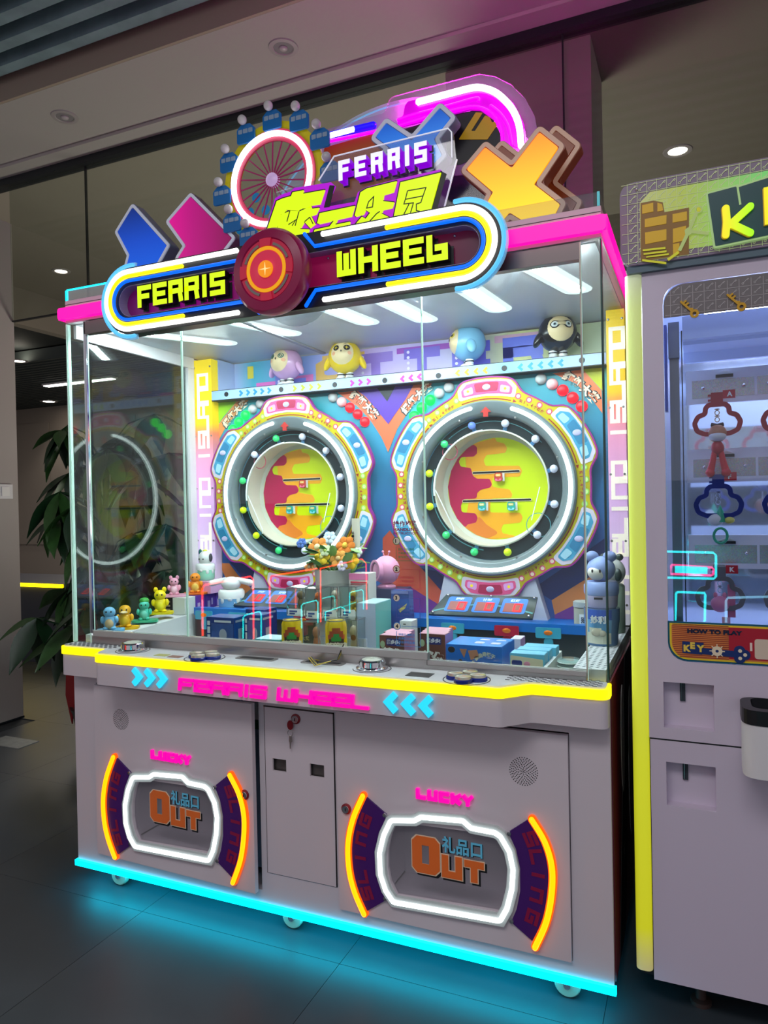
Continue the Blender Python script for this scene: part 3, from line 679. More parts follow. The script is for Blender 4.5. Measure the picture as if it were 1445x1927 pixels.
# shelf with arrows
SH = part(MB().box(.122, 1.924, .745, .93, 1.966, 2.008), 'toy_shelf', ramp_mat('blue lilac shelf print', [(0, (150, 186, 236)), (.25, (176, 196, 246)), (.4, (160, 200, 240)), (.6, (176, 180, 240)), (.8, (120, 184, 236)), (1, (176, 196, 244))], 0, .22))
part(MB().box(.122, 1.924, .743, .746, 2.0085, 2.0105).box(.122, 1.924, .743, .80, 1.962, 1.9655), 'shelf_edge', m_black)
for u, v in ((426, 742), (529, 733), (630, 724), (724, 716), (825, 707), (949, 693), (1095, 678)):
    x, z = at(u, v, .745); MB().prism(circ(x, z, .0115, 18), .7435, .745).build('shelf_hole', m_black, SH)
for (u0, v0, u1, v1, n, c, dr) in ((453, 740, 506, 735, 5, (20, 130, 220), 1), (554, 731, 600, 727, 4, (176, 220, 30), 1), (662, 721, 693, 718, 3, (176, 40, 170), 1), (758, 713, 790, 709, 3, (176, 40, 170), -1), (862, 702, 914, 697, 4, (176, 220, 30), -1), (980, 691, 1056, 683, 5, (20, 140, 230), -1)):
    for k in range(n):
        f = k / (n - 1); x, z = at(u0 + (u1 - u0) * f, v0 + (v1 - v0) * f, .745)
        MB().stroke([(x - dr * .006, z + .012), (x + dr * .007, z), (x - dr * .006, z - .012)], .010, .7438, .745).build('shelf_arrow', pm(c, .3), SH)
# niche behind the toys
m_niche = M('pale blue niche wall', (198, 210, 238), .5)
part(MB().box(.10, .121, .80, .945, 2.009, 2.17).box(1.925, 1.94, .80, .945, 2.009, 2.17), 'niche_side', m_niche)
NB = part(MB().box(.122, 1.924, .932, .945, 2.009, 2.17), 'niche_back', ramp_mat('niche print', [(0, (176, 190, 224)), (.06, (70, 176, 196)), (.2, (120, 160, 216)), (.4, (196, 170, 226)), (.6, (186, 176, 214)), (.8, (190, 190, 120)), (1, (170, 182, 150))], 0, .12))
xw = [at(u, 640, .932)[0] for u in (500, 560, 625, 690, 742, 800, 885, 1000)]
NC = [(120, 130, 210), (226, 180, 90), (140, 110, 196), (110, 90, 190), (96, 90, 196), (80, 96, 200), (80, 100, 200)]
zb = 2.022
for i, ch in enumerate('LOTTER'):
    x = .36 + i * .225; mb = MB(); block(mb, ch, x, zb, .17, .125, .045, .9308, .932, 0)
    if ch in 'LTE': 
        for k in range(5): mb.prism(circ(x + .02, zb + .015 + k * .024, .007, 10), .9304, .9308, 1)
    mb.build('niche_letter', [pm(NC[i], .1), pm((226, 216, 236), .15)], NB)
for x, w, zz, h, c in ((.20, .035, 2.09, .06, (226, 206, 60)), (.25, .12, 2.015, .05, (226, 110, 190)), (.62, .22, 2.13, .03, (236, 190, 90)), (1.0, .3, 2.13, .025, (150, 60, 170)), (.42, .15, 2.02, .06, (226, 120, 180)), (1.45, .3, 2.13, .03, (200, 150, 170))):
    MB().box(x, x + w, .9314, .932, zz, zz + h).build('niche_patch', pm(c, .1), NB)

# --- case ceiling with bright film streaks painted in as glowing slanting strips
part(MB().box(.02, 1.98, .03, .945, 2.1762, 2.18), 'case_ceiling', M('sparkling white ceiling film', (224, 228, 232), .30, .25, bump=.5, bscale=420))
n_streak = EN('painted streak core', (236, 248, 255), 92)
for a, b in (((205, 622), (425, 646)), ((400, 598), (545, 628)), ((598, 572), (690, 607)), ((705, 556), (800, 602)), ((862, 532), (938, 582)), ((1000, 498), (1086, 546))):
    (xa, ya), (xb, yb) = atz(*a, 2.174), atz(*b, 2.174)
    part(MB(FZ).stroke([(xa, ya), (xb, yb)], .028, 2.1710, 2.1758, 0, cap='round').stroke([(xa, ya), (xb, yb)], .055, 2.1725, 2.1759, 1, cap='round').stroke([(xa, ya), (xb, yb)], .10, 2.1740, 2.1760, 2, cap='round'), 'painted_ceiling_streak', [n_streak, EN('painted streak halo', (236, 248, 255), 4), EN('painted streak halo edge', (236, 248, 255), 1.2)])  # bright core and two dimmer halos imitate a soft highlight
part(MB().box(.10, 1.92, .032, .050, 2.136, 2.146), 'added_front_light', EN('added front light', (240, 248, 255), 105))  # unseen lamp added behind the rail to brighten prize fronts and board
part(MB().box(.62, .64, .055, .93, 2.168, 2.176), 'ceiling_batten', M('grey batten', (170, 172, 178), .5))
# --- header
part(MB().box(0, 2.0, 0, 1.0, 2.1801, 2.266), 'header_box', m_cab)
part(MB().box(0.001, 1.999, -.001, .001, 2.2485, 2.2505), 'header_seam', m_black)
part(MB().prism(fillet(rect(-.016, 2.016, 2.190, 2.2335), .012), -.024, -.001, 0).box(2.0005, 2.018, -.018, 1.0, 2.19, 2.2335).box(-.018, -.0005, -.018, 1.0, 2.19, 2.2335), 'pink_light_band', n_pink)
m_clear = glass('clear acrylic', (236, 240, 242), .05, 0, .05)
part(MB().box(.01, 1.99, .0, .006, 2.267, 2.305, 0).box(1.9905, 1.9975, 0, .007, 2.267, 2.306, 1).box(.002, .0095, 0, .007, 2.267, 2.306, 2).box(.01, .22, -.001, .007, 2.3051, 2.309, 2), 'acrylic_lip', [m_clear, M('teal acrylic edge', (70, 170, 180), .3, 0, (60, 180, 190), .5), n_cyan])
part(MB().box(1.992, 1.998, .01, .95, 2.267, 2.30), 'acrylic_lip', m_clear)

# --- the two wheels
m_plate = M('acid yellow print', (196, 180, 0), .35, 0, (214, 200, 0), .06)
m_pred = M('dark red print', (150, 20, 24), .4, 0, (150, 20, 24), .1)
m_rimv = M('violet edge', (150, 30, 130), .35, 0, (150, 30, 130), .15)
m_sil = M('silver plastic', (118, 130, 134), .3, .1)
m_blk = M('dark disc print', (36, 50, 54), .25, var=.35, vscale=7)
m_dishw = M('cream dish rim', (216, 218, 202), .4)
m_shell = M('pale acrylic shell', (214, 222, 226), .25)
m_lampoff = M('white lamp dome', (206, 210, 210), .25)
m_lampg = EN('lit green lamp', (0, 255, 66), 3.5); m_lampr = EN('lit red lamp', (255, 24, 42), 2.2); m_lamph = M('half lit lamp', (240, 200, 205), .25, 0, (255, 120, 130), .25)
m_pinkp = M('pink pod print', (226, 84, 140), .4, 0, (226, 84, 140), .2); m_bluep = M('blue pod print', (66, 152, 190), .4, 0, (66, 152, 190), .2)
m_podw = M('pale pod rim', (216, 206, 222), .4, 0, (216, 206, 222), .15); m_podb = M('pale blue pod window', (164, 210, 228), .4, 0, (164, 210, 228), .2)
m_podr = M('crimson pod print', (170, 30, 76), .4, 0, (170, 30, 76), .2); m_podl = M('lilac pod window', (226, 160, 222), .4, 0, (226, 160, 222), .2)
m_dot = M('yellow dot print', (250, 220, 30), .4, 0, (250, 220, 30), .3)
m_grn = M('pale green ring print', (150, 206, 90), .4, 0, (150, 206, 90), .2); m_redr = M('pink ring print', (214, 70, 110), .4, 0, (214, 70, 110), .2); m_ringc = M('cream ring print', (232, 214, 190), .4, 0, (232, 214, 190), .2); m_ringg = M('light green centre print', (206, 232, 150), .4, 0, (206, 232, 150), .2)
WR = (1.4695, 1.509)            # centre the dial prints were traced on
def rel(pts, y, o, s): return [(x - WR[0], z - WR[1]) for x, z in poly(pts, y, o, s)]
C7 = (780, 780); s7 = 4.8167
def clipc(p, r): 
    out = []
    for a, b in p:
        d = math.hypot(a, b); k = min(1, r / d) if d else 1; out.append((a * k, b * k))
    return out
YD = .86
ORANGE = clipc(rel([(420, 250), (540, 200), (740, 190), (752, 250), (820, 266), (848, 305), (832, 352), (660, 372), (634, 420), (652, 470), (958, 468), (985, 515), (962, 568), (716, 572), (712, 660), (870, 684), (895, 725), (888, 760), (700, 766), (690, 892), (968, 895), (990, 938), (968, 985), (812, 1000), (794, 1045), (806, 1080), (930, 1110), (900, 1160), (700, 1170), (560, 1120), (440, 1040), (500, 800), (470, 400)], YD, C7, s7), .2118)
RED = clipc(rel([(470, 290), (540, 268), (575, 300), (575, 358), (545, 385), (430, 392), (410, 430), (425, 475), (520, 490), (538, 560), (575, 585), (690, 587), (712, 640), (695, 665), (610, 687), (576, 715), (572, 765), (452, 772), (430, 830), (435, 890), (560, 900), (582, 940), (565, 985), (490, 1000), (462, 1040), (380, 960), (300, 830), (285, 660), (310, 500), (370, 380)], YD, C7, s7), .2118)
SIEN = clipc(rel([(470, 1030), (490, 1000), (565, 985), (590, 920), (660, 1000), (780, 1080), (690, 1120), (660, 1150), (560, 1110)], YD, C7, s7), .2118)
SLOT = [rel([(545, 535), (955, 517)], YD, C7, s7), rel([(455, 790), (1060, 775)], YD, C7, s7)]
CABS = [(768, 570, 0), (620, 836, 1), (885, 834, 1)]
def gondola_badge(parent, x, z, c, k):
    red, top, bot = ((190, 60, 50), (236, 190, 60), (230, 110, 150)) if not c else ((40, 160, 150), (200, 190, 80), (130, 206, 220))
    y = .835; w = .0155; b = MB().prism(fillet([(x - w, z + .006), (x - w * .85, z + .018), (x + w * .85, z + .018), (x + w, z + .006), (x + w * 1.1, z - .012), (x + w * .5, z - .019), (x - w * .5, z - .019), (x - w * 1.1, z - .012)], .008), y, y + .012)
    o = b.build('gondola_badge', pm(red, .1), parent)
    MB().prism(fillet(rect(x - .0105, x + .0105, z + .002, z + .013), .004), y - .001, y).build('badge_window', pm(top, .15), o)
    MB().prism(fillet([(x - .014, z - .007), (x - .005, z - .007), (x - .004, z - .012), (x + .004, z - .012), (x + .005, z - .007), (x + .014, z - .007), (x + .011, z - .016), (x - .011, z - .016)], .003), y - .001, y).build('badge_bumper', pm(bot, .15), o)
    MB().text('13:41' if not c else '12:41', x, z + .0045, .006, y - .0014, 0, .0004, .03, align='c').build('badge_lettering', pm((246, 240, 220), .1), o)
    MB().box(x + .016, x + .024, .845, .85, z - .018, z + .016).build('badge_bracket', m_white, o)
def lobe_outline():             # scalloped plate: base radius with six rounded pods
    p = []
    for k in range(180):
        a = k * 2; d = abs(((a - 30) + 30) % 60 - 30); f = 1 / (1 + math.exp((d - 17.5) / 1.6))
        p.append(((.396 + .046 * f) * math.cos(R(a)), (.396 + .046 * f) * math.sin(R(a))))
    return p
LOBE = lobe_outline()
def wheel(cx, cz, lab, first):
    y = .735
    P = MB().prism([(cx + a, cz + b) for a, b in LOBE], y, y + .02, 0, [circ(cx, cz, .348, 64)]).build('wheel_plate', m_plate, AM, None, lab)
    MB().stroke([(cx + a * 1.004, cz + b * 1.004) for a, b in LOBE], .006, y - .002, y + .02, 0, True).build('plate_edge', m_rimv, P)
    for k in range(6):                      # pods
        a = 30 + 60 * k; pink = k in (1, 4)
        def pp(r, t): return (cx + r * math.cos(R(a + t)), cz + r * math.sin(R(a + t)))
        pod = fillet([pp(.436, t) for t in (-13, -8, 0, 8, 13)] + [pp(.415, 17), pp(.372, 18)] + [pp(.370, t) for t in (9, 0, -9)] + [pp(.372, -18), pp(.415, -17)], .012)
        o = MB().prism(pod, y - .002, y).build('pod', m_podw, P)
        inn = fillet([pp(.428, t) for t in (-11, -6, 0, 6, 11)] + [pp(.408, 15), pp(.381, 15.5)] + [pp(.378, t) for t in (8, 0, -8)] + [pp(.381, -15.5), pp(.408, -15)], .01)
        MB().prism(inn, y - .0032, y - .002).build('pod_panel', m_pinkp if pink else m_bluep, o)
        cen = fillet([pp(.424, t) for t in (-7, 0, 7)] + [pp(.388, 6.5), pp(.386, 0), pp(.388, -6.5)], .008)
        MB().prism(cen, y - .0042, y - .0032).build('pod_window', m_podr if pink else M('deep blue pod window', (44, 120, 160), .4, 0, (44, 120, 160), .2), o)
        for sg in (-1, 1):
            w = fillet([pp(.414, sg * 8), pp(.410, sg * 13.5), pp(.385, sg * 14), pp(.385, sg * 8)], .008)
            MB().prism(w, y - .0048, y - .0036).build('pod_side_window', m_podl if pink else m_podb, o)
            if pink: q = pp(.399, sg * 11); MB().prism(circ(q[0], q[1], .006, 12), y - .0054, y - .0048).build('pod_dot', m_dot, o)
        q = pp(.404, 0); MB().ball((q[0], y - .004, q[1]), (.017, .004, .012), 0, 14, 8).build('pod_ornament', M('lilac ornament print', (196, 190, 226), .4, 0, (196, 190, 226), .15), o)
        # four ring marks between pods, arrow and words
        b = a + 30; red = k in (0, 2, 4); col = m_redr if red else m_grn
        for j in range(4):
            t = b - 10.5 + 7 * j; X, Z = cx + .380 * math.cos(R(t)), cz + .380 * math.sin(R(t)); m = MB()
            m.ring(X, Z, .0075, .0118, y - .0016, y - .0004, 0, n=18); m.prism(circ(X, Z, .0075, 12), y - .0012, y, 1); m.build('ring_mark', [col, m_ringc if red else m_ringg], P)
        for j, chh in enumerate('买1-4个红灯' if red else '买1-4个绿灯'):
            t = b + (8 - 2.5 * j); m = MB(); X, Z = cx + .358 * math.cos(R(t)), cz + .358 * math.sin(R(t))
            m.text(chh, X, Z, .0125 if chh != '-' else .003, y - .0014, 0, .0008, .03, t - 90, align='c'); m.build('mark_lettering', M('red brown lettering', (170, 60, 50), .5, 0, (170, 60, 50), .1), P)
        m = MB(); m.stroke(arc(cx, cz, .357, a - 16, a + 17, 14), .0042, y - .0012, y); e = (cx + .357 * math.cos(R(a - 18)), cz + .357 * math.sin(R(a - 18)))
        d = R(a - 18 - 90); m.prism([(e[0] + .010 * math.cos(d), e[1] + .010 * math.sin(d)), (e[0] + .008 * math.cos(d + 2.2), e[1] + .008 * math.sin(d + 2.2)), (e[0] + .008 * math.cos(d - 2.2), e[1] + .008 * math.sin(d - 2.2))], y - .0012, y)
        m.build('arrow_print', m_pred, P)
    MB().lathe([(.349, -.02), (.349, .014), (.343, .020), (.302, .014), (.297, .010), (.290, -.004), (.290, -.03)], (cx, y, cz), 'y', 96, 0, False).build('silver_ring', m_sil, P, 40)
    MB().neon(arc(cx, cz, .326, 101, 101 + 344 - 14, 96), .0078, y - .022, 0, 8).build('white_light_ring', EN('wheel ring light', (244, 252, 255), 6.0), P, 60)
    m = MB()
    for k in range(8): t = R(22 + 45 * k); m.lathe([(.005, 0), (.004, .003), (0, .0035)], (cx + .297 * math.cos(t), y - .012, cz + .297 * math.sin(t)), 'y', 10)
    m.build('screw_head', m_steel, P, 40)
    z = cz + .300; MB().prism([(cx, z + .024), (cx - .022, z + .002), (cx - .010, z + .002), (cx - .010, z - .016), (cx + .010, z - .016), (cx + .010, z + .002), (cx + .022, z + .002)], y - .022, y - .017).build('red_arrow', M('red arrow print', (186, 40, 34), .4), P)
    D = MB().ring(cx, cz, .236, .2895, .770, .775, 0).build('dark_disc', m_blk, P)
    m = MB(); m.ring(cx, cz, .250, .254, .769, .770, 0, 160, 262, 20).ring(cx, cz, .270, .273, .769, .770, 0, 40, 130, 20); m.ring(cx - .17, cz + .155, .030, .034, .7692, .770, 1, n=20).ring(cx + .19, cz - .15, .046, .049, .7692, .770, 0, n=24); m.build('disc_line_print', [M('teal line print', (80, 150, 160), .4), M('pink line print', (170, 70, 90), .4)], D)
    for k in range(12):
        t = R(15 + 30 * k); X, Z = cx + .2655 * math.cos(t), cz + .2655 * math.sin(t)
        left = 90 < 15 + 30 * k < 290
        if first: c = {3: 'g', 4: 'w', 5: 'g', 6: 'y', 7: 'y', 8: 'g'}.get(k, 'w')
        else: c = {3: 'b', 4: 'g', 5: 'y', 6: 'y', 7: 'g', 8: 'g', 9: 'y'}.get(k, 'w')
        c2 = {'w': M('white ball', (214, 220, 240), .3, 0, (220, 224, 250), .25), 'g': M('green ball', (60, 210, 120), .3, 0, (40, 220, 120), .4), 'y': M('lime ball', (200, 224, 10), .3, 0, (200, 224, 10), .4), 'b': M('blue ball', (110, 140, 220), .3, 0, (110, 140, 220), .3)}[c]
        m = MB().ball((X, .752, Z), .0158, 0, 18, 12); 
        m.stroke([(X, Z), (cx + .236 * math.cos(t), cz + .236 * math.sin(t))], .016, .766, .770, 1)
        m.build('ball_lamp', [c2, M('blue bracket', (70, 130, 180), .4)], D, 60)
    MB().lathe([(.2375, -.0), (.2375, .022), (.232, .024), (.231, -.075), (.212, -.080), (.212, -.086)], (cx, .78, cz), 'y', 80, 0, False).build('dish_rim', m_dishw, P, 35)
    DI = MB().prism(circ(cx, cz, .2125, 72), YD, YD + .004).build('dial', pm((196, 214, 0), .22), P)
    for pts, c, dy in ((ORANGE, (232, 160, 24), .0012), (SIEN, (214, 120, 40), .0024), (RED, (170, 16, 70), .0024)):
        MB().prism([(cx + a, cz + b) for a, b in fillet(pts, .012)], YD - dy, YD - dy + .0012).build('dial_print', pm(c, .2), DI)
    for sl_ in SLOT:
        m = MB().stroke([(cx + a, cz + b) for a, b in sl_], .0125, YD - .004, YD - .0026, 0, cap='round').stroke([(cx + a, cz + b) for a, b in sl_], .0075, YD - .005, YD - .004, 1, cap='round'); m.build('dial_slot', [M('cream slot edge', (240, 230, 190), .4), m_black], DI)
    for u, v, c in CABS:
        a, b = rel([(u, v)], .84, C7, s7)[0]; gondola_badge(DI, cx + a, cz + b, c, 0)
    m = MB().stroke([(cx + .236 * math.cos(R(t)), cz + .236 * math.sin(R(t))) for t in range(96, 190, 6)], .006, .748, .752).stroke([(cx - .232, cz + .0), (cx - .155, cz - .16), (cx - .155, cz - .18)], .004, .755, .757); m.stroke([(cx + .2, cz - .0), (cx + .165, cz - .13)], .003, .757, .759)
    m.build('clear_guard', M('clear plastic edge', (228, 240, 240), .1, 0, (228, 240, 240), .25), P)
    # lamp rows and their words
    for side in (-1, 1):
        for k in range(5):
            a = 64.4 - 5.95 * k if side > 0 else 112.6 + 6.0 * k; rr = .474 if side > 0 else .462
            X, Z = cx + rr * math.cos(R(a)), cz + rr * math.sin(R(a))
            mt = (m_lampoff, m_lampoff if side < 0 else m_lamph, m_lampg if side < 0 else m_lampr)[min(k, 2)]
            MB().lathe([(.0225, 0), (.0225, .006), (.019, .015), (.011, .020), (0, .0215)], (X, .7995, Z), 'y', 26).build('lamp_dome', mt, P, 40)
        wd = '红灯大奖' if side > 0 else '绿灯大奖'
        for k, chh in enumerate(wd):
            j = k if side > 0 else 3 - k
            a = 53.6 - 4.6 * j if side > 0 else 122.6 + 4.7 * j; rr = (.528 if side > 0 else .512) - .022
            X, Z = cx + rr * math.cos(R(a)), cz + rr * math.sin(R(a)); an = a - 90
            m = MB().text(chh, X, Z, .047, .7972, 1, .002, .09, an, align='c').text(chh, X, Z + .003, .041, .7955, 0, .0015, .045, an, align='c')
            m.build('prize_lettering', [M('cream lettering', (238, 220, 196), .5, 0, (238, 220, 196), .2), M('dark lettering edge', (100, 24, 44) if side > 0 else (30, 50, 60), .5)], P)
    return P
wheel(.538, 1.511, 'left prize wheel with a ring of white light', True)
wheel(1.4655, 1.511, 'right prize wheel with a ring of white light', False)
# --- display ledge, read-outs and supports below the wheels
LEDGE = part(MB().box(.19, 1.896, .50, .515, .887, .985), 'ledge_front', M('dark ledge print', (18, 30, 36), .35, var=.3, vscale=6))
MB().box(.19, 1.896, .493, .53, .9855, 1.018).box(.19, 1.896, .5305, .80, .9855, .99).build('ledge_bar', M('blue ledge bar', (10, 104, 190), .35), LEDGE)
for x in (.245, .42, .745, 1.03, 1.19, 1.385, 1.74, 1.02 + .57):
    red = abs(x - 1.59) < .01 or abs(x - .67) < .08
    o = MB().rbox(x - .045, x + .045, .488, .4925, .968, 1.006, .006).rbox(x - .016, x + .016, .4905, .4995, .925, .967, .01).build('latch', M('red latch', (170, 20, 50), .35) if red else M('teal latch', (60, 160, 190), .3), LEDGE)
    MB().ball((x, .4885, .988), (.016, .004, .009), 0, 14, 8).build('latch_jewel', M('amber jewel', (226, 120, 30), .25, .3), o)
    if red: MB().text('大奖', x - .011, .905, .018, .4895, 0, .001, .02).build('latch_lettering', pm((240, 200, 120), .1), o)
for cx in (.538, 1.4655):
    xs = (cx - .235, cx - .195, cx + .175, cx + .225)
    part(MB().prism([(xs[0], .99), (xs[1], 1.16), (xs[2], 1.16), (xs[3], .99)], .742, .797), 'wheel_support', M('pale grey support', (206, 206, 222), .4))
    fr = Matrix.Translation((cx, .56, 1.022)) @ Matrix.Rotation(R(-62), 4, 'X')
    P = MB(fr).prism([(-.20, 0), (.205, 0), (.20, .135), (-.165, .135)], -.004, .004).build('readout_panel', M('dark glossy panel', (52, 64, 68), .2), AM)
    MB(fr).stroke([(-.19, .02), (-.1, .06), (.0, .075), (.1, .065), (.2, .03)], .008, -.0046, -.004).build('panel_line', M('teal line print', (80, 150, 160), .4), P)
    for k, x in enumerate((-.098, .012, .122)):
        o = MB(fr).prism(fillet(rect(x - .048, x + .048, .022, .118), .012), -.0055, -.004).build('readout_badge', M('blue readout badge', (56, 120, 214), .3, 0, (56, 120, 214), .15), P)
        MB(fr).prism(rect(x - .036, x + .036, .03, .086), -.0066, -.0055).build('readout_screen', M('dim red screen', (150, 84, 80), .3, 0, (140, 60, 58), .2), o)
        m = MB(fr); 
        for a, b in (((.004, .034), (.004, .058)), ((.004, .058), (.004, .082)), ((.029, .034), (.029, .058)), ((.029, .058), (.029, .082)), ((.004, .036), (.029, .036)), ((.004, .080), (.029, .080))): m.stroke([(x + a[0], a[1]), (x + b[0], b[1])], .0065, -.0078, -.0066)
        m.build('digit', EN('red digit', (255, 14, 30), 4.0), o)
        MB(fr).text(('绿灯', '计时', '红灯')[k], x, .094, .018, -.0064, 0, .0008, .03, align='c').build('readout_lettering', pm((220, 236, 250), .2), o)
    m = MB(fr)
    for q in ((-.185, .01), (.19, .01), (-.155, .125), (.19, .125), (.02, .128)): m.ball((q[0], -.006, q[1]), .006, 0, 10, 6)
    m.build('screw_head', m_chrome, P, 60)
# --- instructions printed on the middle pane
yg = .0195
IN = MB()
x0, z1 = at(740, 980, yg); x1, z0 = at(786, 991, yg); wi = x1 - x0
IN.text('操作步骤', x0, z0, z1 - z0, yg - .0006, 0, .0005, .02, 0, wi)
IN.text('HANDLING', x0, at(740, 999.5, yg)[1], .010, yg - .0006, 0, .0005, .03, 0, wi)
IN.text('INSTRUCTION', x0, at(740, 1006, yg)[1], .0075, yg - .0006, 0, .0005, .02, 0, wi)
part(IN, 'instruction_heading', M('crimson glass print', (120, 10, 66), .5, 0, (120, 10, 66), .1))
tc = ((30, 110, 60), (170, 50, 60), (70, 70, 130), (50, 120, 180))
for k, (u, v) in enumerate(((744, 1018), (744, 1071), (744, 1125), (745, 1178))):
    x, z = at(u, v, yg); w = .082
    m = MB().ring(x + .004, z, .0105, .0125, yg - .001, yg - .0004, 0, n=20).prism(circ(x + .004, z, .0105, 18), yg - .0006, yg - .0002, 1).text(str(k + 1), x - .0005, z - .006, .012, yg - .0012, 2, .0004, .05)
    zz = z - .018; bl = [(x + .02, z), (x + w, z), (x + w, z - .062), (x + .002, z - .062), (x + .002, z - .016)]
    m.stroke(bl, .0014, yg - .0008, yg - .0003, 0)
    txt = ('投币开始游戏', '按绿灯按钮选择', '转盘停止计分', '得奖品请取出')[k]
    for j in range(3): m.text((txt + txt)[j * 2:j * 2 + 6], x + .008, z - .03 - j * .012, .008, yg - .0008, 0, .0004, 0.01, 0, .055)
    part(m, 'instruction_step', [M('step print %d' % k, tc[k], .5, 0, tc[k], .15), M('cream disc print', (232, 222, 200), .5), m_black])

# ================================================================ CROWN SIGNS OF THE MACHINE
y = -.088
zc = 2.195; xc = 1.010; hl = .612
SP = part(MB().prism(arc(xc + hl, zc, .118, -90, 90, 24) + arc(xc - hl, zc, .118, 90, 270, 24), -.078, -.03, 0, [arc(xc + hl, zc, .055, -90, 90, 20) + arc(xc - hl, zc, .055, 90, 270, 20)]), 'sign_plate', m_black, 30, 'black capsule sign plate')
MB().prism(arc(xc + hl, zc, .056, -90, 90, 20) + arc(xc - hl, zc, .056, 90, 270, 20), -.036, -.030, 0).build('sign_back', ramp_mat('plum sign print', [(0, (86, 10, 76)), (.2, (150, 10, 140)), (.4, (120, 20, 80)), (.6, (140, 14, 70)), (.8, (120, 14, 60)), (1, (60, 12, 40))], 0, .45), SP)
MB().prism(arc(xc + hl, zc, .0565, -90, 90, 20) + arc(xc - hl, zc, .0565, 90, 270, 20), -.0770, -.0365, 0, [arc(xc + hl, zc, .0535, -90, 90, 20) + arc(xc - hl, zc, .0535, 90, 270, 20)]).build('sign_well', M('lilac grey well', (170, 160, 190), .4), SP)
MB().prism(arc(xc + hl, zc, .136, -100, 100, 28) + arc(xc + hl, zc, .119, 100, -100, 28), -.074, -.066, 0).build('acrylic_edge', acrylic('cyan edge-lit acrylic', (150, 210, 240), .45, .3), SP); MB().prism(arc(xc - hl, zc, .136, 80, 280, 28) + arc(xc - hl, zc, .119, 280, 80, 28), -.074, -.066, 0).build('acrylic_edge', acrylic('cyan edge-lit acrylic', (150, 210, 240), .45, .3), SP)
for sg in (1, -1):
    X = xc + sg * hl
    def AA(r, a0, a1, n=26): return arc(X, zc, r, a0 if sg > 0 else 180 - a0, a1 if sg > 0 else 180 - a1, n)
    MB().neon(AA(.1255, -97, 97), .0068, -.080, 0).build('light_blue_tube', n_lblue, SP, 60)
    xi = (at(608, 440, y)[0], at(445, 480, y)[0])[0 if sg > 0 else 1]
    MB().neon([(xi, zc - .1015)] + AA(.1015, -90, 90) + [(xi, zc + .1015)], .0085, y, 0).build('white_tube', EN('warm white neon', (255, 252, 246), 2.2), SP, 60)
    xj = (at(728, 425, y)[0], at(342, 500, y)[0])[0 if sg > 0 else 1]
    MB().neon([(xj, zc - .0845)] + AA(.0845, -90, 90) + [(xj, zc + .0845)], .0075, y, 0).build('yellow_tube', EN('sign yellow neon', (255, 240, 0), 1.5), SP, 60)
    xk = 1.150 if sg > 0 else .905; xm = xk - sg * .035
    MB().neon([(xm, zc - .112), (xk, zc - .0685)] + AA(.0685, -90, 90) + [(xk, zc + .0685), (xm, zc + .112)], .0062, y, 0).build('blue_tube', n_blue, SP, 60)
def word(parent, w, bl, br, tl, y0, y1, t, mats, gap, shad=.006, nm='letter', lab=None):
    (xa, za), (xb, zb), (xt, zt) = at(*bl, y0), at(*br, y0), at(*tl, y0); n = len(w); h = zt - za; ws = [.55 if c == 'I' else 1.0 for c in w]; u = (xb - xa) / sum(ws); x = xa
    for c, k in zip(w, ws):
        m = MB(); cw = u * k - gap; tt = min(t, cw * .98) if c == 'I' else t
        block(m, c, x + shad, za - shad, cw, h, tt, y1 - .002, y1, 1, .003)
        if len(mats) > 2: block(m, c, x + shad * .6, za - shad * .6, cw, h, tt, y1 - .003, y1 - .002, 2, .0015)
        block(m, c, x, za, cw, h, tt, y0, y1 - .003, 0, 0, 0, len(mats) - 1); m.build(nm, mats, parent, None, lab); x += u * k
word(SP, 'FERRIS', (259, 580), (427, 556), (258, 539), -.070, -.042, .0180, [l_yel, m_black], .0065, .006, 'letter', 'lime lit letter')
word(SP, 'WHEEl', (634, 522), (848, 493), (634, 474), -.070, -.042, .0190, [l_yel, m_black], .008, .006, 'letter', 'lime lit letter')
m = MB()
for X in (xc + .16, xc + .58, xc - .2):
    for Z in (zc + .043, zc - .043): m.ball((X, -.037, Z), .005, 0, 10, 6)
m.build('screw_head', m_chrome, SP, 60)
# hub disc of the sign
hx, hz = at(503, 508, -.165)
m_crim = M('crimson hub paint', (190, 30, 70), .32, 0, (200, 20, 60), .16)
HB = part(MB().lathe([(.095, 0), (.095, .03), (.128, .035), (.133, .05), (.133, .078), (.124, .092), (.098, .097), (.094, .092)], (hx, -.075, hz), 'y', 64, 0), 'sign_hub', M('plum hub paint', (128, 14, 66), .3, 0, (150, 10, 70), .14), 40, 'round plum sign hub')
MB().lathe([(.0955, .088), (.094, .094), (.07, .0955), (0, .0955)], (hx, -.075, hz), 'y', 64).build('hub_face', m_crim, HB, 40)
MB().ring(hx, hz, .060, .070, -.1745, -.1705).build('yellow_ring', EN('hub yellow', (255, 176, 0), .75), HB)
MB().lathe([(.060, .0955), (.058, .099), (.030, .097), (.026, .0985)], (hx, -.075, hz), 'y', 48).build('hub_cup', M('light crimson hub', (214, 50, 84), .3, 0, (230, 30, 70), .3), HB, 40)
MB().prism(circ(hx, hz, .026, 32), -.178, -.1725).build('hub_button', EN('hub amber', (255, 150, 10), .85), HB)
star = []
for k in range(16): r = .020 if k % 4 == 0 else (.0035 if k % 2 == 0 else .0045); star.append((hx + r * math.cos(2 * PI * k / 16), hz + r * math.sin(2 * PI * k / 16)))
MB().prism(star, -.1795, -.178).build('hub_star', EN('hub star', (255, 226, 150), 1.0), HB)
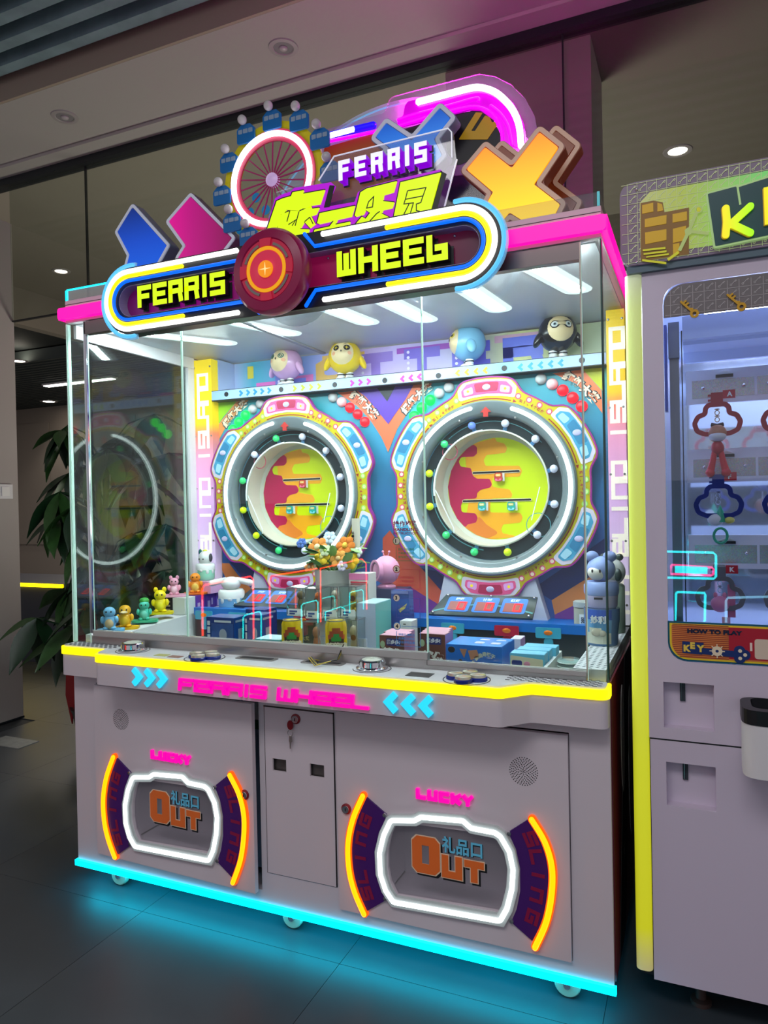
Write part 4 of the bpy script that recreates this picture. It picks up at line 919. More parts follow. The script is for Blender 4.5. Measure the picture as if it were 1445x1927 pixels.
for k in range(4):
    a = 45 + 90 * k; MB().ring(hx, hz, .0755, .0835, -.1725, -.1700, 0, a - 26, a + 26, 14).build('grey_arc', M('grey hub arc', (136, 126, 120), .4), HB)
    MB().ring(hx, hz, .072, .096, -.1745, -.170, 0, 90 * k - 13, 90 * k + 13, 8).build('hub_block', M('crimson hub block', (206, 36, 70), .32, 0, (210, 20, 60), .2), HB)
MB().prism(circ(hx + .03, hz - .005, .142, 40), -.0295, -.0265).build('hub_acrylic', m_clear, HB)

# upper words on clear acrylic
def crown(pts, y0, y1, name, mats, parent=AM, o=(0, 0), s=1.0, r=.006, **k):
    return MB().prism(fillet(poly(pts, y0, o, s), r), y0, y1).build(name, mats, parent, **k)
c5 = (490, 240); k5 = 3.6125; c6 = (680, 130); k6 = 3.4405
yw = -.004
WP = crown([(370, 360), (500, 190), (1290, 0), (1310, 30), (1330, 210), (1250, 560), (250, 730), (20, 700), (100, 440)], yw + .03, yw + .036, 'word_plate', m_clear, o=c5, s=k5, label='clear acrylic plate carrying the upper words')
MB().stroke(poly([(395, 360), (500, 195), (1275, 5), (1298, 30), (1302, 205)], yw + .028, c5, k5), .003, yw + .027, yw + .031).stroke(poly([(1335, 215), (1245, 560)], yw + .028, c5, k5), .004, yw + .027, yw + .031).build('lit_plate_edge', M('pale lit acrylic edge', (226, 232, 240), .2, 0, (226, 232, 245), .5), WP)
word(WP, 'FERRIS', (637, 341), (813, 302), (637, 303), yw - .004, yw + .024, .0145, [EN('lit white letter', (240, 240, 255), 1.0), m_black, EN('lit violet side', (140, 0, 220), .8)], .016, .009, 'letter', 'white letter with violet sides')
crown([(38, 690), (100, 480), (145, 455), (205, 435), (230, 410), (480, 372), (505, 395), (440, 540), (640, 505), (662, 440), (720, 405), (930, 350), (1222, 285), (1240, 300), (1165, 590), (960, 640), (480, 735), (230, 760), (60, 710)], yw - .006, yw + .004, 'chinese_sign_back', EN('lit violet sign back', (186, 0, 220), .85), WP, c5, k5, .004)
crown([(470, 392), (505, 395), (470, 540), (430, 545)], yw - .0068, yw - .006, 'chinese_sign_shade', m_black, WP, c5, k5, .002)
crown([(1224, 292), (1266, 316), (1196, 570), (1140, 596)], yw - .0068, yw - .006, 'chinese_sign_shade', m_black, WP, c5, k5, .002)
glyphs = [[(45, 690), (110, 500), (150, 482), (208, 466), (218, 440), (292, 426), (290, 450), (436, 424), (404, 520), (345, 528), (340, 545), (270, 552), (262, 566), (175, 560), (160, 585), (138, 590), (108, 690)],
          [(140, 592), (205, 565), (262, 568), (262, 572), (345, 532), (352, 552), (398, 545), (378, 588), (345, 600), (372, 655), (336, 682), (298, 640), (268, 690), (330, 692), (322, 726), (240, 735), (110, 720), (118, 660)],
          [(385, 650), (402, 582), (640, 532), (618, 604), (522, 625), (508, 660), (608, 640), (600, 690), (356, 730), (368, 694), (470, 672), (500, 632), (398, 655)],
          [(640, 598), (680, 440), (720, 415), (925, 364), (904, 438), (838, 458), (832, 500), (908, 508), (894, 546), (832, 560), (822, 584), (880, 612), (845, 640), (630, 680), (660, 640), (690, 605), (715, 620), (745, 580), (715, 560), (700, 590), (648, 604)],
          [(905, 612), (952, 372), (1226, 306), (1150, 580), (960, 640), (890, 650)]]
for g in glyphs:
    m = MB().prism(poly(g, yw - .012, c5, k5), yw - .012, yw - .004, 0).stroke(poly(g, yw - .0075, c5, k5), .0035, yw - .0108, yw - .004, 1, True); m.build('chinese_letter', [l_yel, m_black], WP, None, 'lime lit Chinese letter')
m = MB()
for ln in ([(1000, 430), (1125, 408), (1105, 465), (985, 488), (1000, 430)], [(985, 488), (975, 520), (1040, 512), (1020, 580)], [(1105, 465), (1090, 510), (1060, 520), (1060, 565), (1085, 570)], [(975, 590), (1010, 520)], [(735, 505), (770, 470), (762, 540), (722, 548), (735, 505)], [(740, 640), (790, 585), (812, 570)], [(200, 566), (180, 640)], [(262, 572), (236, 668)], [(190, 660), (240, 628), (215, 668)], [(300, 640), (335, 610), (358, 655)]):
    m.stroke(poly(ln, yw - .0125, c5, k5), .0028, yw - .0132, yw - .012)
m.build('chinese_inner_lines', m_black, WP)
# ferris wheel sign
yf = .14; (fx, fz) = (.868, 2.612); fr_ = .163
FW_ = part(MB().lathe([(.142, 0), (.205, 0), (.205, .012), (.142, .012), (.142, 0)], (fx, yf, fz), 'y', 48, 0, False), 'ferris_wheel_sign', M('mustard sign print', (190, 176, 10), .35, 0, (190, 176, 0), .15), 20, 'ferris wheel sign with a white light ring')
MB().ring(fx, fz, .134, .176, yf - .018, yf - .0125).build('wheel_rim', M('rose wheel rim', (186, 52, 84), .35, 0, (190, 40, 80), .2), FW_)
MB().neon(arc(fx, fz, .157, 0, 354, 60), .010, yf - .024, 0, 8, True).build('white_wheel_light', EN('sign ring light', (250, 246, 255), 3.5), FW_, 60)
m = MB()
for k in range(22): a = 2 * PI * k / 22 + .1; m.stroke([(fx + .02 * math.cos(a), fz + .02 * math.sin(a)), (fx + .138 * math.cos(a), fz + .138 * math.sin(a))], .0042, yf - .016, yf - .013)
m.build('spoke', M('magenta spoke', (140, 24, 84), .35, 0, (150, 10, 90), .2), FW_)
MB().lathe([(.024, .0), (.024, .02), (.012, .026), (0, .027)], (fx, yf, fz), 'y', 20).build('wheel_hub', M('lilac hub', (206, 180, 220), .3, 0, (206, 170, 226), .3), FW_, 40)
for u, v in ((512, 226), (563, 227), (602, 261), (621, 323), (463, 252), (431, 306), (418, 368), (437, 419), (468, 446)):
    X, Z = at(u, v, .118); w = .037; h = .033
    o = MB().prism(fillet([(X - w, Z - h), (X + w, Z - h), (X + w, Z + h * .5), (X + w * .5, Z + h), (X - w * .5, Z + h), (X - w, Z + h * .5)], .008), .114, .122).build('gondola', M('blue gondola print', (6, 92, 150), .35, 0, (0, 90, 160), .2), FW_)
    m = MB()
    for a, b in ((-.030, -.013), (-.010, .010), (.013, .030)): m.prism(fillet(rect(X + a, X + b, Z + .001, Z + .016), .003), .1125, .114)
    m.build('gondola_window', M('pale gondola window', (150, 176, 200), .4), o)
    MB().ball((X - .005, .102, Z + h + .011), .0165, 0, 18, 12).build('gondola_ball', M('grey white ball', (216, 214, 212), .25), o, 60)
# the crosses
def cross(pts, y0, d, mats, o, s, name, lab, rim=.018):
    raw = poly(pts, y0, o, s); ins = fillet(raw, .006)
    P = part(MB().prism(fillet(off_poly(raw, rim), rim * .9), y0, y0 + d), name, mats[0], None, lab)
    MB().prism(ins, y0 - .006, y0 - .0002).build('lit_face', mats[1], P)
    MB().stroke(fillet(off_poly(raw, rim * .52), rim * .6), rim * .72, y0 - .0055, y0 - .0002, 0, True).build('rim_line', mats[2], P)
    return P
XO = [(685, 655), (805, 512), (976, 646), (1155, 415), (1276, 512), (1118, 750), (1286, 880), (1230, 990), (1090, 1010), (960, 930), (900, 1000), (820, 1010), (770, 960), (856, 800)]
m_obody = M('rust acrylic', (126, 50, 28), .3, 0, (140, 50, 20), .12); m_orim = M('taupe rim', (206, 172, 152), .35, 0, (206, 160, 130), .22)
cross(XO, .08, .05, [m_obody, ramp_mat('orange cross light', [(0, (255, 214, 10)), (.45, (250, 184, 20)), (1, (255, 132, 10))], 2, 1.0), m_orim], c6, k6, 'cross_sign', 'front orange lit cross sign')
cross([(a + 105, b - 8) for a, b in XO], .22, .05, [m_obody, M('unlit rust face', (140, 70, 34), .3, 0, (150, 60, 20), .15), m_orim], c6, k6, 'cross_sign', 'unlit rust cross sign behind the orange one')
cross([(98, 445), (165, 357), (330, 468), (510, 262), (576, 322), (470, 455), (520, 560), (440, 640), (330, 560), (230, 640), (170, 540), (200, 520)], .19, .05, [M('grey blue acrylic', (120, 134, 160), .3), ramp_mat('blue cross light', [(0, (90, 170, 235)), (.5, (40, 120, 215)), (1, (10, 80, 180))], 2, .8), M('pale rim', (210, 212, 220), .35, 0, (190, 200, 225), .25)], c6, k6, 'cross_sign', 'blue lit cross sign behind the white letters')
# chevrons
c1 = (180, 130); k1 = 2.89
cross([(205, 757), (388, 962), (330, 1066), (300, 1110), (160, 1130), (190, 1012), (125, 888)], .13, .05, [M('grey blue acrylic', (120, 134, 160), .3), ramp_mat('blue chevron light', [(0, (0, 90, 216)), (.5, (0, 70, 190)), (1, (0, 40, 120))], 2, .75), M('pale rim', (210, 212, 220), .35, 0, (190, 200, 225), .25)], c1, k1, 'chevron_sign', 'blue lit chevron sign', .015)
cross([(520, 698), (742, 922), (690, 990), (640, 1060), (430, 1110), (456, 1028), (497, 962), (404, 832)], .13, .05, [M('plum acrylic', (110, 80, 110), .3), ramp_mat('magenta chevron light', [(0, (216, 0, 140)), (.4, (180, 6, 120)), (1, (130, 10, 80))], 0, .7), M('pale rim', (210, 212, 220), .35, 0, (190, 200, 225), .25)], c1, k1, 'chevron_sign', 'magenta lit chevron sign', .015)
# magenta arch panel at the back
ya = .26
AP = crown([(-260, 400), (0, 325), (150, 285), (188, 180), (760, 30), (860, 45), (970, 100), (1060, 190), (1120, 300), (1142, 420), (1140, 640), (-260, 760)], ya + .012, ya + .018, 'arch_panel', acrylic('frosted lilac acrylic', (196, 170, 206), .28, .12, (190, 60, 190)), o=c6, s=k6, r=.02, label='magenta lit acrylic arch panel')
arch = smooth_line(poly([(372, 216), (560, 166), (700, 130), (775, 124), (860, 150), (930, 205), (985, 275), (1022, 370), (1036, 500)], ya, c6, k6), 5)
MB().neon(arch, .0105, ya - .004, 0).build('white_arch_light', EN('arch white light', (255, 246, 255), 4.0), AP, 60)
crown([(280, 238), (300, 210), (600, 135), (760, 100), (880, 130), (985, 220), (1050, 350), (1062, 520), (905, 480), (900, 420), (860, 330), (770, 265), (700, 262), (230, 380), (235, 330), (270, 300)], ya + .002, ya + .010, 'arch_band', acrylic('magenta lit acrylic', (190, 0, 190), 1.0, .75, (214, 0, 214)), AP, c6, k6, .008)
for pts in ([(230, 372), (440, 310), (640, 258), (750, 246), (840, 285), (890, 350), (910, 420), (912, 480)], [(240, 330), (330, 300), (560, 240), (740, 190), (760, 205)], [(840, 240), (900, 290), (950, 370), (975, 490)]):
    MB().neon(smooth_line(poly(pts, ya, c6, k6), 4), .0055, ya - .001, 0).build('magenta_arch_light', n_mag, AP, 60)
MB().neon(smooth_line(poly([(300, 240), (600, 165), (760, 135), (880, 170), (975, 260), (1030, 370), (1045, 480)], ya + .03, c6, k6), 4), .010, ya + .032, 0).build('rear_light_strip', EN('rear magenta light', (255, 20, 200), 240), AP, 60)
crown([(270, 390), (560, 300), (760, 262), (850, 320), (900, 420), (905, 500), (640, 620), (270, 640)], ya + .0105, ya + .0118, 'arch_dark_field', m_black, AP, c6, k6, .004)
for pts in ([(630, 455), (740, 280), (785, 282), (710, 400), (735, 400), (800, 300), (830, 310), (845, 345), (870, 340), (880, 360), (815, 455)], ):
    crown(pts, ya + .0085, ya + .010, 'arch_stripe', M('mustard stripe print', (190, 150, 20), .4, 0, (190, 150, 0), .2), AP, c6, k6, .002)
cA = (560, 120); kA = 2.4083
MB().neon(poly([(150, 325), (252, 298)], ya - .003, cA, kA), .0095, ya - .004, 0).build('short_white_light', n_white, AP, 60)
MB().neon(poly([(150, 322), (340, 277)], ya, cA, kA), .013, ya + .004, 0).build('deep_blue_light', EN('deep blue neon', (30, 10, 235), 1.2), AP, 60)
MB().neon(poly([(130, 352), (380, 300)], ya, cA, kA), .006, ya + .002, 0).build('magenta_arch_light', n_mag, AP, 60)
crown([(120, 380), (400, 300), (420, 560), (100, 640)], ya + .006, ya + .010, 'amber_field', ramp_mat('amber field print', [(0, (150, 70, 40)), (.5, (170, 110, 30)), (1, (170, 30, 30))], 2, .25), AP, cA, kA, .01)
# big pale ring behind everything
cs = at(745, 520, .31); 
SR = part(MB().prism(arc(cs[0], cs[1] + .02, .60, 8, 172, 60) + arc(cs[0], cs[1] + .02, .50, 172, 8, 60), .31, .316), 'saucer_ring', acrylic('pale blue acrylic', (190, 206, 222), .6, .12), None, 'pale acrylic arc with blue dots behind the signs')
MB().prism(arc(cs[0], cs[1] + .02, .498, 8, 172, 48), .318, .322).build('saucer_field', acrylic('navy acrylic field', (10, 26, 40), .75), SR)
m = MB()
for u, v in ((845, 297), (866, 299), (470, 400), (482, 372), (500, 395), (452, 432), (925, 330)):
    X, Z = at(u, v, .309); m.prism(circ(X, Z, .019, 16), .3085, .3098)
m.build('blue_dot', M('blue dot print', (30, 140, 200), .4, 0, (30, 140, 200), .3), SR)
MB().stroke(arc(cs[0], cs[1] + .02, .585, 10, 170, 50), .006, .3085, .3098).stroke(arc(cs[0], cs[1] + .02, .515, 10, 170, 50), .005, .3085, .3098).build('blue_line', M('light blue line print', (130, 200, 230), .4, 0, (120, 200, 235), .4), SR)

# --- ledges inside the case (they carry prizes and belong to the machine)
part(MB(FX).prism([(.04, .887), (.04, .968), (.78, 1.0), (.78, .887)], .024, .172), 'side_ledge', M('white ledge board', (216, 218, 222), .45))
part(MB().box(1.897, 1.988, .036, .79, .887, .972), 'side_ledge', M('white ledge board', (216, 218, 222), .45))
mb = MB(FZ)
for i in range(5):
    for j in range(32):
        x = 1.906 + i * .0185; yy = .05 + j * .023 + (i % 2) * .0115; mb.prism([(x - .0055, yy), (x, yy - .0035), (x + .0055, yy), (x, yy + .0035)], .9722, .9727)
for i in range(70):
    for j in range(18):
        x = .22 + i * .022; yy = .06 + j * .024 + (i % 2) * .012; mb.prism([(x - .0055, yy), (x, yy - .0035), (x + .0055, yy), (x, yy + .0035)], .8862, .8867)
part(mb, 'peg_holes', M('dark peg hole', (70, 84, 84), .6), kind='stuff')

# ================================================================ PRIZES
def vmat(n, c, r=.35, **k): return M('toy ' + n, c, r, **k)
eye = vmat('black', (18, 18, 20), .2); cream = vmat('cream', (238, 214, 166)); twhite = vmat('white', (236, 238, 236))
def obj(mb, name, mats, parent, smooth=50): return mb.build(name, mats, parent, smooth)
# four round bird toys on the shelf
def round_toy(u, v, col, rz, label, face, size=1.0, beads=3):
    yb = .842; x, z = at(u, v, yb); z = 2.009; s = .076 * size; C = M('toy ' + label.split(' ')[0], col, .22, coat=.4)
    t = thing('round_bird_toy', label, 'toy', (0, 0, 0), 'round bird toys on the shelf')
    H = .038 + s * .98
    obj(MB().ball((0, 0, H), (s, s * .96, s * 1.0), 0, 32, 20), 'body', C, t)
    FR = Matrix.Translation((0, 0, H)) @ Matrix.Rotation(R(-9), 4, 'X')
    o = obj(MB(FR).ball((0, -s * .30, 0), (s * .80, s * .76, s * .80), 0, 28, 16), 'face_patch', cream, t)
    m = MB(); yy = 0.0
    def wrap(m):          # lay the printed features onto the curved face
        for i, (a, b, c) in enumerate(m.v):
            q = max(.05, 1 - (a / (s * .80)) ** 2 - (c / (s * .80)) ** 2); m.v[i] = tuple(FR @ Vector((a, -s * .30 - s * .76 * math.sqrt(q) + (b * .35 if b < 0 else .004), c)))
        return m
    if face == 'mask':
        m.prism(fillet([(-.044, .012), (-.030, .026), (-.006, .018), (.006, .018), (.030, .026), (.044, .012), (.036, -.006), (.020, -.008), (.006, .004), (-.006, .004), (-.020, -.008), (-.036, -.006)], .010), yy - .008, yy + .03, 0)
        for sx in (-.027, .027): m.prism(circ(sx, .008, .012, 18), yy - .010, yy - .007, 1).prism(circ(sx, .008, .0065, 14), yy - .0115, yy - .009, 2).prism(circ(sx, .008, .004, 12), yy - .0125, yy - .011, 0)
        obj(wrap(m), 'mask', [eye, twhite, vmat('pale eye', (150, 180, 190))], t, 30)
    else:
        for sx in (-.024, .024):
            if face == 'star': m.prism(circ(sx, .018, .0135, 18), yy - .008, yy + .02, 0).prism([(sx + (.010 if k % 2 == 0 else .0035) * math.cos(R(90 + 45 * k)), .018 + (.010 if k % 2 == 0 else .0035) * math.sin(R(90 + 45 * k))) for k in range(8)], yy - .0095, yy - .007, 1)
            elif face == 'swirl': m.ring(sx, .014, .010, .0125, yy - .008, yy + .02, 2, n=18).ring(sx, .014, .004, .0062, yy - .008, yy + .02, 2, n=14)
            else: m.prism(circ(sx, .016, .010, 18), yy - .006, yy + .02, 1).prism(circ(sx, .016, .006, 14), yy - .008, yy - .005, 0)
            if face != 'plain': m.prism(circ(sx * 1.5, -.006, .008, 14), yy - .003, yy + .03, 3)
        m.prism([(-.003, .004), (.003, .004), (0, -.006)], yy - .008, yy + .02, 0)
        obj(wrap(m), 'face_features', [eye, vmat('gold star', (230, 200, 40)), vmat('teal swirl', (60, 120, 110)), vmat('blush', (240, 170, 130))], t, 30)
    for sx in (-1, 1):
        FR2 = Matrix.Translation((sx * s * .98, -.004, H - s * .22)) @ Matrix.Rotation(R(-sx * 26), 4, 'Y')
        obj(MB(FR2).ball((0, 0, -s * .12), (s * .20, s * .28, s * .46), 0, 16, 12), 'wing', C, t)
    obj(MB().tube([(0, 0, H + s * .97), (0, 0, H + s * 1.08)], .006).ball((0, 0, H + s * 1.14), .012, 0, 14, 10), 'antenna', C, t)
    for sx in (-1, 1): 
        b = obj(MB().lathe([(.016, .02), (.018, .034), (.016, .042)], (sx * .019, 0, 0), 'z', 16, 0).ball((sx * .020, -.010, .012), (.021, .030, .014), 0, 18, 10), 'boot', twhite, t)
        obj(MB().lathe([(.0185, .030), (.0190, .033), (.0185, .036)], (sx * .019, 0, 0), 'z', 16), 'boot_band', eye, b)
    t.location = (x, yb, z); t.rotation_euler = (0, 0, rz); return t
round_toy(540, 722, (214, 166, 208), R(-8), 'lilac round bird toy with swirl eyes, leftmost on the high shelf', 'swirl')
round_toy(650, 715, (246, 206, 10), R(14), 'yellow round bird toy with star eyes on the high shelf', 'star')
round_toy(882, 690, (130, 190, 222), R(-62), 'light blue round bird toy turned sideways on the high shelf', 'plain')
round_toy(1050, 670, (24, 28, 32), R(22), 'black round bird toy with a mask, rightmost on the high shelf', 'mask')

# plain little figures on the left ledge
def figure(u, v, body, belly, stand, label, ears, h=.098, kind=0):
    y, z = atx(u, v, .105); z = max(z, .968 + (y - .04) * .043)
    t = thing('toy_figure', label, 'toy', (.105, y, z), 'little toy figures along the left ledge'); k = h / .088
    B = M('toy paint %d %d %d' % body, body, .35); 
    def b(mb, nm, mt): o = mb.build(nm, mt, None, 50); o.parent = t; return o
    b(MB(FZ).prism(fillet([(-.05, -.032), (.052, -.032), (.056, .03), (-.05, .03)], .02), 0, .009), 'stand', M('toy stand %d %d %d' % stand, stand, .4))
    b(MB().ball((0, 0, .034 * k), (.022 * k, .020 * k, .028 * k), 0, 18, 12), 'torso', B)
    b(MB().ball((0, -.010, .030 * k), (.016 * k, .014 * k, .021 * k), 0, 16, 10), 'belly', M('toy paint %d %d %d' % belly, belly, .4))
    hd = b(MB().ball((0, -.003, .068 * k), (.021 * k, .020 * k, .019 * k), 0, 18, 12), 'head', B)
    m = MB()
    for sx in (-1, 1): m.ball((sx * .008 * k, -.0205 * k, .071 * k), .0032 * k, 0, 10, 6)
    o = m.build('eyes', eye, None, 50); o.parent = hd
    for sx in (-1, 1):
        b(MB().ball((sx * .023 * k, -.006, .042 * k), (.008 * k, .008 * k, .013 * k), 0, 12, 8), 'arm', B); b(MB().ball((sx * .013 * k, -.010, .014), (.010 * k, .014 * k, .007), 0, 12, 8), 'foot', B)
        if ears == 'round': b(MB().ball((sx * .015 * k, 0, .088 * k), (.008 * k, .005 * k, .010 * k), 0, 12, 8), 'ear', B)
    if ears == 'cap': b(MB().ball((0, .004, .085 * k), (.020 * k, .020 * k, .014 * k), 0, 16, 10), 'cap', M('toy green', (50, 150, 60), .35))
    if ears == 'bill': b(MB().ball((0, -.024 * k, .063 * k), (.013 * k, .013 * k, .005 * k), 0, 14, 8), 'bill', cream)
    t.rotation_euler = (0, 0, R(35)); return t
figure(207, 1188, (110, 176, 216), (206, 176, 130), (100, 170, 206), 'blue toy figure at the front end of the left ledge', None)
figure(236, 1184, (236, 176, 20), (240, 190, 40), (232, 180, 10), 'orange yellow duck toy figure on a yellow stand', 'bill')
figure(272, 1170, (70, 186, 160), (110, 200, 180), (60, 170, 130), 'teal toy figure with a green cap on a teal stand', 'cap', .090)
figure(302, 1155, (244, 220, 10), (244, 226, 40), (226, 206, 20), 'bright yellow toy figure on a yellow stand', 'round', .104)
def figure_on(o, x, y, z): o.location = (x, y, z)
ff = figure(330, 1122, (236, 166, 190), (240, 190, 206), (236, 170, 196), 'pink toy figure standing on the black and white boxes', 'round', .084); ff.location = (.085, .492, 1.064)
ff = figure(352, 1112, (236, 140, 20), (244, 200, 90), (226, 110, 30), 'orange toy figure standing on the purple boxes', None, .098); ff.location = (.125, .588, 1.064)

def gift_box(name, label, x0, x1, y0, y1, z0, z1, mat, cat='box', group=None, prints=(), top=None, right=None):
    t = thing(name, label, cat, ((x0 + x1) / 2, (y0 + y1) / 2, z0), group)
    MB().rbox(x0, x1, y0, y1, z0, z1, .002).build('carton', mat, t)
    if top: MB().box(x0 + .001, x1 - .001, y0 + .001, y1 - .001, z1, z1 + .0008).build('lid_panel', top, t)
    if right: MB().box(x1, x1 + .0008, y0 + .001, y1 - .001, z0 + .001, z1 - .001).build('side_panel', right, t)
    for nm, mb, mt in prints: mb.build(nm, mt, t)
    return t
def bm_(c, r=.4, **k): return M('carton %d %d %d' % c, c, r, **k)
purple = bm_((84, 50, 150))
gift_box('gift_box', 'small black gift box with gold marks on the left ledge', .03, .098, .462, .535, .988, 1.062, bm_((28, 24, 28)), prints=[('mark_print', MB().box(.04, .05, .4612, .4619, 1.0, 1.05).box(.06, .085, .4612, .4619, 1.005, 1.012).box(.06, .085, .4612, .4619, 1.022, 1.03).box(.06, .085, .4612, .4619, 1.04, 1.048), bm_((190, 170, 130)))])
gift_box('gift_box', 'small white gift box beside the black one on the left ledge', .1, .165, .462, .535, .988, 1.062, bm_((220, 226, 220)))
for k in range(3):
    a = .538 + k * .072; gift_box('gift_box', ('purple gift box on the left ledge, nearest the white box', 'purple gift box on the left ledge, middle of its row of three', 'purple gift box on the left ledge, last before the light strip')[k], .03, .165, a, a + .07, .992, 1.062, purple, group='purple boxes on the left ledge', prints=[('mark_print', MB().box(.1655, .1662, a + .012, a + .03, 1.0, 1.03).box(.1655, .1662, a + .04, a + .05, 1.01, 1.04), bm_((200, 190, 220)))])
gift_box('gift_box', 'pink carton lying on the purple boxes by the light strip', .06, .185, .62, .742, 1.0625, 1.118, bm_((226, 160, 196)), prints=[('mark_print', MB().prism(circ(.10, 1.092, .012, 14), .6192, .6199, 0).prism(circ(.135, 1.085, .010, 14), .6192, .6199, 1), [bm_((120, 70, 80)), bm_((230, 170, 60))])], right=bm_((230, 176, 214)))
# icing-topped bottle toys
def icing_cup(x, y, z, r, h, base, label, top):
    t = thing('icing_bottle_toy', label, 'toy', (x, y, z)); 
    def b(mb, nm, mt): o = mb.build(nm, mt, None, 50); o.parent = t; return o
    b(MB().lathe([(r * .86, 0), (r * .98, .008), (r, .02), (r, h * .62)], n=28), 'cup', M('toy cup %d %d %d' % base, base, .35))
    b(MB().lathe([(r * 1.03, h * .62 - .0), (r * 1.04, h * .9), (r * .9, h), (0, h)], n=28), 'icing', twhite)
    m = MB()
    for k in range(9): a = 2 * PI * k / 9; m.ball((r * .83 * math.cos(a), r * .83 * math.sin(a), h * (.60 if k % 2 else .54)), (r * .25, r * .25, h * (.12 if k % 2 else .2)), 0, 10, 8)
    b(m, 'icing_drip', twhite)
    for k in range(4): a = PI / 4 + k * PI / 2; b(MB().ball((r * .7 * math.cos(a), r * .7 * math.sin(a), .002), (.008, .008, .006), 0, 8, 6), 'foot', M('toy cup %d %d %d' % base, base, .35))
    if top == 'dome':
        b(MB().ball((0, 0, h + r * .55), (r * .74, r * .7, r * .82), 0, 22, 14), 'dome_head', twhite); b(MB().ball((0, 0, h + r * 1.35), (r * .25, r * .25, r * .16), 0, 12, 8), 'pompom', vmat('lime', (220, 226, 60)))
        b(MB().ball((r * .74, -.0, h + r * .62), (r * .18, r * .26, r * .46), 0, 12, 8), 'dark_ear', vmat('charcoal', (60, 56, 64))); b(MB().ball((-r * .62, .0, h + r * 1.18), (r * .2, r * .2, r * .36), 0, 12, 8), 'teal_ear', vmat('deep teal', (20, 90, 90)))
        m = MB()
        for sx in (-.011, .011): m.ball((sx, -r * .69, h + r * .5), .0032, 0, 8, 6)
        b(m, 'eyes', eye)
    else:
        b(MB().ball((0, 0, h + r * .45), (r * .78, r * .7, r * .55), 0, 22, 14), 'dome_head', twhite)
        for sx in (-1, 1): b(MB().tube([(sx * r * .4, 0, h + r * .75), (sx * r * 1.0, 0, h + r * .62), (sx * r * 1.55, -.004, h + r * .5)], [r * .22, r * .24, r * .26], 0, 12).ball((sx * r * 1.58, -.004, h + r * .5), r * .25, 0, 12, 8), 'side_lobe', twhite)
    return t
icing_cup(.112, .68, 1.119, .043, .078, (150, 220, 190), 'mint and white bottle toy on the pink carton', 'dome')
x, z = at(441, 1143, .62); tq = icing_cup(x, .60, .9905, .056, .10, (120, 176, 220), 'pale blue and white bottle toy behind the dark blue boxes', 'lobes'); tq.rotation_euler = (0, 0, R(18))
# dark blue figure boxes
navy = bm_((16, 52, 120), .25)
def hero(label, u0, u1, vt, y0, dep):
    x0, zt = at(u0, vt, y0); x1, _ = at(u1, vt, y0); w = x1 - x0; zc_ = (zt + .887) / 2 + .012
    sil = bm_((150, 156, 170), .3); cl = bm_((90, 120, 170), .4)
    pr = [('sky_print', MB().box(x0 + w * .18, x1 - w * .04, y0 - .0008, y0, .90, zt - .022), bm_((44, 80, 150), .4, var=.5, vscale=26)), ('title_print', MB().box(x0 + w * .3, x1 - w * .1, y0 - .0016, y0 - .0009, zt - .018, zt - .010).box(x0 + w * .04, x0 + w * .14, y0 - .0016, y0 - .0009, zt - .03, zt - .014).box(x0 + w * .04, x0 + w * .14, y0 - .0016, y0 - .0009, zt - .06, zt - .036).box(x0 + w * .04, x0 + w * .14, y0 - .0016, y0 - .0009, zt - .09, zt - .066), bm_((206, 214, 220))),
          ('silver_print', MB().ball((x0 + w * .6, y0 - .001, zc_), (w * .14, .001, .022), 0, 14, 8).ball((x0 + w * .6, y0 - .001, zc_ - .04), (w * .24, .001, .026), 0, 14, 8).box(x1 + .0004, x1 + .0012, y0 + dep * .3, y0 + dep * .7, zc_ - .05, zc_ + .02).box(x1 + .0004, x1 + .0012, y0 + dep * .1, y0 + dep * .9, zt - .018, zt - .010), sil)]
    gift_box('figure_box', label, x0, x1, y0, y0 + dep, .887, zt, navy, group='dark blue figure boxes', prints=pr, top=bm_((40, 86, 160), .2))
hero('dark blue figure box nearest the glass, leftmost of the three', 388, 440, 1161, .17, .085)
hero('dark blue figure box with silver print, middle of the three', 460, 492, 1157, .20, .085)
hero('dark blue figure box farthest back, behind the middle one', 462, 497, 1147, .30, .09)
x0, z0 = at(486, 1200, .10); x1, z1 = at(532, 1200, .10)
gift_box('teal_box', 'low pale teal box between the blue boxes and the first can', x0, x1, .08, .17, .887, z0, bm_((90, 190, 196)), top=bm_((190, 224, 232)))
gift_box('white_box', 'low cream box with a purple card on the case floor', .22, .33, .10, .22, .887, .93, bm_((226, 220, 190)), top=bm_((232, 228, 206)))
o = MB().box(.235, .36, .055, .095, .887, .948).build('purple_card', purple); tag(o, 'small purple card box standing by the sill on the left', 'box')
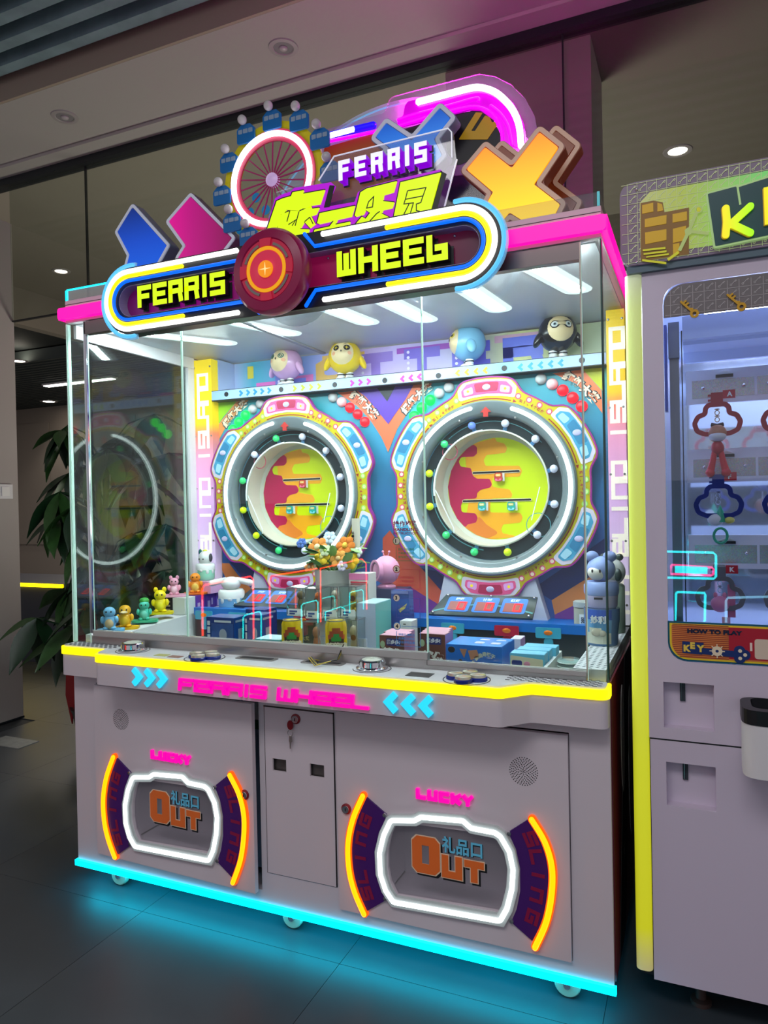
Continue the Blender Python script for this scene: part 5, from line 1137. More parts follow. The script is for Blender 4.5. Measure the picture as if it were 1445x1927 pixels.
# cans
def can(u, v, y, label):
    x, z = at(u, v, y); t = thing('drink_can', label, 'can', (x, y, .887), 'yellow drink cans'); r = .037; h = z - .887
    def b(mb, nm, mt, s=40): o = mb.build(nm, mt, None, s); o.parent = t; return o
    b(MB().lathe([(r * .8, 0), (r, .008), (r, h - .016), (r * .84, h - .003)], n=36), 'can_body', M('can yellow', (226, 190, 10), .25, .35))
    b(MB().lathe([(r * .84, h - .004), (r * .88, h), (r * .8, h), (r * .76, h - .005), (0, h - .005)], n=30), 'can_lid', m_steel)
    m = MB(); L = [(-72 + k * 9) for k in range(17)]
    def on(a, zz, rr=r + .0008): return (rr * math.sin(R(a)), -rr * math.cos(R(a)), zz)
    def patch(a0, a1, z0, z1, mi, rr): 
        n = 8
        for k in range(n):
            p, q = a0 + (a1 - a0) * k / n, a0 + (a1 - a0) * (k + 1) / n; m.add([on(p, z0, rr), on(q, z0, rr), on(q, z1, rr), on(p, z1, rr)], [(0, 1, 2, 3)], mi)
    for zz, wd, mi in ((.74, 48, 0), (.81, 38, 0), (.87, 22, 0)): patch(-wd, wd, h * (zz - .09), h * zz, 0, r + .0006)
    patch(-42, 42, h * .2, h * .66, 1, r + .0010); patch(-26, 26, h * .62, h * .70, 2, r + .0014); patch(-15, 15, h * .70, h * .76, 2, r + .0014)
    b(m, 'can_print', [bm_((170, 70, 30)), bm_((50, 40, 30)), bm_((40, 140, 60)), bm_((190, 110, 60))], None)
    b(MB().text('菠萝啤', 0, h * .46, h * .14, -r - .0016, 0, .0012, .05, align='c'), 'can_lettering', bm_((236, 226, 200)), None)
    t.rotation_euler = (0, 0, R(28)); return t
can(549, 1165, .115, 'yellow drink can behind the glass, left of the clear cases'); can(632, 1166, .105, 'yellow drink can in front of the lower clear cases')
# clear display cases with a toy each
m_case = glass('display case acrylic', (240, 244, 244), .05)
def case(u0, u1, v0, v1, y, dep, col, label, lab2, zb=None):
    x0, zt = at(u0, v0, y); x1, z0 = at(u1, v1, y); z0 = zb if zb else max(.887, z0)
    t = thing('display_case', label, 'display case', ((x0 + x1) / 2, y + dep / 2, z0), 'clear display cases with a toy inside'); xm = (x0 + x1) / 2; ym = y + dep / 2; h = zt - z0
    m = MB(); m.box(x0, x1, y, y + .002, z0 + .006, zt, 0).box(x0, x0 + .002, y + .002, y + dep, z0 + .006, zt).box(x1 - .002, x1, y + .002, y + dep, z0 + .006, zt).box(x0, x1, y, y + dep, zt, zt + .002); m.build('clear_shell', m_case, t)
    MB().box(x0, x1, y, y + dep, z0, z0 + .0055).build('case_base', twhite, t); MB().box(x0 + .004, x1 - .004, y + dep - .003, y + dep - .001, z0 + .006, zt - .001).build('back_card', bm_((244, 242, 238)), t)
    e = .0012; MB().box(x0 - e, x0 + e, y - e, y + e, z0, zt).box(x1 - e, x1 + e, y - e, y + e, z0, zt).box(x0, x1, y - e, y + e, zt - e, zt + e).box(x1 - e, x1 + e, y, y + dep, zt - e, zt + e).build('case_edge', M('case edge', (120, 124, 130), .2), t)
    MB().box(x0 + .006, x1 - .006, y - .0018, y - .0006, z0 + .004, z0 + h * .26).build('label_card', twhite, t); MB().box(x0 + .012, xm + .01, y - .0026, y - .0018, z0 + h * .14, z0 + h * .2).box(x0 + .012, xm, y - .0026, y - .0018, z0 + h * .06, z0 + h * .11).build('label_print', bm_((60, 80, 140)), t)
    r = (x1 - x0) * .24; B = M('toy paint %d %d %d' % col, col, .4); m = MB().ball((xm, ym, z0 + h * .42), (r * .95, r * .8, h * .22), 0, 16, 10).ball((xm, ym - .004, z0 + h * .70), (r * .95, r * .85, h * .15), 0, 16, 10)
    for sx in (-1, 1): m.ball((xm + sx * r * .5, ym - .006, z0 + h * .22), (r * .4, r * .5, .008), 0, 10, 6)
    fg = m.build('toy_inside', B, t, 50)
    if lab2: MB().prism(circ(x1 - (x1 - x0) * .26, z0 + h * .62, (x1 - x0) * .16, 18), y + .004, y + .005).build('round_print', bm_((150, 90, 60)), t)
    return t
case(539, 571, 1106, 1160, .30, .10, (150, 122, 84), 'clear case with a brown toy, left end of the upper row', 0)
case(574, 601, 1108, 1165, .24, .10, (214, 110, 50), 'clear case with an orange toy, second in the upper row', 1)
case(604, 636, 1104, 1164, .25, .10, (216, 200, 180), 'clear case with a pale toy, third in the upper row', 0)
case(639, 671, 1104, 1163, .26, .10, (232, 180, 40), 'clear case with a yellow toy, right end of the upper row', 1)
case(570, 599, 1170, 1214, .20, .09, (190, 110, 80), 'clear case with a reddish toy in the lower row by the first can', 0, .887)
case(640, 672, 1166, 1214, .19, .09, (200, 180, 150), 'clear case with a cream toy in the lower row, right of the second can', 1, .887)
x0, _ = at(602, 1200, .22); x1, _ = at(700, 1200, .22)
o = MB().box(.955, 1.14, .25, .335, .887, .975).build('riser_block', bm_((196, 206, 226))); tag(o, 'pale block under the upper row of clear cases', 'box')
# white lattice basket by the sill
x, z = at(660, 1212, .12); x += .048; t = thing('white_basket', 'small white lattice basket in front of the lower clear cases', 'basket', (x, .10, .887))
m = MB()
for k in range(12):
    for s_ in (0, 1): m.box(x - .075 + k * .0125, x - .071 + k * .0125, .06 + s_ * .07, .062 + s_ * .07, .887, .932)
m.build('basket_slats', twhite, t); MB().box(x - .077, x + .068, .058, .064, .930, .936).box(x - .077, x + .068, .128, .134, .930, .936).box(x - .077, x - .072, .064, .128, .930, .936).box(x + .064, x + .068, .064, .128, .930, .936).build('basket_rim', twhite, t); MB().box(x - .076, x + .067, .06, .132, .887, .8895).build('basket_base', twhite, t)
# flower pot
yp = .425; (xa, zt) = at(594, 1072, yp); (xb, _) = at(662, 1072, yp); xp = (xa + xb) / 2; rp = (xb - xa) / 2 * .93
t = thing('flower_pot', 'pale grey pot of knitted orange and yellow flowers', 'flower pot', (xp, yp, .887))
MB().lathe([(rp * .74, .887), (rp, zt), (rp * 1.04, zt + .004), (rp * .96, zt + .004), (rp * .93, zt - .03), (0, zt - .03)], (xp, yp, 0), 'z', 32).build('pot', M('pale grey pot', (244, 244, 240), .4), t, 35)
rnd = random.Random(3)
def flower(u, v, r, col, cen, yo=0):
    x, z = at(u, v, yp + yo); y = yp + yo; m = MB(Matrix.Translation((x, y, z)) @ Matrix.Rotation(R(-25), 4, 'X'))
    for k in range(6): a = 2 * PI * k / 6; m.ball((r * .62 * math.cos(a), 0, r * .62 * math.sin(a)), (r * .42, r * .2, r * .42), 0, 10, 8)
    m.ball((0, -r * .15, 0), (r * .3, r * .22, r * .3), 1, 10, 8); m.build('flower', [M('yarn %d %d %d' % col, col, .9, bump=.6, bscale=300), M('yarn %d %d %d' % cen, cen, .9)], t, 50)
    MB().tube([(x, y + .004, z), (x * .5 + xp * .5, yp + .01, zt + (z - zt) * .4), (xp, yp, zt - .02)], .0035, 0, 6).build('stem', M('yarn green', (90, 130, 70), .9), t, 50)
for u, v, r, c, d, yo in ((598, 1030, .042, (226, 140, 60), (240, 220, 170), -.03), (650, 1027, .040, (214, 120, 40), (250, 200, 80), 0), (637, 1052, .036, (214, 150, 70), (230, 190, 130), -.05), (606, 1048, .034, (236, 196, 50), (250, 230, 150), -.05), (660, 1056, .034, (240, 190, 40), (250, 230, 150), -.04), (567, 1022, .022, (80, 110, 180), (110, 140, 200), 0), (582, 1067, .022, (226, 150, 90), (240, 220, 180), -.06), (644, 1065, .022, (206, 196, 220), (240, 230, 200), -.07), (620, 1012, .028, (200, 216, 236), (240, 240, 250), .03), (672, 1040, .022, (226, 230, 226), (200, 220, 190), 0), (612, 1036, .024, (226, 230, 190), (200, 220, 120), -.05), (589, 1069, .016, (240, 226, 190), (240, 200, 120), -.06)): flower(u, v, r, c, d, yo)
m_lf = [M('knit leaf', (96, 150, 84), .8, bump=.4, bscale=200), M('pale leaf', (150, 200, 120), .7), M('dark leaf', (60, 100, 60), .8)]
for k in range(46):
    a = rnd.uniform(0, 2 * PI); rr = rnd.uniform(.03, .115); zz = zt + rnd.uniform(-.01, .085); L = rnd.uniform(.022, .036)
    F_ = Matrix.Translation((xp + rr * math.cos(a), yp + rr * .7 * math.sin(a), zz)) @ Matrix.Rotation(a, 4, 'Z') @ Matrix.Rotation(R(rnd.uniform(-70, 20)), 4, 'Y')
    MB(F_).ball((L * .6, 0, 0), (L, L * .55, L * .12), 0, 10, 6).build('leaf', m_lf[k % 3], t, 50)
x, z = at(662, 1010, yp); MB().box(x - .014, x + .020, yp + .03, yp + .032, z - .05, z + .07).build('paper_tag', M('cream paper tag', (226, 220, 204), .7), t); MB().text('平安喜乐', x - .004, z - .03, .012, yp + .0285, 0, .0008, .02, 90).build('tag_lettering', m_black, t)
# pink-topped card box
x0, zt2 = at(661, 1078, .38); x1, _ = at(697, 1078, .38)
gift_box('card_box', 'white gift box with a pink top and red print', x0, x1, .36, .43, .887, zt2, bm_((232, 224, 220)), prints=[('pink_band', MB().box(x0, x1, .3590, .3599, zt2 - .024, zt2), bm_((236, 130, 180))), ('red_print', MB().box(x0, x1, .3590, .3599, zt2 - .135, zt2 - .118).ball((x0 + .03, .3592, zt2 - .055), (.014, .0008, .009), 0, 12, 6).ball((x0 + .05, .3592, zt2 - .09), (.010, .0008, .010), 0, 12, 6).box(x0 + .006, x1 - .006, .3592, .3599, zt2 - .036, zt2 - .030), bm_((196, 50, 70)))])
# pale teal cartons
x0, zt3 = at(672, 1135, .26); x1, _ = at(706, 1135, .26)
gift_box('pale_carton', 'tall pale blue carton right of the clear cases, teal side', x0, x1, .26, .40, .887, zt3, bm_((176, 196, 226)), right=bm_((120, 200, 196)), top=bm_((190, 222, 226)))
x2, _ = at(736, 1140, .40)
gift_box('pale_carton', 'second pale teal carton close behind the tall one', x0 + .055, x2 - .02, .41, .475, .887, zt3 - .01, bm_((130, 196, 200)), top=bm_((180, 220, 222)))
# pink porthole toy on a dark box
xd, zd = at(720, 1112, .54); gift_box('dark_box', 'dark blue box carrying the round pink toy', xd - .10, xd + .075, .545, .66, .991, zd + .006, bm_((34, 46, 84)))
xs, zs = at(727, 1078, .60); zb_ = zd + .006
t = thing('porthole_toy', 'round pink toy with a clear porthole on the dark box', 'toy', (xs, .60, zb_)); r = .058
def b(mb, nm, mt, s=50): o = mb.build(nm, mt, None, s); o.parent = t; return o
pinkt = vmat('pink', (236, 160, 196)); b(MB().ball((0, 0, .014 + r), (r * .96, r * .86, r), 0, 32, 20), 'pod_body', pinkt); b(MB().lathe([(.036, 0), (.038, .006), (.026, .016)], n=24), 'pod_base', pinkt)
FRp = Matrix.Translation((0, 0, .014 + r)) @ Matrix.Rotation(R(-38), 4, 'Z')
b(MB(FRp).ring(0, 0, .034, .043, -r * .92, -r * .62, 0, n=36), 'porthole_rim', pinkt); b(MB(FRp).prism(circ(0, 0, .0345, 30), -r * .80, -r * .78), 'porthole_window', glass('porthole acrylic', (230, 240, 236), .12, 0, .08)); b(MB(FRp).ball((0, -r * .72, -.004), (.016, .008, .026), 0, 14, 10), 'figure_inside', M('silver toy', (190, 200, 200), .25, .6))
for sx in (-1, 1): b(MB().tube([(sx * .008, 0, .012 + 2 * r), (sx * .014, 0, .028 + 2 * r)], .002, 0, 6).ball((sx * .014, 0, .03 + 2 * r), .005, 0, 8, 6), 'feeler', pinkt)
# crisp bag, white block
x0, z1 = at(742, 1108, .47); x1, z0 = at(775, 1163, .47)
t = thing('snack_bag', 'blue and violet snack bag standing before the ledge', 'snack bag', ((x0 + x1) / 2, .46, .887)); w = x1 - x0
MB().prism(fillet([(x0, .887), (x1, .887), (x1 + .004, (.887 + z1) / 2), (x1, z1), (x0, z1), (x0 - .004, (.887 + z1) / 2)], .01), .44, .485).build('bag_body', ramp_mat('snack bag print', [(0, (90, 60, 130)), (.5, (60, 70, 150)), (.75, (20, 80, 160)), (1, (20, 70, 150))], 2, 0), t)
MB().box(x0, x1, .436, .4399, z1 - .014, z1 - .002).build('bag_seal', M('silver seal', (120, 130, 190), .25, .5), t); MB().prism([(x0 + w * .4, z1 - .075), (x0 + w * .9, z1 - .05), (x0 + w * .8, z1 - .068), (x0 + w * .5, z1 - .085)], .4385, .4399).build('bag_print', bm_((226, 200, 90)), t)
x0, z1 = at(752, 1168, .36); x1, _ = at(774, 1168, .36)
gift_box('white_block_box', 'small white box with a printed face behind the brown cartons', x0, x1, .36, .42, .887, z1, bm_((228, 228, 232)), prints=[('face_print', MB().prism(circ(x0 + .016, z1 - .034, .004, 10), .3590, .3599).prism(circ(x0 + .034, z1 - .034, .004, 10), .3590, .3599).box(x0 + .014, x0 + .024, .3590, .3599, z1 - .014, z1 - .010), bm_((40, 40, 46)))])
# brown biscuit cartons
brown = bm_((112, 62, 50)); pinkb = bm_((222, 166, 186)); lil = bm_((190, 140, 190))
def brown_box(u0, u1, vt, y0, dep, label, words=True):
    x0, zt = at(u0, vt, y0); x1, _ = at(u1, vt, y0); w = x1 - x0; pr = []
    if words:
        pr = [('brand_lettering', MB().text('趣多多!', x0 + w * .3, zt - .028, .015, y0 - .0018, 0, .0012, .05), bm_((236, 236, 246))), ('brand_patch', MB().prism(fillet(rect(x0 + w * .27, x0 + w * .86, zt - .033, zt - .009), .006), y0 - .0006, y0), bm_((30, 40, 120))),
              ('big_lettering', MB().text('迷你', x0 + w * .12, .940, .045, y0 - .0018, 0, .0012, .08, -4, w * .8), bm_((244, 240, 232))), ('biscuit_print', MB().ball((x0 + w * .5, y0, .918), (w * .22, .0012, .018), 0, 16, 8).ball((x0 + w * .12, y0, zt - .03), (w * .1, .0012, .012), 1, 12, 6), [bm_((150, 100, 60)), bm_((170, 190, 150))])]
    gift_box('biscuit_carton', label, x0, x1, y0, y0 + dep, .887, zt, brown, group='brown biscuit cartons', prints=pr, top=pinkb, right=lil)
brown_box(714, 760, 1195, .10, .075, 'brown biscuit carton left of the glass seam, at the front'); brown_box(722, 766, 1189, .18, .07, 'brown biscuit carton left of the glass seam, at the back', False)
brown_box(788, 837, 1192, .09, .055, 'brown biscuit carton with white lettering right of the seam', True); brown_box(793, 840, 1188, .15, .05, 'brown biscuit carton right of the seam, middle of its row of three', False); brown_box(798, 843, 1184, .205, .05, 'brown biscuit carton right of the seam, last of its row of three', False)
# blue cookie cartons
bl = bm_((10, 110, 210), .3)
def cookie(u0, u1, vt, y0, dep, label, words):
    x0, zt = at(u0, vt, y0); x1, _ = at(u1, vt, y0); w = x1 - x0; pr = []
    if words:
        pr = [('cookie_print', MB().ball((x0 + w * .72, y0, .918), (w * .16, .0012, .038), 0, 20, 10).prism([(x0 + w * .25, zt - .012), (x0 + w * .33, zt - .04), (x0 + w * .38, zt - .012)], y0 - .0012, y0, 1).prism([(x0 + w * .4, zt - .016), (x0 + w * .45, zt - .045), (x0 + w * .6, zt - .032), (x0 + w * .56, zt - .012)], y0 - .0012, y0, 1).ball((x0 + w * .1, y0, zt - .016), (.012, .001, .010), 2, 10, 6).ball((x0 + w * .26, y0, zt - .055), (.008, .001, .012), 2, 10, 6), [M('cookie', (120, 84, 50), .7, var=.6, vscale=60), bm_((190, 130, 100)), bm_((40, 34, 40))]),
              ('arc_lettering', MB().text('香', x0 + w * .50, .946, .014, y0 - .0012, 0, .0008, .03, 50).text('脆', x0 + w * .545, .962, .014, y0 - .0012, 0, .0008, .03, 35).text('曲', x0 + w * .60, .972, .014, y0 - .0012, 0, .0008, .03, 18).text('奇', x0 + w * .66, .978, .014, y0 - .0012, 0, .0008, .03, 4).text('饼', x0 + w * .725, .979, .014, y0 - .0012, 0, .0008, .03, -10).text('干', x0 + w * .785, .976, .014, y0 - .0012, 0, .0008, .03, -24), bm_((220, 220, 190))),
              ('small_lettering', MB().box(x0 + w * .14, x0 + w * .38, y0 - .001, y0, .936, .9366).text('巧克力曲奇', x0 + w * .14, .916, .015, y0 - .0012, 0, .0008, .02, 0, w * .3).text('COOKIES', x0 + w * .16, .942, .007, y0 - .0012, 0, .0008, .01, 0, w * .18), bm_((226, 232, 240)))]
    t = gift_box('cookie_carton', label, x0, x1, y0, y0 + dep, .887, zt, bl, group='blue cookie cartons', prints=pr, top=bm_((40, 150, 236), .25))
    for a in (.45, .74): MB(FZ).prism(fillet(rect(x0 + w * a, x0 + w * (a + .17), y0 + dep * .35, y0 + dep * .65), .008), zt + .0009, zt + .0015).build('lid_window', bm_((214, 220, 236)), t)
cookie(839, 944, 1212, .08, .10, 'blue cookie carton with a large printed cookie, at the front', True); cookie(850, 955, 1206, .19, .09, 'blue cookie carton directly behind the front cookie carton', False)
x0, zt = at(960, 1202, .32); x1, _ = at(979, 1202, .32); gift_box('pale_violet_box', 'small white and violet box behind the blue cookie cartons', x0, x1, .32, .39, .887, zt, bm_((226, 220, 236)), right=lil)
# light blue biscuit boxes
lb = bm_((110, 200, 236), .3)
def pale_biscuit(u0, u1, vt, y0, dep, label, front):
    x0, zt = at(u0, vt, y0); x1, _ = at(u1, vt, y0); w = x1 - x0; pr = []
    if front: pr = [('cream_panel', MB().prism(fillet([(x0 + .002, .892), (x1 - .004, .892), (x1 - .004, zt - .014), (x0 + .002, zt - .006)], .004), y0 - .0008, y0), bm_((236, 230, 200))), ('wave_print', MB().prism([(x0 + .003, .905), (x0 + w * .3, .918), (x0 + w * .55, .908), (x1 - .006, .922), (x1 - .006, .893), (x0 + .003, .893)], y0 - .0014, y0 - .0008), bm_((110, 190, 220))), ('navy_patch', MB().prism(fillet(rect(x0 + w * .06, x0 + w * .36, zt - .036, zt - .020), .006), y0 - .0016, y0 - .0008), bm_((40, 60, 140))), ('pink_patch', MB().ball((x0 + w * .72, y0 - .0008, .925), (.014, .001, .018), 0, 14, 8).ball((x0 + w * .5, y0 - .0008, zt - .03), (.010, .001, .008), 0, 12, 6), bm_((226, 150, 180)))]
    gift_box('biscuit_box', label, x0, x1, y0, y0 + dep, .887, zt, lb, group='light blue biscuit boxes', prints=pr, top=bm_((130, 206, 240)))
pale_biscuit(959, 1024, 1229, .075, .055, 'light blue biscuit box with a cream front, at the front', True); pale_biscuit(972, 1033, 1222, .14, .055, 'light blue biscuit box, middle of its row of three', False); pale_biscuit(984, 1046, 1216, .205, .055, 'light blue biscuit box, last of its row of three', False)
# white divider and clear lids
xa, ya_ = atz(1028, 1255, .93); xb, yb_ = atz(1066, 1228, .93)
o = MB().box(1.810, 1.820, .05, .30, .887, .966).build('white_divider', twhite); tag(o, 'low white divider bar right of the light blue boxes', 'divider')
o = MB().box(1.825, 1.893, .15, .25, .887, .910).build('lid_riser', twhite); tag(o, 'small white block under the stack of clear lids', 'box')
m_lid = glass('clear plastic lid', (226, 238, 234), .07, .05, .12)
for k in range(4):
    t = thing('clear_lid', ('clear round plastic lid, bottom of the stack by the right ledge', 'clear round plastic lid, second from the bottom of its stack', 'clear round plastic lid, third from the bottom of its stack', 'clear round plastic lid, top of the stack by the right ledge')[k], 'plastic lid', (1.859, .20, .9105 + k * .0135), 'stack of clear plastic lids')
    o = MB().lathe([(.036, 0), (.036, .004), (.033, .012), (.0, .012)], n=32).build('lid_disc', m_lid, None, 40); o.parent = t
    o = MB().lathe([(.0361, .001), (.0372, .003), (.0361, .005)], n=32).build('lid_rim', M('lid rim', (206, 222, 220), .15), None, 40); o.parent = t
# canister and the big jar with its blue toy on the right ledge
x, z = at(1098, 1169, .66); 
t = thing('canister', 'clear ribbed canister with a grey lid on the blue ledge', 'canister', (x, .68, .9905)); zt = at(1098, 1132, .66)[1]; h = zt - .9905
o = MB().lathe([(.034, 0), (.038, .004), (.038, h * .72), (.036, h * .74)], n=28).build('canister_body', M('smoky clear canister', (176, 172, 150), .2), None, 40); o.parent = t
o = MB().lathe([(.036, h * .75), (.040, h * .76), (.040, h * .97), (.036, h), (0, h)], n=28).build('canister_lid', M('grey lid', (170, 174, 172), .35), None, 40); o.parent = t
o = MB().box(-.012, .012, -.0405, -.0385, .006, h * .5).build('canister_label', twhite, None); o.parent = t
o = MB().text('202', .006, .012, .012, -.0415, 0, .0008, .03, 90).build('label_lettering', m_black, None); o.parent = t
xj, yj = 1.932, .425; zj = .9725; hj = .122; rj = .058
t = thing('candy_jar', 'large jar with a blue label on the right dotted ledge', 'jar', (xj, yj, zj))
def b2(mb, nm, mt, s=45): o = mb.build(nm, mt, None, s); o.parent = t; return o
b2(MB().lathe([(rj * .84, 0), (rj * .9, .01), (rj * .9, hj * .35), (rj, hj * .72), (rj, hj), (rj * .97, hj)], n=36), 'jar_body', acrylic('blue jar plastic', (110, 150, 200), .85))
m = MB(); 
def jp(a0, a1, z0, z1, r0, r1, mi):
    for k in range(10):
        p, q_ = R(a0 + (a1 - a0) * k / 10), R(a0 + (a1 - a0) * (k + 1) / 10); m.add([(r0 * math.sin(p), -r0 * math.cos(p), z0), (r0 * math.sin(q_), -r0 * math.cos(q_), z0), (r1 * math.sin(q_), -r1 * math.cos(q_), z1), (r1 * math.sin(p), -r1 * math.cos(p), z1)], [(0, 1, 2, 3)], mi)
jp(-60, 40, hj * .72, hj * .99, rj * 1.004, rj * 1.004, 0); jp(-60, 40, .008, hj * .36, rj * .905, rj * .905, 1); jp(-60, 40, hj * .36, hj * .72, rj * .906, rj * 1.002, 2); jp(-40, 5, hj * .3, hj * .5, rj * .915, rj * .955, 1)
b2(m, 'jar_label', [bm_((30, 80, 180)), bm_((226, 224, 206)), bm_((110, 170, 220))], None)
b2(MB().text('妙利', -.030, hj * .62, .026, -rj * 1.02, 0, .006, .05), 'jar_lettering', bm_((240, 240, 244)), None)
b2(MB().ball((-.012, -rj * .93, hj * .38), (.016, .004, .013), 0, 12, 8).ball((.008, -rj * .93, hj * .36), (.012, .004, .010), 0, 12, 8), 'jar_print', bm_((200, 190, 170)))
zt_ = zj + hj
t = thing('bear_bottle_toy', 'blue lilac bear-headed bottle toy standing on the jar', 'toy', (xj, yj, zt_)); t.scale = (.86, .86, .86); bb = vmat('periwinkle', (146, 166, 224)); bp_ = vmat('lilac pale', (200, 190, 226))
def b3(mb, nm, mt, s=50): o = mb.build(nm, mt, None, s); o.parent = t; return o
b3(MB().lathe([(.052, 0), (.060, .008), (.062, .05)], n=32), 'bottle_base', bp_); b3(MB().lathe([(.0625, .051), (.066, .06), (.066, .088), (.056, .103), (0, .105)], n=32), 'bottle_top', bb)
b3(MB().ball((0, 0, .150), (.054, .052, .050), 0, 24, 16), 'head', bb); b3(MB().ball((-.012, -.026, .138), (.036, .030, .030), 0, 18, 12), 'muzzle', vmat('cream white', (236, 230, 220)))
for sx in (-1, 1): b3(MB().ball((sx * .033, 0, .198), (.026, .022, .022), 0, 14, 10), 'ear', bb); b3(MB().ball((sx * .014 - .012, -.053, .146), (.004, .003, .007), 0, 8, 6), 'eye', eye)
b3(MB().box(-.02, .012, -.0665, -.0625, .038, .046), 'name_strip', eye, None)
t = thing('grey_bottle_toy', 'grey and dark green bottle toy behind the blue bear toy', 'toy', (1.940, .665, .9725)); t.scale = (.84, .84, .84); gg = vmat('pale grey', (206, 210, 206)); dg = vmat('dark green grey', (50, 64, 60))
b3(MB().lathe([(.050, 0), (.054, .01), (.054, .20), (.045, .21)], n=28), 'bottle', vmat('sage', (160, 180, 160))); b3(MB().ball((0, 0, .262), (.058, .054, .060), 0, 22, 14), 'head', gg)
for sx in (-1, 1): b3(MB().ball((sx * .034, 0, .325), (.016, .013, .016), 0, 12, 8), 'ear', dg); b3(MB().ball((sx * .030, -.040, .252), (.016, .016, .028), 0, 12, 8), 'eye_patch', dg)

# ================================================================ THE KEY MACHINE ON THE RIGHT
yk = .077
m_kbody = M('lilac grey cabinet', (212, 200, 218), .42, spec=.35)
m_kpost = ramp_mat('lit lime corner post', [(0, (196, 186, 130)), (.06, (226, 226, 40)), (.3, (226, 232, 50)), (.6, (214, 228, 90)), (.95, (206, 222, 140)), (1, (196, 206, 170))], 2, .42)
KM = thing('key_prize_machine', 'lilac grey key prize machine with a lit lime corner post, cut by the frame', 'arcade machine', (2.5, .5, 0))
def kp(mb, name, mats, smooth=None, label=None): return mb.build(name, mats, KM, smooth, label)
win = fillet([(2.152, 1.002), (2.98, 1.002), (2.98, 2.045), (2.152, 2.045)], .055, True, 6)
kp(MB().prism(rect(2.098, 3.0, .782, 2.085), yk, yk + .012, 0, [win, rect(2.137, 2.266, .814, .942)]), 'upper_front', m_kbody)
kp(MB().prism(rect(2.100, 3.0, .096, .777), yk, yk + .012, 0, [rect(2.141, 2.267, .596, .718)]), 'lower_front', m_kbody)
kp(MB().box(2.099, 3.0, yk + .003, yk + .012, .777, .782), 'front_seam', m_black)
kp(MB().box(2.052, 2.065, yk + .04, .95, .10, 2.09).box(2.065, 3.0, .94, .95, .10, 2.09).box(2.065, 3.0, yk + .012, .94, .10, .11).box(2.065, 3.0, yk + .05, .94, 2.075, 2.09), 'cabinet_shell', M('dark side panel', (24, 26, 32), .4))
kp(MB(FZ).prism(fillet([(2.052, yk + .039), (2.052, yk - .002), (2.097, yk - .002), (2.097, yk + .039)], .03, True, 6)[:], .115, 2.085), 'corner_light_post', m_kpost, 40, 'lit lime corner post')
for zz, h_, x_ in ((.814, .128, 2.137), (.596, .122, 2.141)):
    o = kp(MB().box(x_, x_ + .128, yk + .035, yk + .038, zz, zz + h_).box(x_ - .003, x_, yk + .012, yk + .038, zz, zz + h_).box(x_ + .128, x_ + .131, yk + .012, yk + .038, zz, zz + h_).box(x_, x_ + .128, yk + .012, yk + .038, zz - .003, zz).box(x_, x_ + .128, yk + .012, yk + .038, zz + h_, zz + h_ + .003), 'coin_recess', m_kbody)
    MB().box(x_ + .042, x_ + .056, yk + .030, yk + .0349, zz + h_ * .55, zz + h_ - .001).build('coin_slot', M('dark slot', (60, 64, 72), .3), o); MB().box(x_ + .0455, x_ + .0475, yk + .024, yk + .030, zz + h_ * .58, zz + h_ - .002).build('slot_lip', m_chrome, o)
# prize tray
tr = fillet([(2.329, -.06), (2.329, yk), (3.0, yk), (3.0, -.06)], .045, True, 6)
o = kp(MB(FZ).prism(tr, .746, .880), 'prize_tray', m_white, 35); MB(FZ).prism(off_poly(tr, .002), .8805, .918, 0, [fillet([(2.352, -.035), (2.352, yk - .004), (2.98, yk - .004), (2.98, -.035)], .03)]).build('tray_rim', m_black, o)
fl_ = MB(FZ).prism(fillet([(2.35, -.04), (2.35, yk - .003), (2.98, yk - .003), (2.98, -.04)], .03), .883, .886, 0); fl_.build('tray_floor', M('grey printed tray', (130, 128, 140), .4), o)
m = MB()
for k in range(14): m.box(2.36 + k * .045, 2.3615 + k * .045, -.035, yk - .005, .8862, .8868)
for k in range(3): m.box(2.355, 2.98, -.028 + k * .035, -.0265 + k * .035, .8862, .8868)
m.build('tray_grid', M('pale grid line', (196, 196, 206), .4), o)
# how-to-play strip
hp = fillet([(2.152, 1.002), (2.98, 1.002), (2.98, 1.11), (2.152, 1.11)], .0, True); hp = [(2.98, 1.004), (2.98, 1.113), (2.151, 1.113)] + [(2.151 + .05 - .05 * math.cos(R(a)), 1.054 - .05 * math.sin(R(a))) for a in range(0, 91, 15)]
H = kp(MB().prism(hp, yk - .0015, yk + .002), 'how_to_play_strip', M('deep teal print', (0, 84, 110), .4)); 
h2 = off_poly(hp, -.005); MB().prism(h2, yk - .0025, yk - .0015).build('yellow_border', M('yellow border print', (236, 206, 40), .4), H); h3 = off_poly(hp, -.010); MB().prism(h3, yk - .0035, yk - .0025).build('orange_field', M('orange field print', (220, 130, 64), .4), H)
m = MB(); 
for k in range(18): 
    z = 1.016 + k * .0052; xl = 2.163 + (.05 - math.sqrt(max(0, .05 ** 2 - max(0, 1.054 - z) ** 2)) if z < 1.054 else 0); m.box(xl, 2.304, yk - .0040, yk - .0035, z, z + .0022)
m.build('brown_lines', M('brown line print', (150, 60, 40), .4), H); MB().box(2.304, 2.98, yk - .0042, yk - .0035, 1.018, 1.103).build('red_field', M('red field print', (176, 20, 46), .4), H)
a, b_ = at(1293, 1190, yk - .005), at(1397, 1192, yk - .005)
MB().text('HOW TO PLAY', a[0], (a[1] + b_[1]) / 2 - .004, .0125, yk - .0052, 0, .0008, .06, 0, b_[0] - a[0]).build('strip_lettering', M('navy lettering', (16, 24, 56), .4), H)
kx, kz = at(1284, 1227, yk - .005)
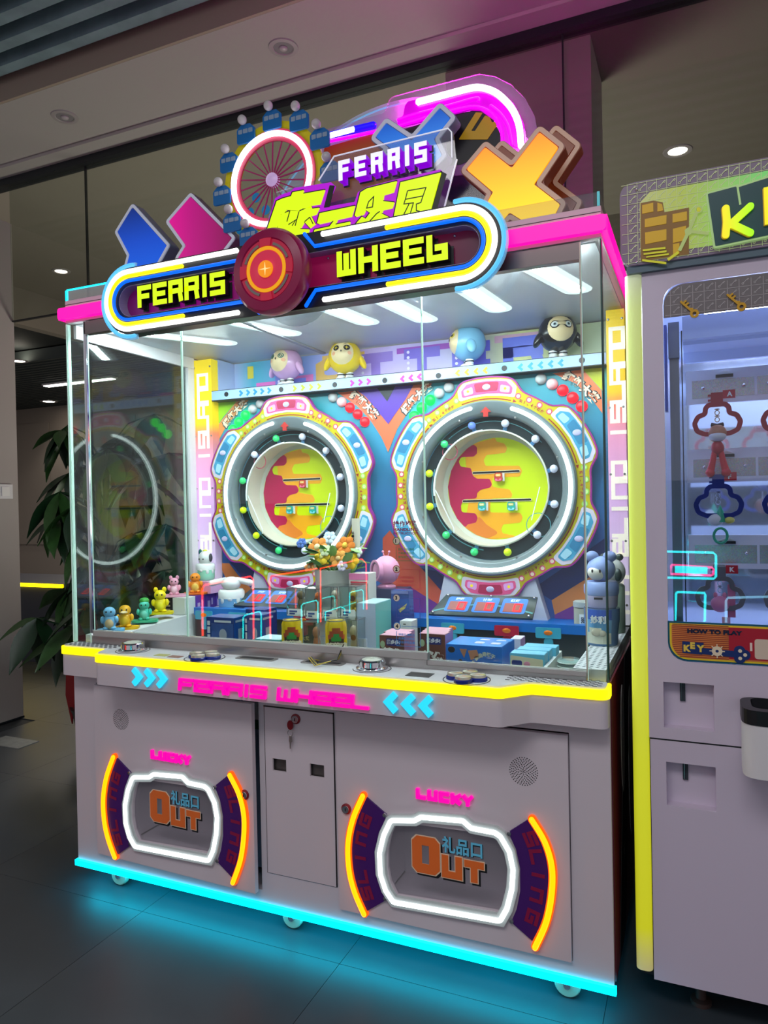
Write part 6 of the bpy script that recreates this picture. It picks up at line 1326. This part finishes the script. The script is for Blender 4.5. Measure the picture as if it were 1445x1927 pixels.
MB().prism([(kx, kz - .002), (kx + .05, kz - .004), (kx + .05, kz + .012), (kx + .054, kz + .028), (kx, kz + .030)], yk - .0056, yk - .0042).stroke([(kx + .05, kz + .006), (kx + .135, kz + .002)], .017, yk - .0056, yk - .0042).prism(circ(kx + .142, kz + .012, .014, 18), yk - .0057, yk - .0042).prism(circ(kx + .142, kz - .008, .014, 18), yk - .0058, yk - .0042).prism(circ(kx + .154, kz + .002, .014, 18), yk - .0059, yk - .0042).build('key_emblem', M('navy emblem', (20, 44, 110), .4), H)
m = MB(); m.ring(kx + .087, kz + .008, .004, .013, yk - .0068, yk - .0056)
md = MB()
for a, b in ((.143, .012), (.143, -.008), (.155, .002)): md.prism(circ(kx + a, kz + b, .0048, 12), yk - .0068, yk - .006)
md.build('emblem_holes', M('cream emblem', (236, 220, 190), .4), H)
for k in range(8): m.stroke([(kx + .087 + .012 * math.cos(k * PI / 4), kz + .008 + .012 * math.sin(k * PI / 4)), (kx + .087 + .019 * math.cos(k * PI / 4), kz + .008 + .019 * math.sin(k * PI / 4))], .0025, yk - .0066, yk - .0056)
m.build('ship_wheel_emblem', M('cream emblem', (236, 220, 190), .4), H)
for i, (ch, dx_, dz_) in enumerate((('K', .003, .002), ('E', .020, .010), ('Y', .036, .003))): MB().text(ch, kx + dx_, kz + dz_, .019, yk - .0066, 0, .0009, .06).build('letter', M('cream yellow letter', (240, 206, 80), .4), H)
a = at(1408, 1225, yk - .005); MB().text('1', a[0] + .004, a[1] - .0, .022, yk - .0052, 0, .0008, .05).build('step_number', M('cream number', (240, 220, 210), .4), H); MB().prism(fillet(rect(2.366, 2.46, 1.022, 1.075), .008), yk - .0052, yk - .0043).build('step_panel', M('beige panel print', (220, 200, 180), .4), H)
# window glass, key-patterned band, golden keys
kp(MB().prism(off_poly(win, .004), yk + .005, yk + .008), 'front_glass', glass('key machine glass', (236, 240, 246), .06))
def key_print(mb, x, z, s, y0, y1, mi=0):
    mb.ring(x - s * .32, z - s * .32, s * .10, s * .17, y0, y1, mi, n=10); mb.stroke([(x - s * .22, z - s * .22), (x + s * .42, z + s * .42)], s * .09, y0, y1, mi); mb.stroke([(x + s * .26, z + s * .26), (x + s * .40, z + s * .12)], s * .09, y0, y1, mi); mb.stroke([(x + s * .40, z + s * .40), (x + s * .54, z + s * .26)], s * .09, y0, y1, mi)
bz0 = 1.955
bandp = [(2.98, bz0), (2.98, 2.043), (2.206, 2.043)] + [(2.207 - .053 * math.sin(R(t)), 1.99 + .053 * math.cos(R(t))) for t in range(0, 91, 15)] + [(2.154, bz0)]
BD = kp(MB().prism(bandp, yk + .001, yk + .004), 'key_pattern_band', M('taupe key band', (122, 116, 118), .5))
m = MB(); 
for i in range(20):
    x = 2.172 + i * .0285; m.box(x - .0006, x + .0006, yk + .0002, yk + .001, bz0, 2.036)
    for j in range(3): key_print(m, x + .0142, 1.974 + j * .027, .017, yk + .0002, yk + .001)
for j in range(3): m.box(2.158, 2.98, yk + .0002, yk + .001, 1.960 + j * .027, 1.9612 + j * .027)
o = m.build('band_pattern', M('pale key print', (190, 184, 186), .5), BD); o['kind'] = 'stuff'
gold = M('gold key', (206, 160, 60), .25, .8)
for u, v in ((1296, 581), (1384, 568)):
    x, z = at(u, v, yk - .004); m = MB(); s = .05; m.stroke([(x - s * .38, z + s * .42), (x + s * .12, z - s * .12)], .0055, yk - .006, yk, cap='round'); m.ring(x + s * .28, z - s * .3, .005, .0115, yk - .006, yk, n=18); m.stroke([(x - s * .30, z + s * .32), (x - s * .12, z + s * .46)], .005, yk - .006, yk).stroke([(x - s * .18, z + s * .20), (x, z + s * .32)], .005, yk - .006, yk); m.stroke([(x + .0, z + .0), (x + .011, z - .002)], .0045, yk - .006, yk)
    m.build('golden_key', gold, BD)
# inside
m_kin = M('bluish white lining', (196, 206, 236), .45); m_kl = EN('key machine lamp', (224, 232, 255), 55.0)
kp(MB().box(2.07, 3.0, .72, .73, .79, 2.07), 'mirror_back', M('mirror backing', (214, 222, 226), .06, .9))
kp(MB().box(2.07, 3.0, yk + .014, .72, 1.0, 1.004).box(2.07, 3.0, yk + .02, .72, 2.05, 2.06).box(2.066, 2.07, yk + .012, .72, 1.0, 2.06), 'inner_lining', m_kin)
kp(MB().box(2.26, 3.0, .30, .40, 2.015, 2.045), 'lamp_bar', m_kl)
kp(MB().box(2.2, 3.0, .13, .16, 1.90, 1.965).box(2.2, 3.0, .16, .30, 1.89, 1.905).box(2.2, 3.0, .28, .30, 1.86, 1.90), 'upper_gantry', M('blue white gantry', (170, 190, 236), .35, 0, (150, 170, 230), .25))
kp(MB().box(2.153, 2.160, .10, .14, 1.70, 1.94), 'blue_rail', M('deep blue rail', (60, 90, 190), .4)); kp(MB().box(2.163, 2.192, .12, .15, 1.85, 1.95), 'rail_block', M('slate block', (130, 144, 166), .4))
m = MB().box(2.165, 2.190, .135, .16, 1.01, 1.85); 
for x in (2.169, 2.176, 2.183): m.box(x, x + .003, .1325, .135, 1.01, 1.85)
kp(m, 'rail_post', M('aluminium rail', (150, 154, 162), .3, .8))
kp(MB().box(2.196, 2.199, .15, .155, 1.01, 1.93), 'tooth_belt', m_black)
cloudp = [(-.26, .62), (.0, .62), (.26, .62), (.38, .50), (.38, .30), (.62, .22), (.74, -.02), (.66, -.30), (.40, -.42), (-.40, -.42), (-.66, -.30), (-.74, -.02), (-.62, .22), (-.38, .30), (-.38, .50)]
def holo(name):
    if name in _m: return _m[name]
    m = M(name, (200, 196, 190), .22, .6); nt = m.node_tree; b = nt.nodes['Principled BSDF']; tc = nt.nodes.new('ShaderNodeTexCoord'); v = nt.nodes.new('ShaderNodeTexVoronoi'); v.inputs['Scale'].default_value = 520; hs = nt.nodes.new('ShaderNodeMixRGB'); hs.inputs['Fac'].default_value = .4; hs.inputs['Color1'].default_value = (.8, .78, .72, 1)
    nt.links.new(tc.outputs['Object'], v.inputs['Vector']); nt.links.new(v.outputs['Color'], hs.inputs['Color2']); nt.links.new(hs.outputs['Color'], b.inputs['Base Color']); return m
RED_, BLU_, GRY_ = (176, 20, 40), (20, 40, 130), (112, 108, 110)
for (rz_, frc, let, cen) in ((1.815, RED_, ('A', 'B'), 1.673), (1.578, BLU_, ('F', 'G'), 1.436), (1.320, GRY_, ('K', 'L'), 1.168)):
    yr = .30
    RW = kp(MB().box(2.205, 2.98, yr, yr + .012, rz_ - .078, rz_ + .022), 'key_row_beam', M('white key row beam', (206, 210, 226), .4, 0, (190, 200, 230), .1))
    for k in range(3):
        x0 = 2.222 + k * .175; MB().box(x0, x0 + .168, yr - .0012, yr, rz_ - .062, rz_ - .008).build('glitter_plate', holo('glitter film'), RW)
        mm = MB()
        for xx in (x0 + .03, x0 + .14): mm.ball((xx, yr - .003, rz_ - .032), .0055, 0, 12, 8)
        mm.build('screw_head', m_chrome, RW, 60); MB().box(x0 + .065, x0 + .112, yr - .012, yr, rz_ - .004, rz_ + .004).prism([(x0 + .065, rz_ + .005), (x0 + .112, rz_ + .005), (x0 + .09, rz_ + .016)], yr - .006, yr, 1).build('slot_bracket', [m_black, twhite], RW)
    for k in range(2):
        cxk = 2.288 + k * .178; s = .082; yy = .225
        FRM = kp(MB().stroke([(cxk + a * s, cen + b * s) for a, b in fillet(cloudp, .18 , True, 4)], .0135, yy, yy + .012, 0, True).box(cxk - .016, cxk + .016, yy, yr - .002, cen + .055, cen + .085).box(cxk - .024, cxk - .016, yy, yy + .012, cen + .060, cen + .066).box(cxk - .024, cxk - .016, yy, yy + .012, cen + .074, cen + .080), 'key_frame', M('key frame %d %d %d' % frc, frc, .35))
        MB().box(cxk + .016, cxk + .048, yy, yy + .004, cen + .066, cen + .090).build('letter_flag', M('red flag', (196, 20, 44), .4), FRM); MB().text(let[k], cxk + .026, cen + .071, .014, yy - .001, 0, .0008, .04).build('letter', M('white flag letter', (250, 250, 250), .4), FRM)
        if k == 1 and let[0] != 'A': pass
def keychain(x, y, z, kind, label):
    t = thing('keychain_toy', label, 'keychain', (x, y, z))
    def b(mb, nm, mt): o = mb.build(nm, mt, None, 50); o.parent = t; return o
    m = MB()
    for k in range(4): m.tube([(.006 * math.cos(2 * PI * j / 10), 0 if k % 2 else .006 * math.sin(2 * PI * j / 10), -.008 - .010 * k + (.007 * math.sin(2 * PI * j / 10) if k % 2 else 0)) for j in range(10)], .0014, 0, 5, True)
    b(m, 'chain', gold if kind == 0 else m_chrome)
    if kind == 0:
        b(MB().ball((0, 0, -.078), (.026, .022, .026), 0, 18, 12), 'toy_head', vmat('tan', (196, 130, 90))); b(MB().ball((0, -.010, -.088), (.024, .018, .013), 0, 16, 10), 'muzzle', twhite); b(MB().tube([(-.016, 0, -.052), (0, -.004, -.056), (.016, 0, -.052)], .006, 0, 8), 'crown', vmat('dark brown', (60, 30, 30)))
        b(MB().ball((0, 0, -.120), (.018, .015, .022), 0, 14, 10), 'toy_body', vmat('crimson', (190, 20, 40)))
        for sx in (-1, 1): b(MB().tube([(sx * .008, 0, -.13), (sx * .014, -.004, -.16), (sx * .020, -.006, -.188)], [.008, .009, .011], 0, 10).ball((sx * .021, -.008, -.192), .013, 0, 12, 8), 'leg', vmat('red gloss', (214, 16, 34), .2))
    elif kind == 1:
        b(MB().ball((-.008, 0, -.088), (.022, .018, .018), 0, 16, 10), 'toy_head', twhite); b(MB().lathe([(.016, -.095), (.010, -.065), (0, -.045)], (.004, 0, 0), 'z', 14), 'green_cone', vmat('sea green', (60, 180, 140))); b(MB().ball((.028, -.004, -.09), (.014, .010, .010), 0, 12, 8), 'yellow_charm', vmat('pale yellow', (226, 220, 110)))
        b(MB().tube([(.004 + .018 * math.cos(2 * PI * j / 14), 0, -.135 + .022 * math.sin(2 * PI * j / 14)) for j in range(14)], .004, 0, 8, True), 'ring_strap', vmat('sea green', (60, 180, 140)))
    else:
        b(MB().ball((0, 0, -.078), (.026, .020, .024), 0, 16, 10), 'toy_head', vmat('rose', (226, 140, 170)))
        for sx in (-1, 1): b(MB().ball((sx * .012, 0, -.052), (.006, .005, .009), 0, 10, 6), 'ear', vmat('rose', (226, 140, 170)))
        b(MB().box(.02, .04, -.003, .003, -.115, -.02), 'strap', vmat('dusty rose', (196, 110, 140))); b(MB().box(.004, .026, -.003, .003, -.175, -.115), 'tassel', vmat('light pink', (236, 180, 196)))
    return t
keychain(2.288, .232, 1.718, 0, 'tan and red keychain toy hanging in the red cloud frame A'); keychain(2.288, .232, 1.478, 1, 'white and sea green keychain toy hanging in the blue cloud frame F'); keychain(2.288, .232, 1.222, 2, 'pink keychain toy hanging in the grey cloud frame K')
t = thing('keychain_toy', 'brown ball keychain toy in the second blue cloud frame', 'keychain', (2.472, .232, 1.478)); o = MB().ball((0, 0, -.06), (.03, .026, .03), 0, 16, 10).build('toy_ball', vmat('brown', (140, 84, 60)), None, 50); o.parent = t; o = MB().tube([(0, 0, 0), (0, 0, -.03)], .002, 0, 6).build('chain', m_chrome, None, 50); o.parent = t
# sign board on top
ys = .055; sb = fillet([(2.045, 2.105), (3.0, 2.105), (3.0, 2.335), (2.045, 2.335)], .04, True, 6)
kp(MB().box(2.062, 3.0, .09, .30, 2.0905, 2.30), 'sign_light_box', M('dark sign box', (40, 44, 54), .5)); kp(MB().box(2.06, 3.0, .062, .089, 2.0855, 2.1045), 'sign_foot', M('slate teal sign foot', (84, 108, 122), .4))
SGN = kp(MB().prism(sb, ys, ys + .03), 'key_sign_board', M('mauve sign border', (120, 104, 126), .35, 0, (120, 100, 126), .15))
MB().prism(fillet([(2.098, 2.128), (3.0, 2.128), (3.0, 2.300), (2.125, 2.300), (2.098, 2.275)], .004), ys - .001, ys).build('lit_field', ramp_mat('lime sign light', [(0, (170, 176, 110)), (.12, (160, 176, 70)), (.3, (120, 190, 100)), (.5, (70, 210, 120)), (1, (60, 200, 140))], 0, .55), SGN)
m = MB(); p_ = .0255
for i in range(34): 
    x = 2.066 + i * p_; m.box(x - .0006, x + .0006, ys - .0024, ys - .001, 2.108, 2.332)
    for j in range(8): key_print(m, x + p_ / 2, 2.1255 + j * .0272, .019, ys - .0022, ys - .001)
for j in range(9): m.box(2.05, 2.98, ys - .0024, ys - .001, 2.112 + j * .0272 - .0006, 2.112 + j * .0272 + .0006)
o = m.build('sign_pattern', M('pale sign key print', (196, 206, 160), .4, 0, (190, 206, 150), .25), SGN); o['kind'] = 'stuff'
cx0, cz0 = at(1206, 492, ys); 
def sgp(pts): return [at(1160 + a / 5.07, 280 + b / 5.07, ys - .004) for a, b in pts]
cb = M('chest brown print', (130, 92, 20), .4, 0, (130, 92, 20), .2); cyl = M('chest gold print', (196, 156, 10), .4, 0, (200, 160, 0), .3); dkl = M('chest dark line', (40, 30, 10), .4); gl_ = M('gold bar print', (206, 206, 30), .4, 0, (206, 206, 20), .3)
CH = MB().prism(sgp([(228, 520), (350, 494), (440, 510), (458, 605), (692, 560), (690, 1005), (232, 1075)]), ys - .004, ys - .0025).build('chest_print', cb, SGN)
for pp_ in ([(245, 540), (350, 515), (352, 600), (245, 622)], [(390, 515), (435, 530), (445, 590), (390, 600)], [(270, 672), (478, 632), (475, 716), (270, 752)], [(272, 800), (476, 768), (476, 872), (275, 912)], [(535, 625), (672, 598), (672, 682), (535, 706)], [(538, 765), (664, 735), (664, 870), (538, 900)], [(538, 910), (600, 900), (600, 1000), (540, 1010)]): MB().prism(sgp(pp_), ys - .0055, ys - .004).build('chest_panel', cyl, CH)
for pp_ in ([(250, 962), (468, 938), (468, 958), (250, 980)], [(258, 1000), (478, 970), (478, 990), (258, 1015)], [(282, 1030), (500, 998), (500, 1016), (282, 1042)], [(245, 1055), (475, 1082), (475, 1104), (245, 1075)]): MB().prism(sgp(pp_), ys - .0065, ys - .004).stroke(sgp(pp_), .001, ys - .0062, ys - .0035, 1, True).build('gold_bar', [gl_, dkl], CH)
m = MB().stroke(sgp([(600, 975), (690, 790), (750, 640), (770, 600)]), .009, ys - .0075, ys - .004).stroke(sgp([(690, 790), (880, 812)]), .008, ys - .0075, ys - .004).prism(sgp([(650, 790 - 10), (680, 755), (716, 770), (722, 805), (695, 830), (655, 818)]), ys - .008, ys - .004).stroke(sgp([(490, 1062), (590, 990)]), .007, ys - .0072, ys - .004, 1).prism(sgp([(765, 570), (785, 560), (805, 580), (795, 605), (770, 605)]), ys - .0085, ys - .006, 1).ring(*sgp([(783, 583)])[0], .006, .010, ys - .0078, ys - .004)
m.build('robot_arm_print', [M('pale arm print', (176, 196, 120), .4, 0, (176, 196, 110), .3), gl_], CH)
KP = sgp([(848, 440), (1140, 362), (1155, 372), (1445, 280), (3000, -150), (3000, 700), (1445, 860), (925, 968)])
KB = MB().prism(fillet(KP, .008), ys - .018, ys - .004).build('key_letter_board', M('pale lime board edge', (170, 206, 140), .4, 0, (170, 206, 130), .35), SGN); MB().prism(off_poly(fillet(KP, .008), -.005), ys - .0195, ys - .018).build('letter_board_face', M('deep teal board', (0, 62, 66), .35, 0, (0, 62, 66), .2), KB)
MB().stroke(sgp([(1148, 365), (1178, 555)]), .005, ys - .021, ys - .0195).build('board_split', M('pale lime board edge', (170, 206, 140), .4, 0, (170, 206, 130), .35), KB)
for pls, wd in (([[(1040, 600), (1050, 720), (1040, 850)], [(1270, 580), (1090, 745), (1270, 830)]], .018), ([[(1560, 400), (1430, 430), (1440, 720), (1580, 690)], [(1440, 570), (1560, 545)]], .016)):
    m = MB(); m2 = MB()
    for pl in pls: m.stroke(sgp(pl), wd, ys - .030, ys - .022, 0, cap='round'); m2.stroke([(a - .0025, b - .001) for a, b in sgp(pl)], wd, ys - .026, ys - .0196, 0, cap='round')
    o = m.build('letter', ramp_mat('lime letter light', [(0, (226, 206, 20)), (1, (150, 240, 10))], 0, .95), KB, None, 'lime lit letter'); m2.build('letter_side', M('amber letter side', (176, 150, 30), .4, 0, (180, 150, 20), .3), o)
for u, v in ((1198, 357), (1199, 494)): x, z = at(u, v, ys); MB().ball((x, ys - .003, z), .004, 0, 10, 6).build('sign_screw', m_chrome, SGN, 60)
for x, y_ in ((2.22, .17), (2.9, .17), (2.22, .85), (2.9, .85)): kp(MB().lathe([(.028, 0), (.028, .012), (.014, .016), (.014, .097)], (x, y_, 0), 'z', 20), 'levelling_foot', M('brown metal foot', (90, 70, 66), .4, .5), 30)

# ================================================================ PLANT BEHIND THE LEFT SIDE
PX, PY = -1.02, 1.2
PL = thing('potted_plant', 'tall potted plant with long drooping leaves behind the machine', 'potted plant', (PX, PY, 0))
MB().lathe([(.15, 0), (.20, .26), (.215, .30), (.195, .30), (.185, .26), (0, .25)], (PX, PY, 0), 'z', 32).build('pot', M('black plant pot', (22, 22, 24), .35), PL, 35)
for k in range(3):
    a = k * 2.1; MB().tube([(PX + .03 * math.cos(a + h * 3), PY + .03 * math.sin(a + h * 3), .25 + h) for h in (0, .25, .5, .75, 1.0, 1.25, 1.5)], [.028, .026, .024, .022, .02, .018, .012], 0, 8).build('stem', M('plant bark', (96, 82, 64), .8, bump=.4), PL, 60)
redr = M('red ribbon', (120, 16, 20), .5)
for dx_, dz_, l_ in ((-.05, .88, .34), (.03, .86, .30), (-.16, .62, .42)): MB().prism([(PX + dx_ - .02, dz_), (PX + dx_ + .02, dz_ + .01), (PX + dx_ + .045, dz_ - l_ * .5), (PX + dx_ + .01, dz_ - l_), (PX + dx_ - .035, dz_ - l_ * .6)], PY - .14, PY - .132).build('red_ribbon', redr, PL)
m_leafs = [M('deep green leaf', (22, 52, 28), .4, var=.3, vscale=9), M('mid green leaf', (48, 84, 38), .4, var=.3, vscale=9)]
def leaf_mesh(mt):
    vs = []; fs = []; n = 7
    for i in range(n + 1):
        t = i / n; w = .17 * math.sin(PI * min(1, t * 1.02) ** .85) if 0 < i < n else .004; zz = -.16 * t * t
        vs += [(t, -w, zz + .04 * w / .17), (t, 0, zz - .012), (t, w, zz + .04 * w / .17)]
    for i in range(n):
        for j in range(2): a = i * 3 + j; fs.append((a, a + 1, a + 4, a + 3))
    o = MB().add(vs, fs).build('leaf', mt, None, 60); me = o.data; bpy.data.objects.remove(o); return me
LM = [leaf_mesh(m) for m in m_leafs]
rnd = random.Random(11)
for c in range(34):
    zz = .62 + 1.38 * ((c * .618) % 1.0); a0 = rnd.uniform(0, 2 * PI); out = rnd.uniform(.22, .55) * (1 if zz < 1.8 else .8)
    hx_, hy_ = PX + out * math.cos(a0), PY + .38 * out * math.sin(a0); hz_ = zz + .05
    MB().tube([(PX, PY, max(.5, zz - .18)), ((PX + hx_) / 2, (PY + hy_) / 2, zz), (hx_, hy_, hz_)], .005, 0, 5).build('leaf_stalk', m_leafs[0], PL, 60)
    nl = rnd.choice((5, 6, 7)); base = rnd.uniform(0, 2 * PI)
    for k in range(nl):
        L = rnd.uniform(.22, .38); az = base + 2 * PI * k / nl; dr = rnd.uniform(15, 65)
        o = bpy.data.objects.new('leaf', LM[rnd.random() < .45]); COL.objects.link(o)
        o.matrix_basis = Matrix.Translation((hx_, hy_, hz_)) @ Matrix.Rotation(az, 4, 'Z') @ Matrix.Rotation(R(dr), 4, 'Y') @ Matrix.Rotation(rnd.uniform(-.5, .5), 4, 'X') @ Matrix.Scale(L, 4)
        # keep the foliage between the machine and the shop window
        tip = o.matrix_basis @ Vector((1, 0, -.16))
        if tip.y > 1.52 or (tip.x > -.06 and tip.y < 1.03) or tip.x < -2.1: bpy.data.objects.remove(o); continue
        put(o, PL)

# ================================================================ NEON-FRAMED MACHINES BEHIND THE VIEWER (seen only as reflections)
NB_ = thing('neon_cabinet', 'dark cabinet with red and cyan neon frames across the hall', 'arcade machine', (-2.6, -5.0, 0))
MB().box(-3.0, -2.17, -7.0, -3.35, 0.02, 1.5).build('cabinet_body', M('dark cabinet paint', (26, 28, 34), .5), NB_)
nr = EN('red frame neon', (255, 60, 40), 15.0); nc = EN('cyan frame neon', (30, 235, 235), 11.0)
def rfl(pts, xp=-2.15): return [(xp, .03 - q[0], q[1]) for q in (atx(u, v, xp) for u, v in pts)]
def fr_tube(name, pts, mt, r=.010, closed=False): MB().tube(rfl(pts), r, 0, 8, closed).build(name, mt, NB_, 60)
for p in ([(380, 1236), (379, 1108), (384, 1101), (470, 1085), (475, 1090), (476, 1215)], [(508, 1236), (506, 1092), (510, 1084), (596, 1070)], [(603, 1236), (602, 1070), (680, 1052), (688, 1060), (690, 1192), (684, 1196), (610, 1218)]): fr_tube('red_frame', p, nr)
for p in ([(456, 1215), (456, 1163), (460, 1158), (487, 1151), (490, 1156), (490, 1212)], [(567, 1215), (566, 1140), (570, 1136), (594, 1130), (597, 1134), (597, 1206), (590, 1212), (575, 1216)], [(657, 1117), (661, 1114), (680, 1110), (683, 1114), (683, 1180), (678, 1185), (661, 1190), (657, 1186), (657, 1117)], [(612, 1152), (640, 1142), (648, 1146), (648, 1180), (612, 1196), (611, 1152)]): fr_tube('cyan_frame', p, nc, .008)
NS = thing('neon_sign', 'neon window sign of cyan and pink frames across the hall', 'neon sign', (2.4, -3.83, 0))
def rf2(pts, yv=4.0): return [(q[0], .164 - yv, q[1]) for q in (at(u, v, yv) for u, v in pts)]
MB().box(1.6, 3.2, -3.90, -3.86, 0, 1.6).build('sign_panel', M('dark sign panel', (20, 22, 28), .5), NS)
for nm, p, mt in (('cyan_frame', [(1254, 1038), (1342, 1040), (1347, 1045), (1347, 1085), (1343, 1089), (1254, 1087)], nc), ('cyan_frame', [(1274, 1114), (1326, 1116), (1327, 1120), (1326, 1168), (1322, 1172), (1271, 1170), (1272, 1118), (1274, 1114)], nc), ('pink_frame', [(1263, 1063), (1340, 1068), (1343, 1072), (1342, 1080), (1338, 1083), (1262, 1080), (1263, 1063)], EN('pink frame neon', (255, 50, 130), 11.0)), ('cyan_bar', [(1270, 1071), (1331, 1073)], nc), ('pale_frame', [(1445, 1123), (1370, 1125), (1366, 1130), (1366, 1188), (1370, 1193), (1445, 1195)], EN('pale blue neon', (150, 220, 250), 5.0))):
    MB().tube(rf2(p), .009 if 'bar' not in nm else .03, 0, 8).build(nm, mt, NS, 60)
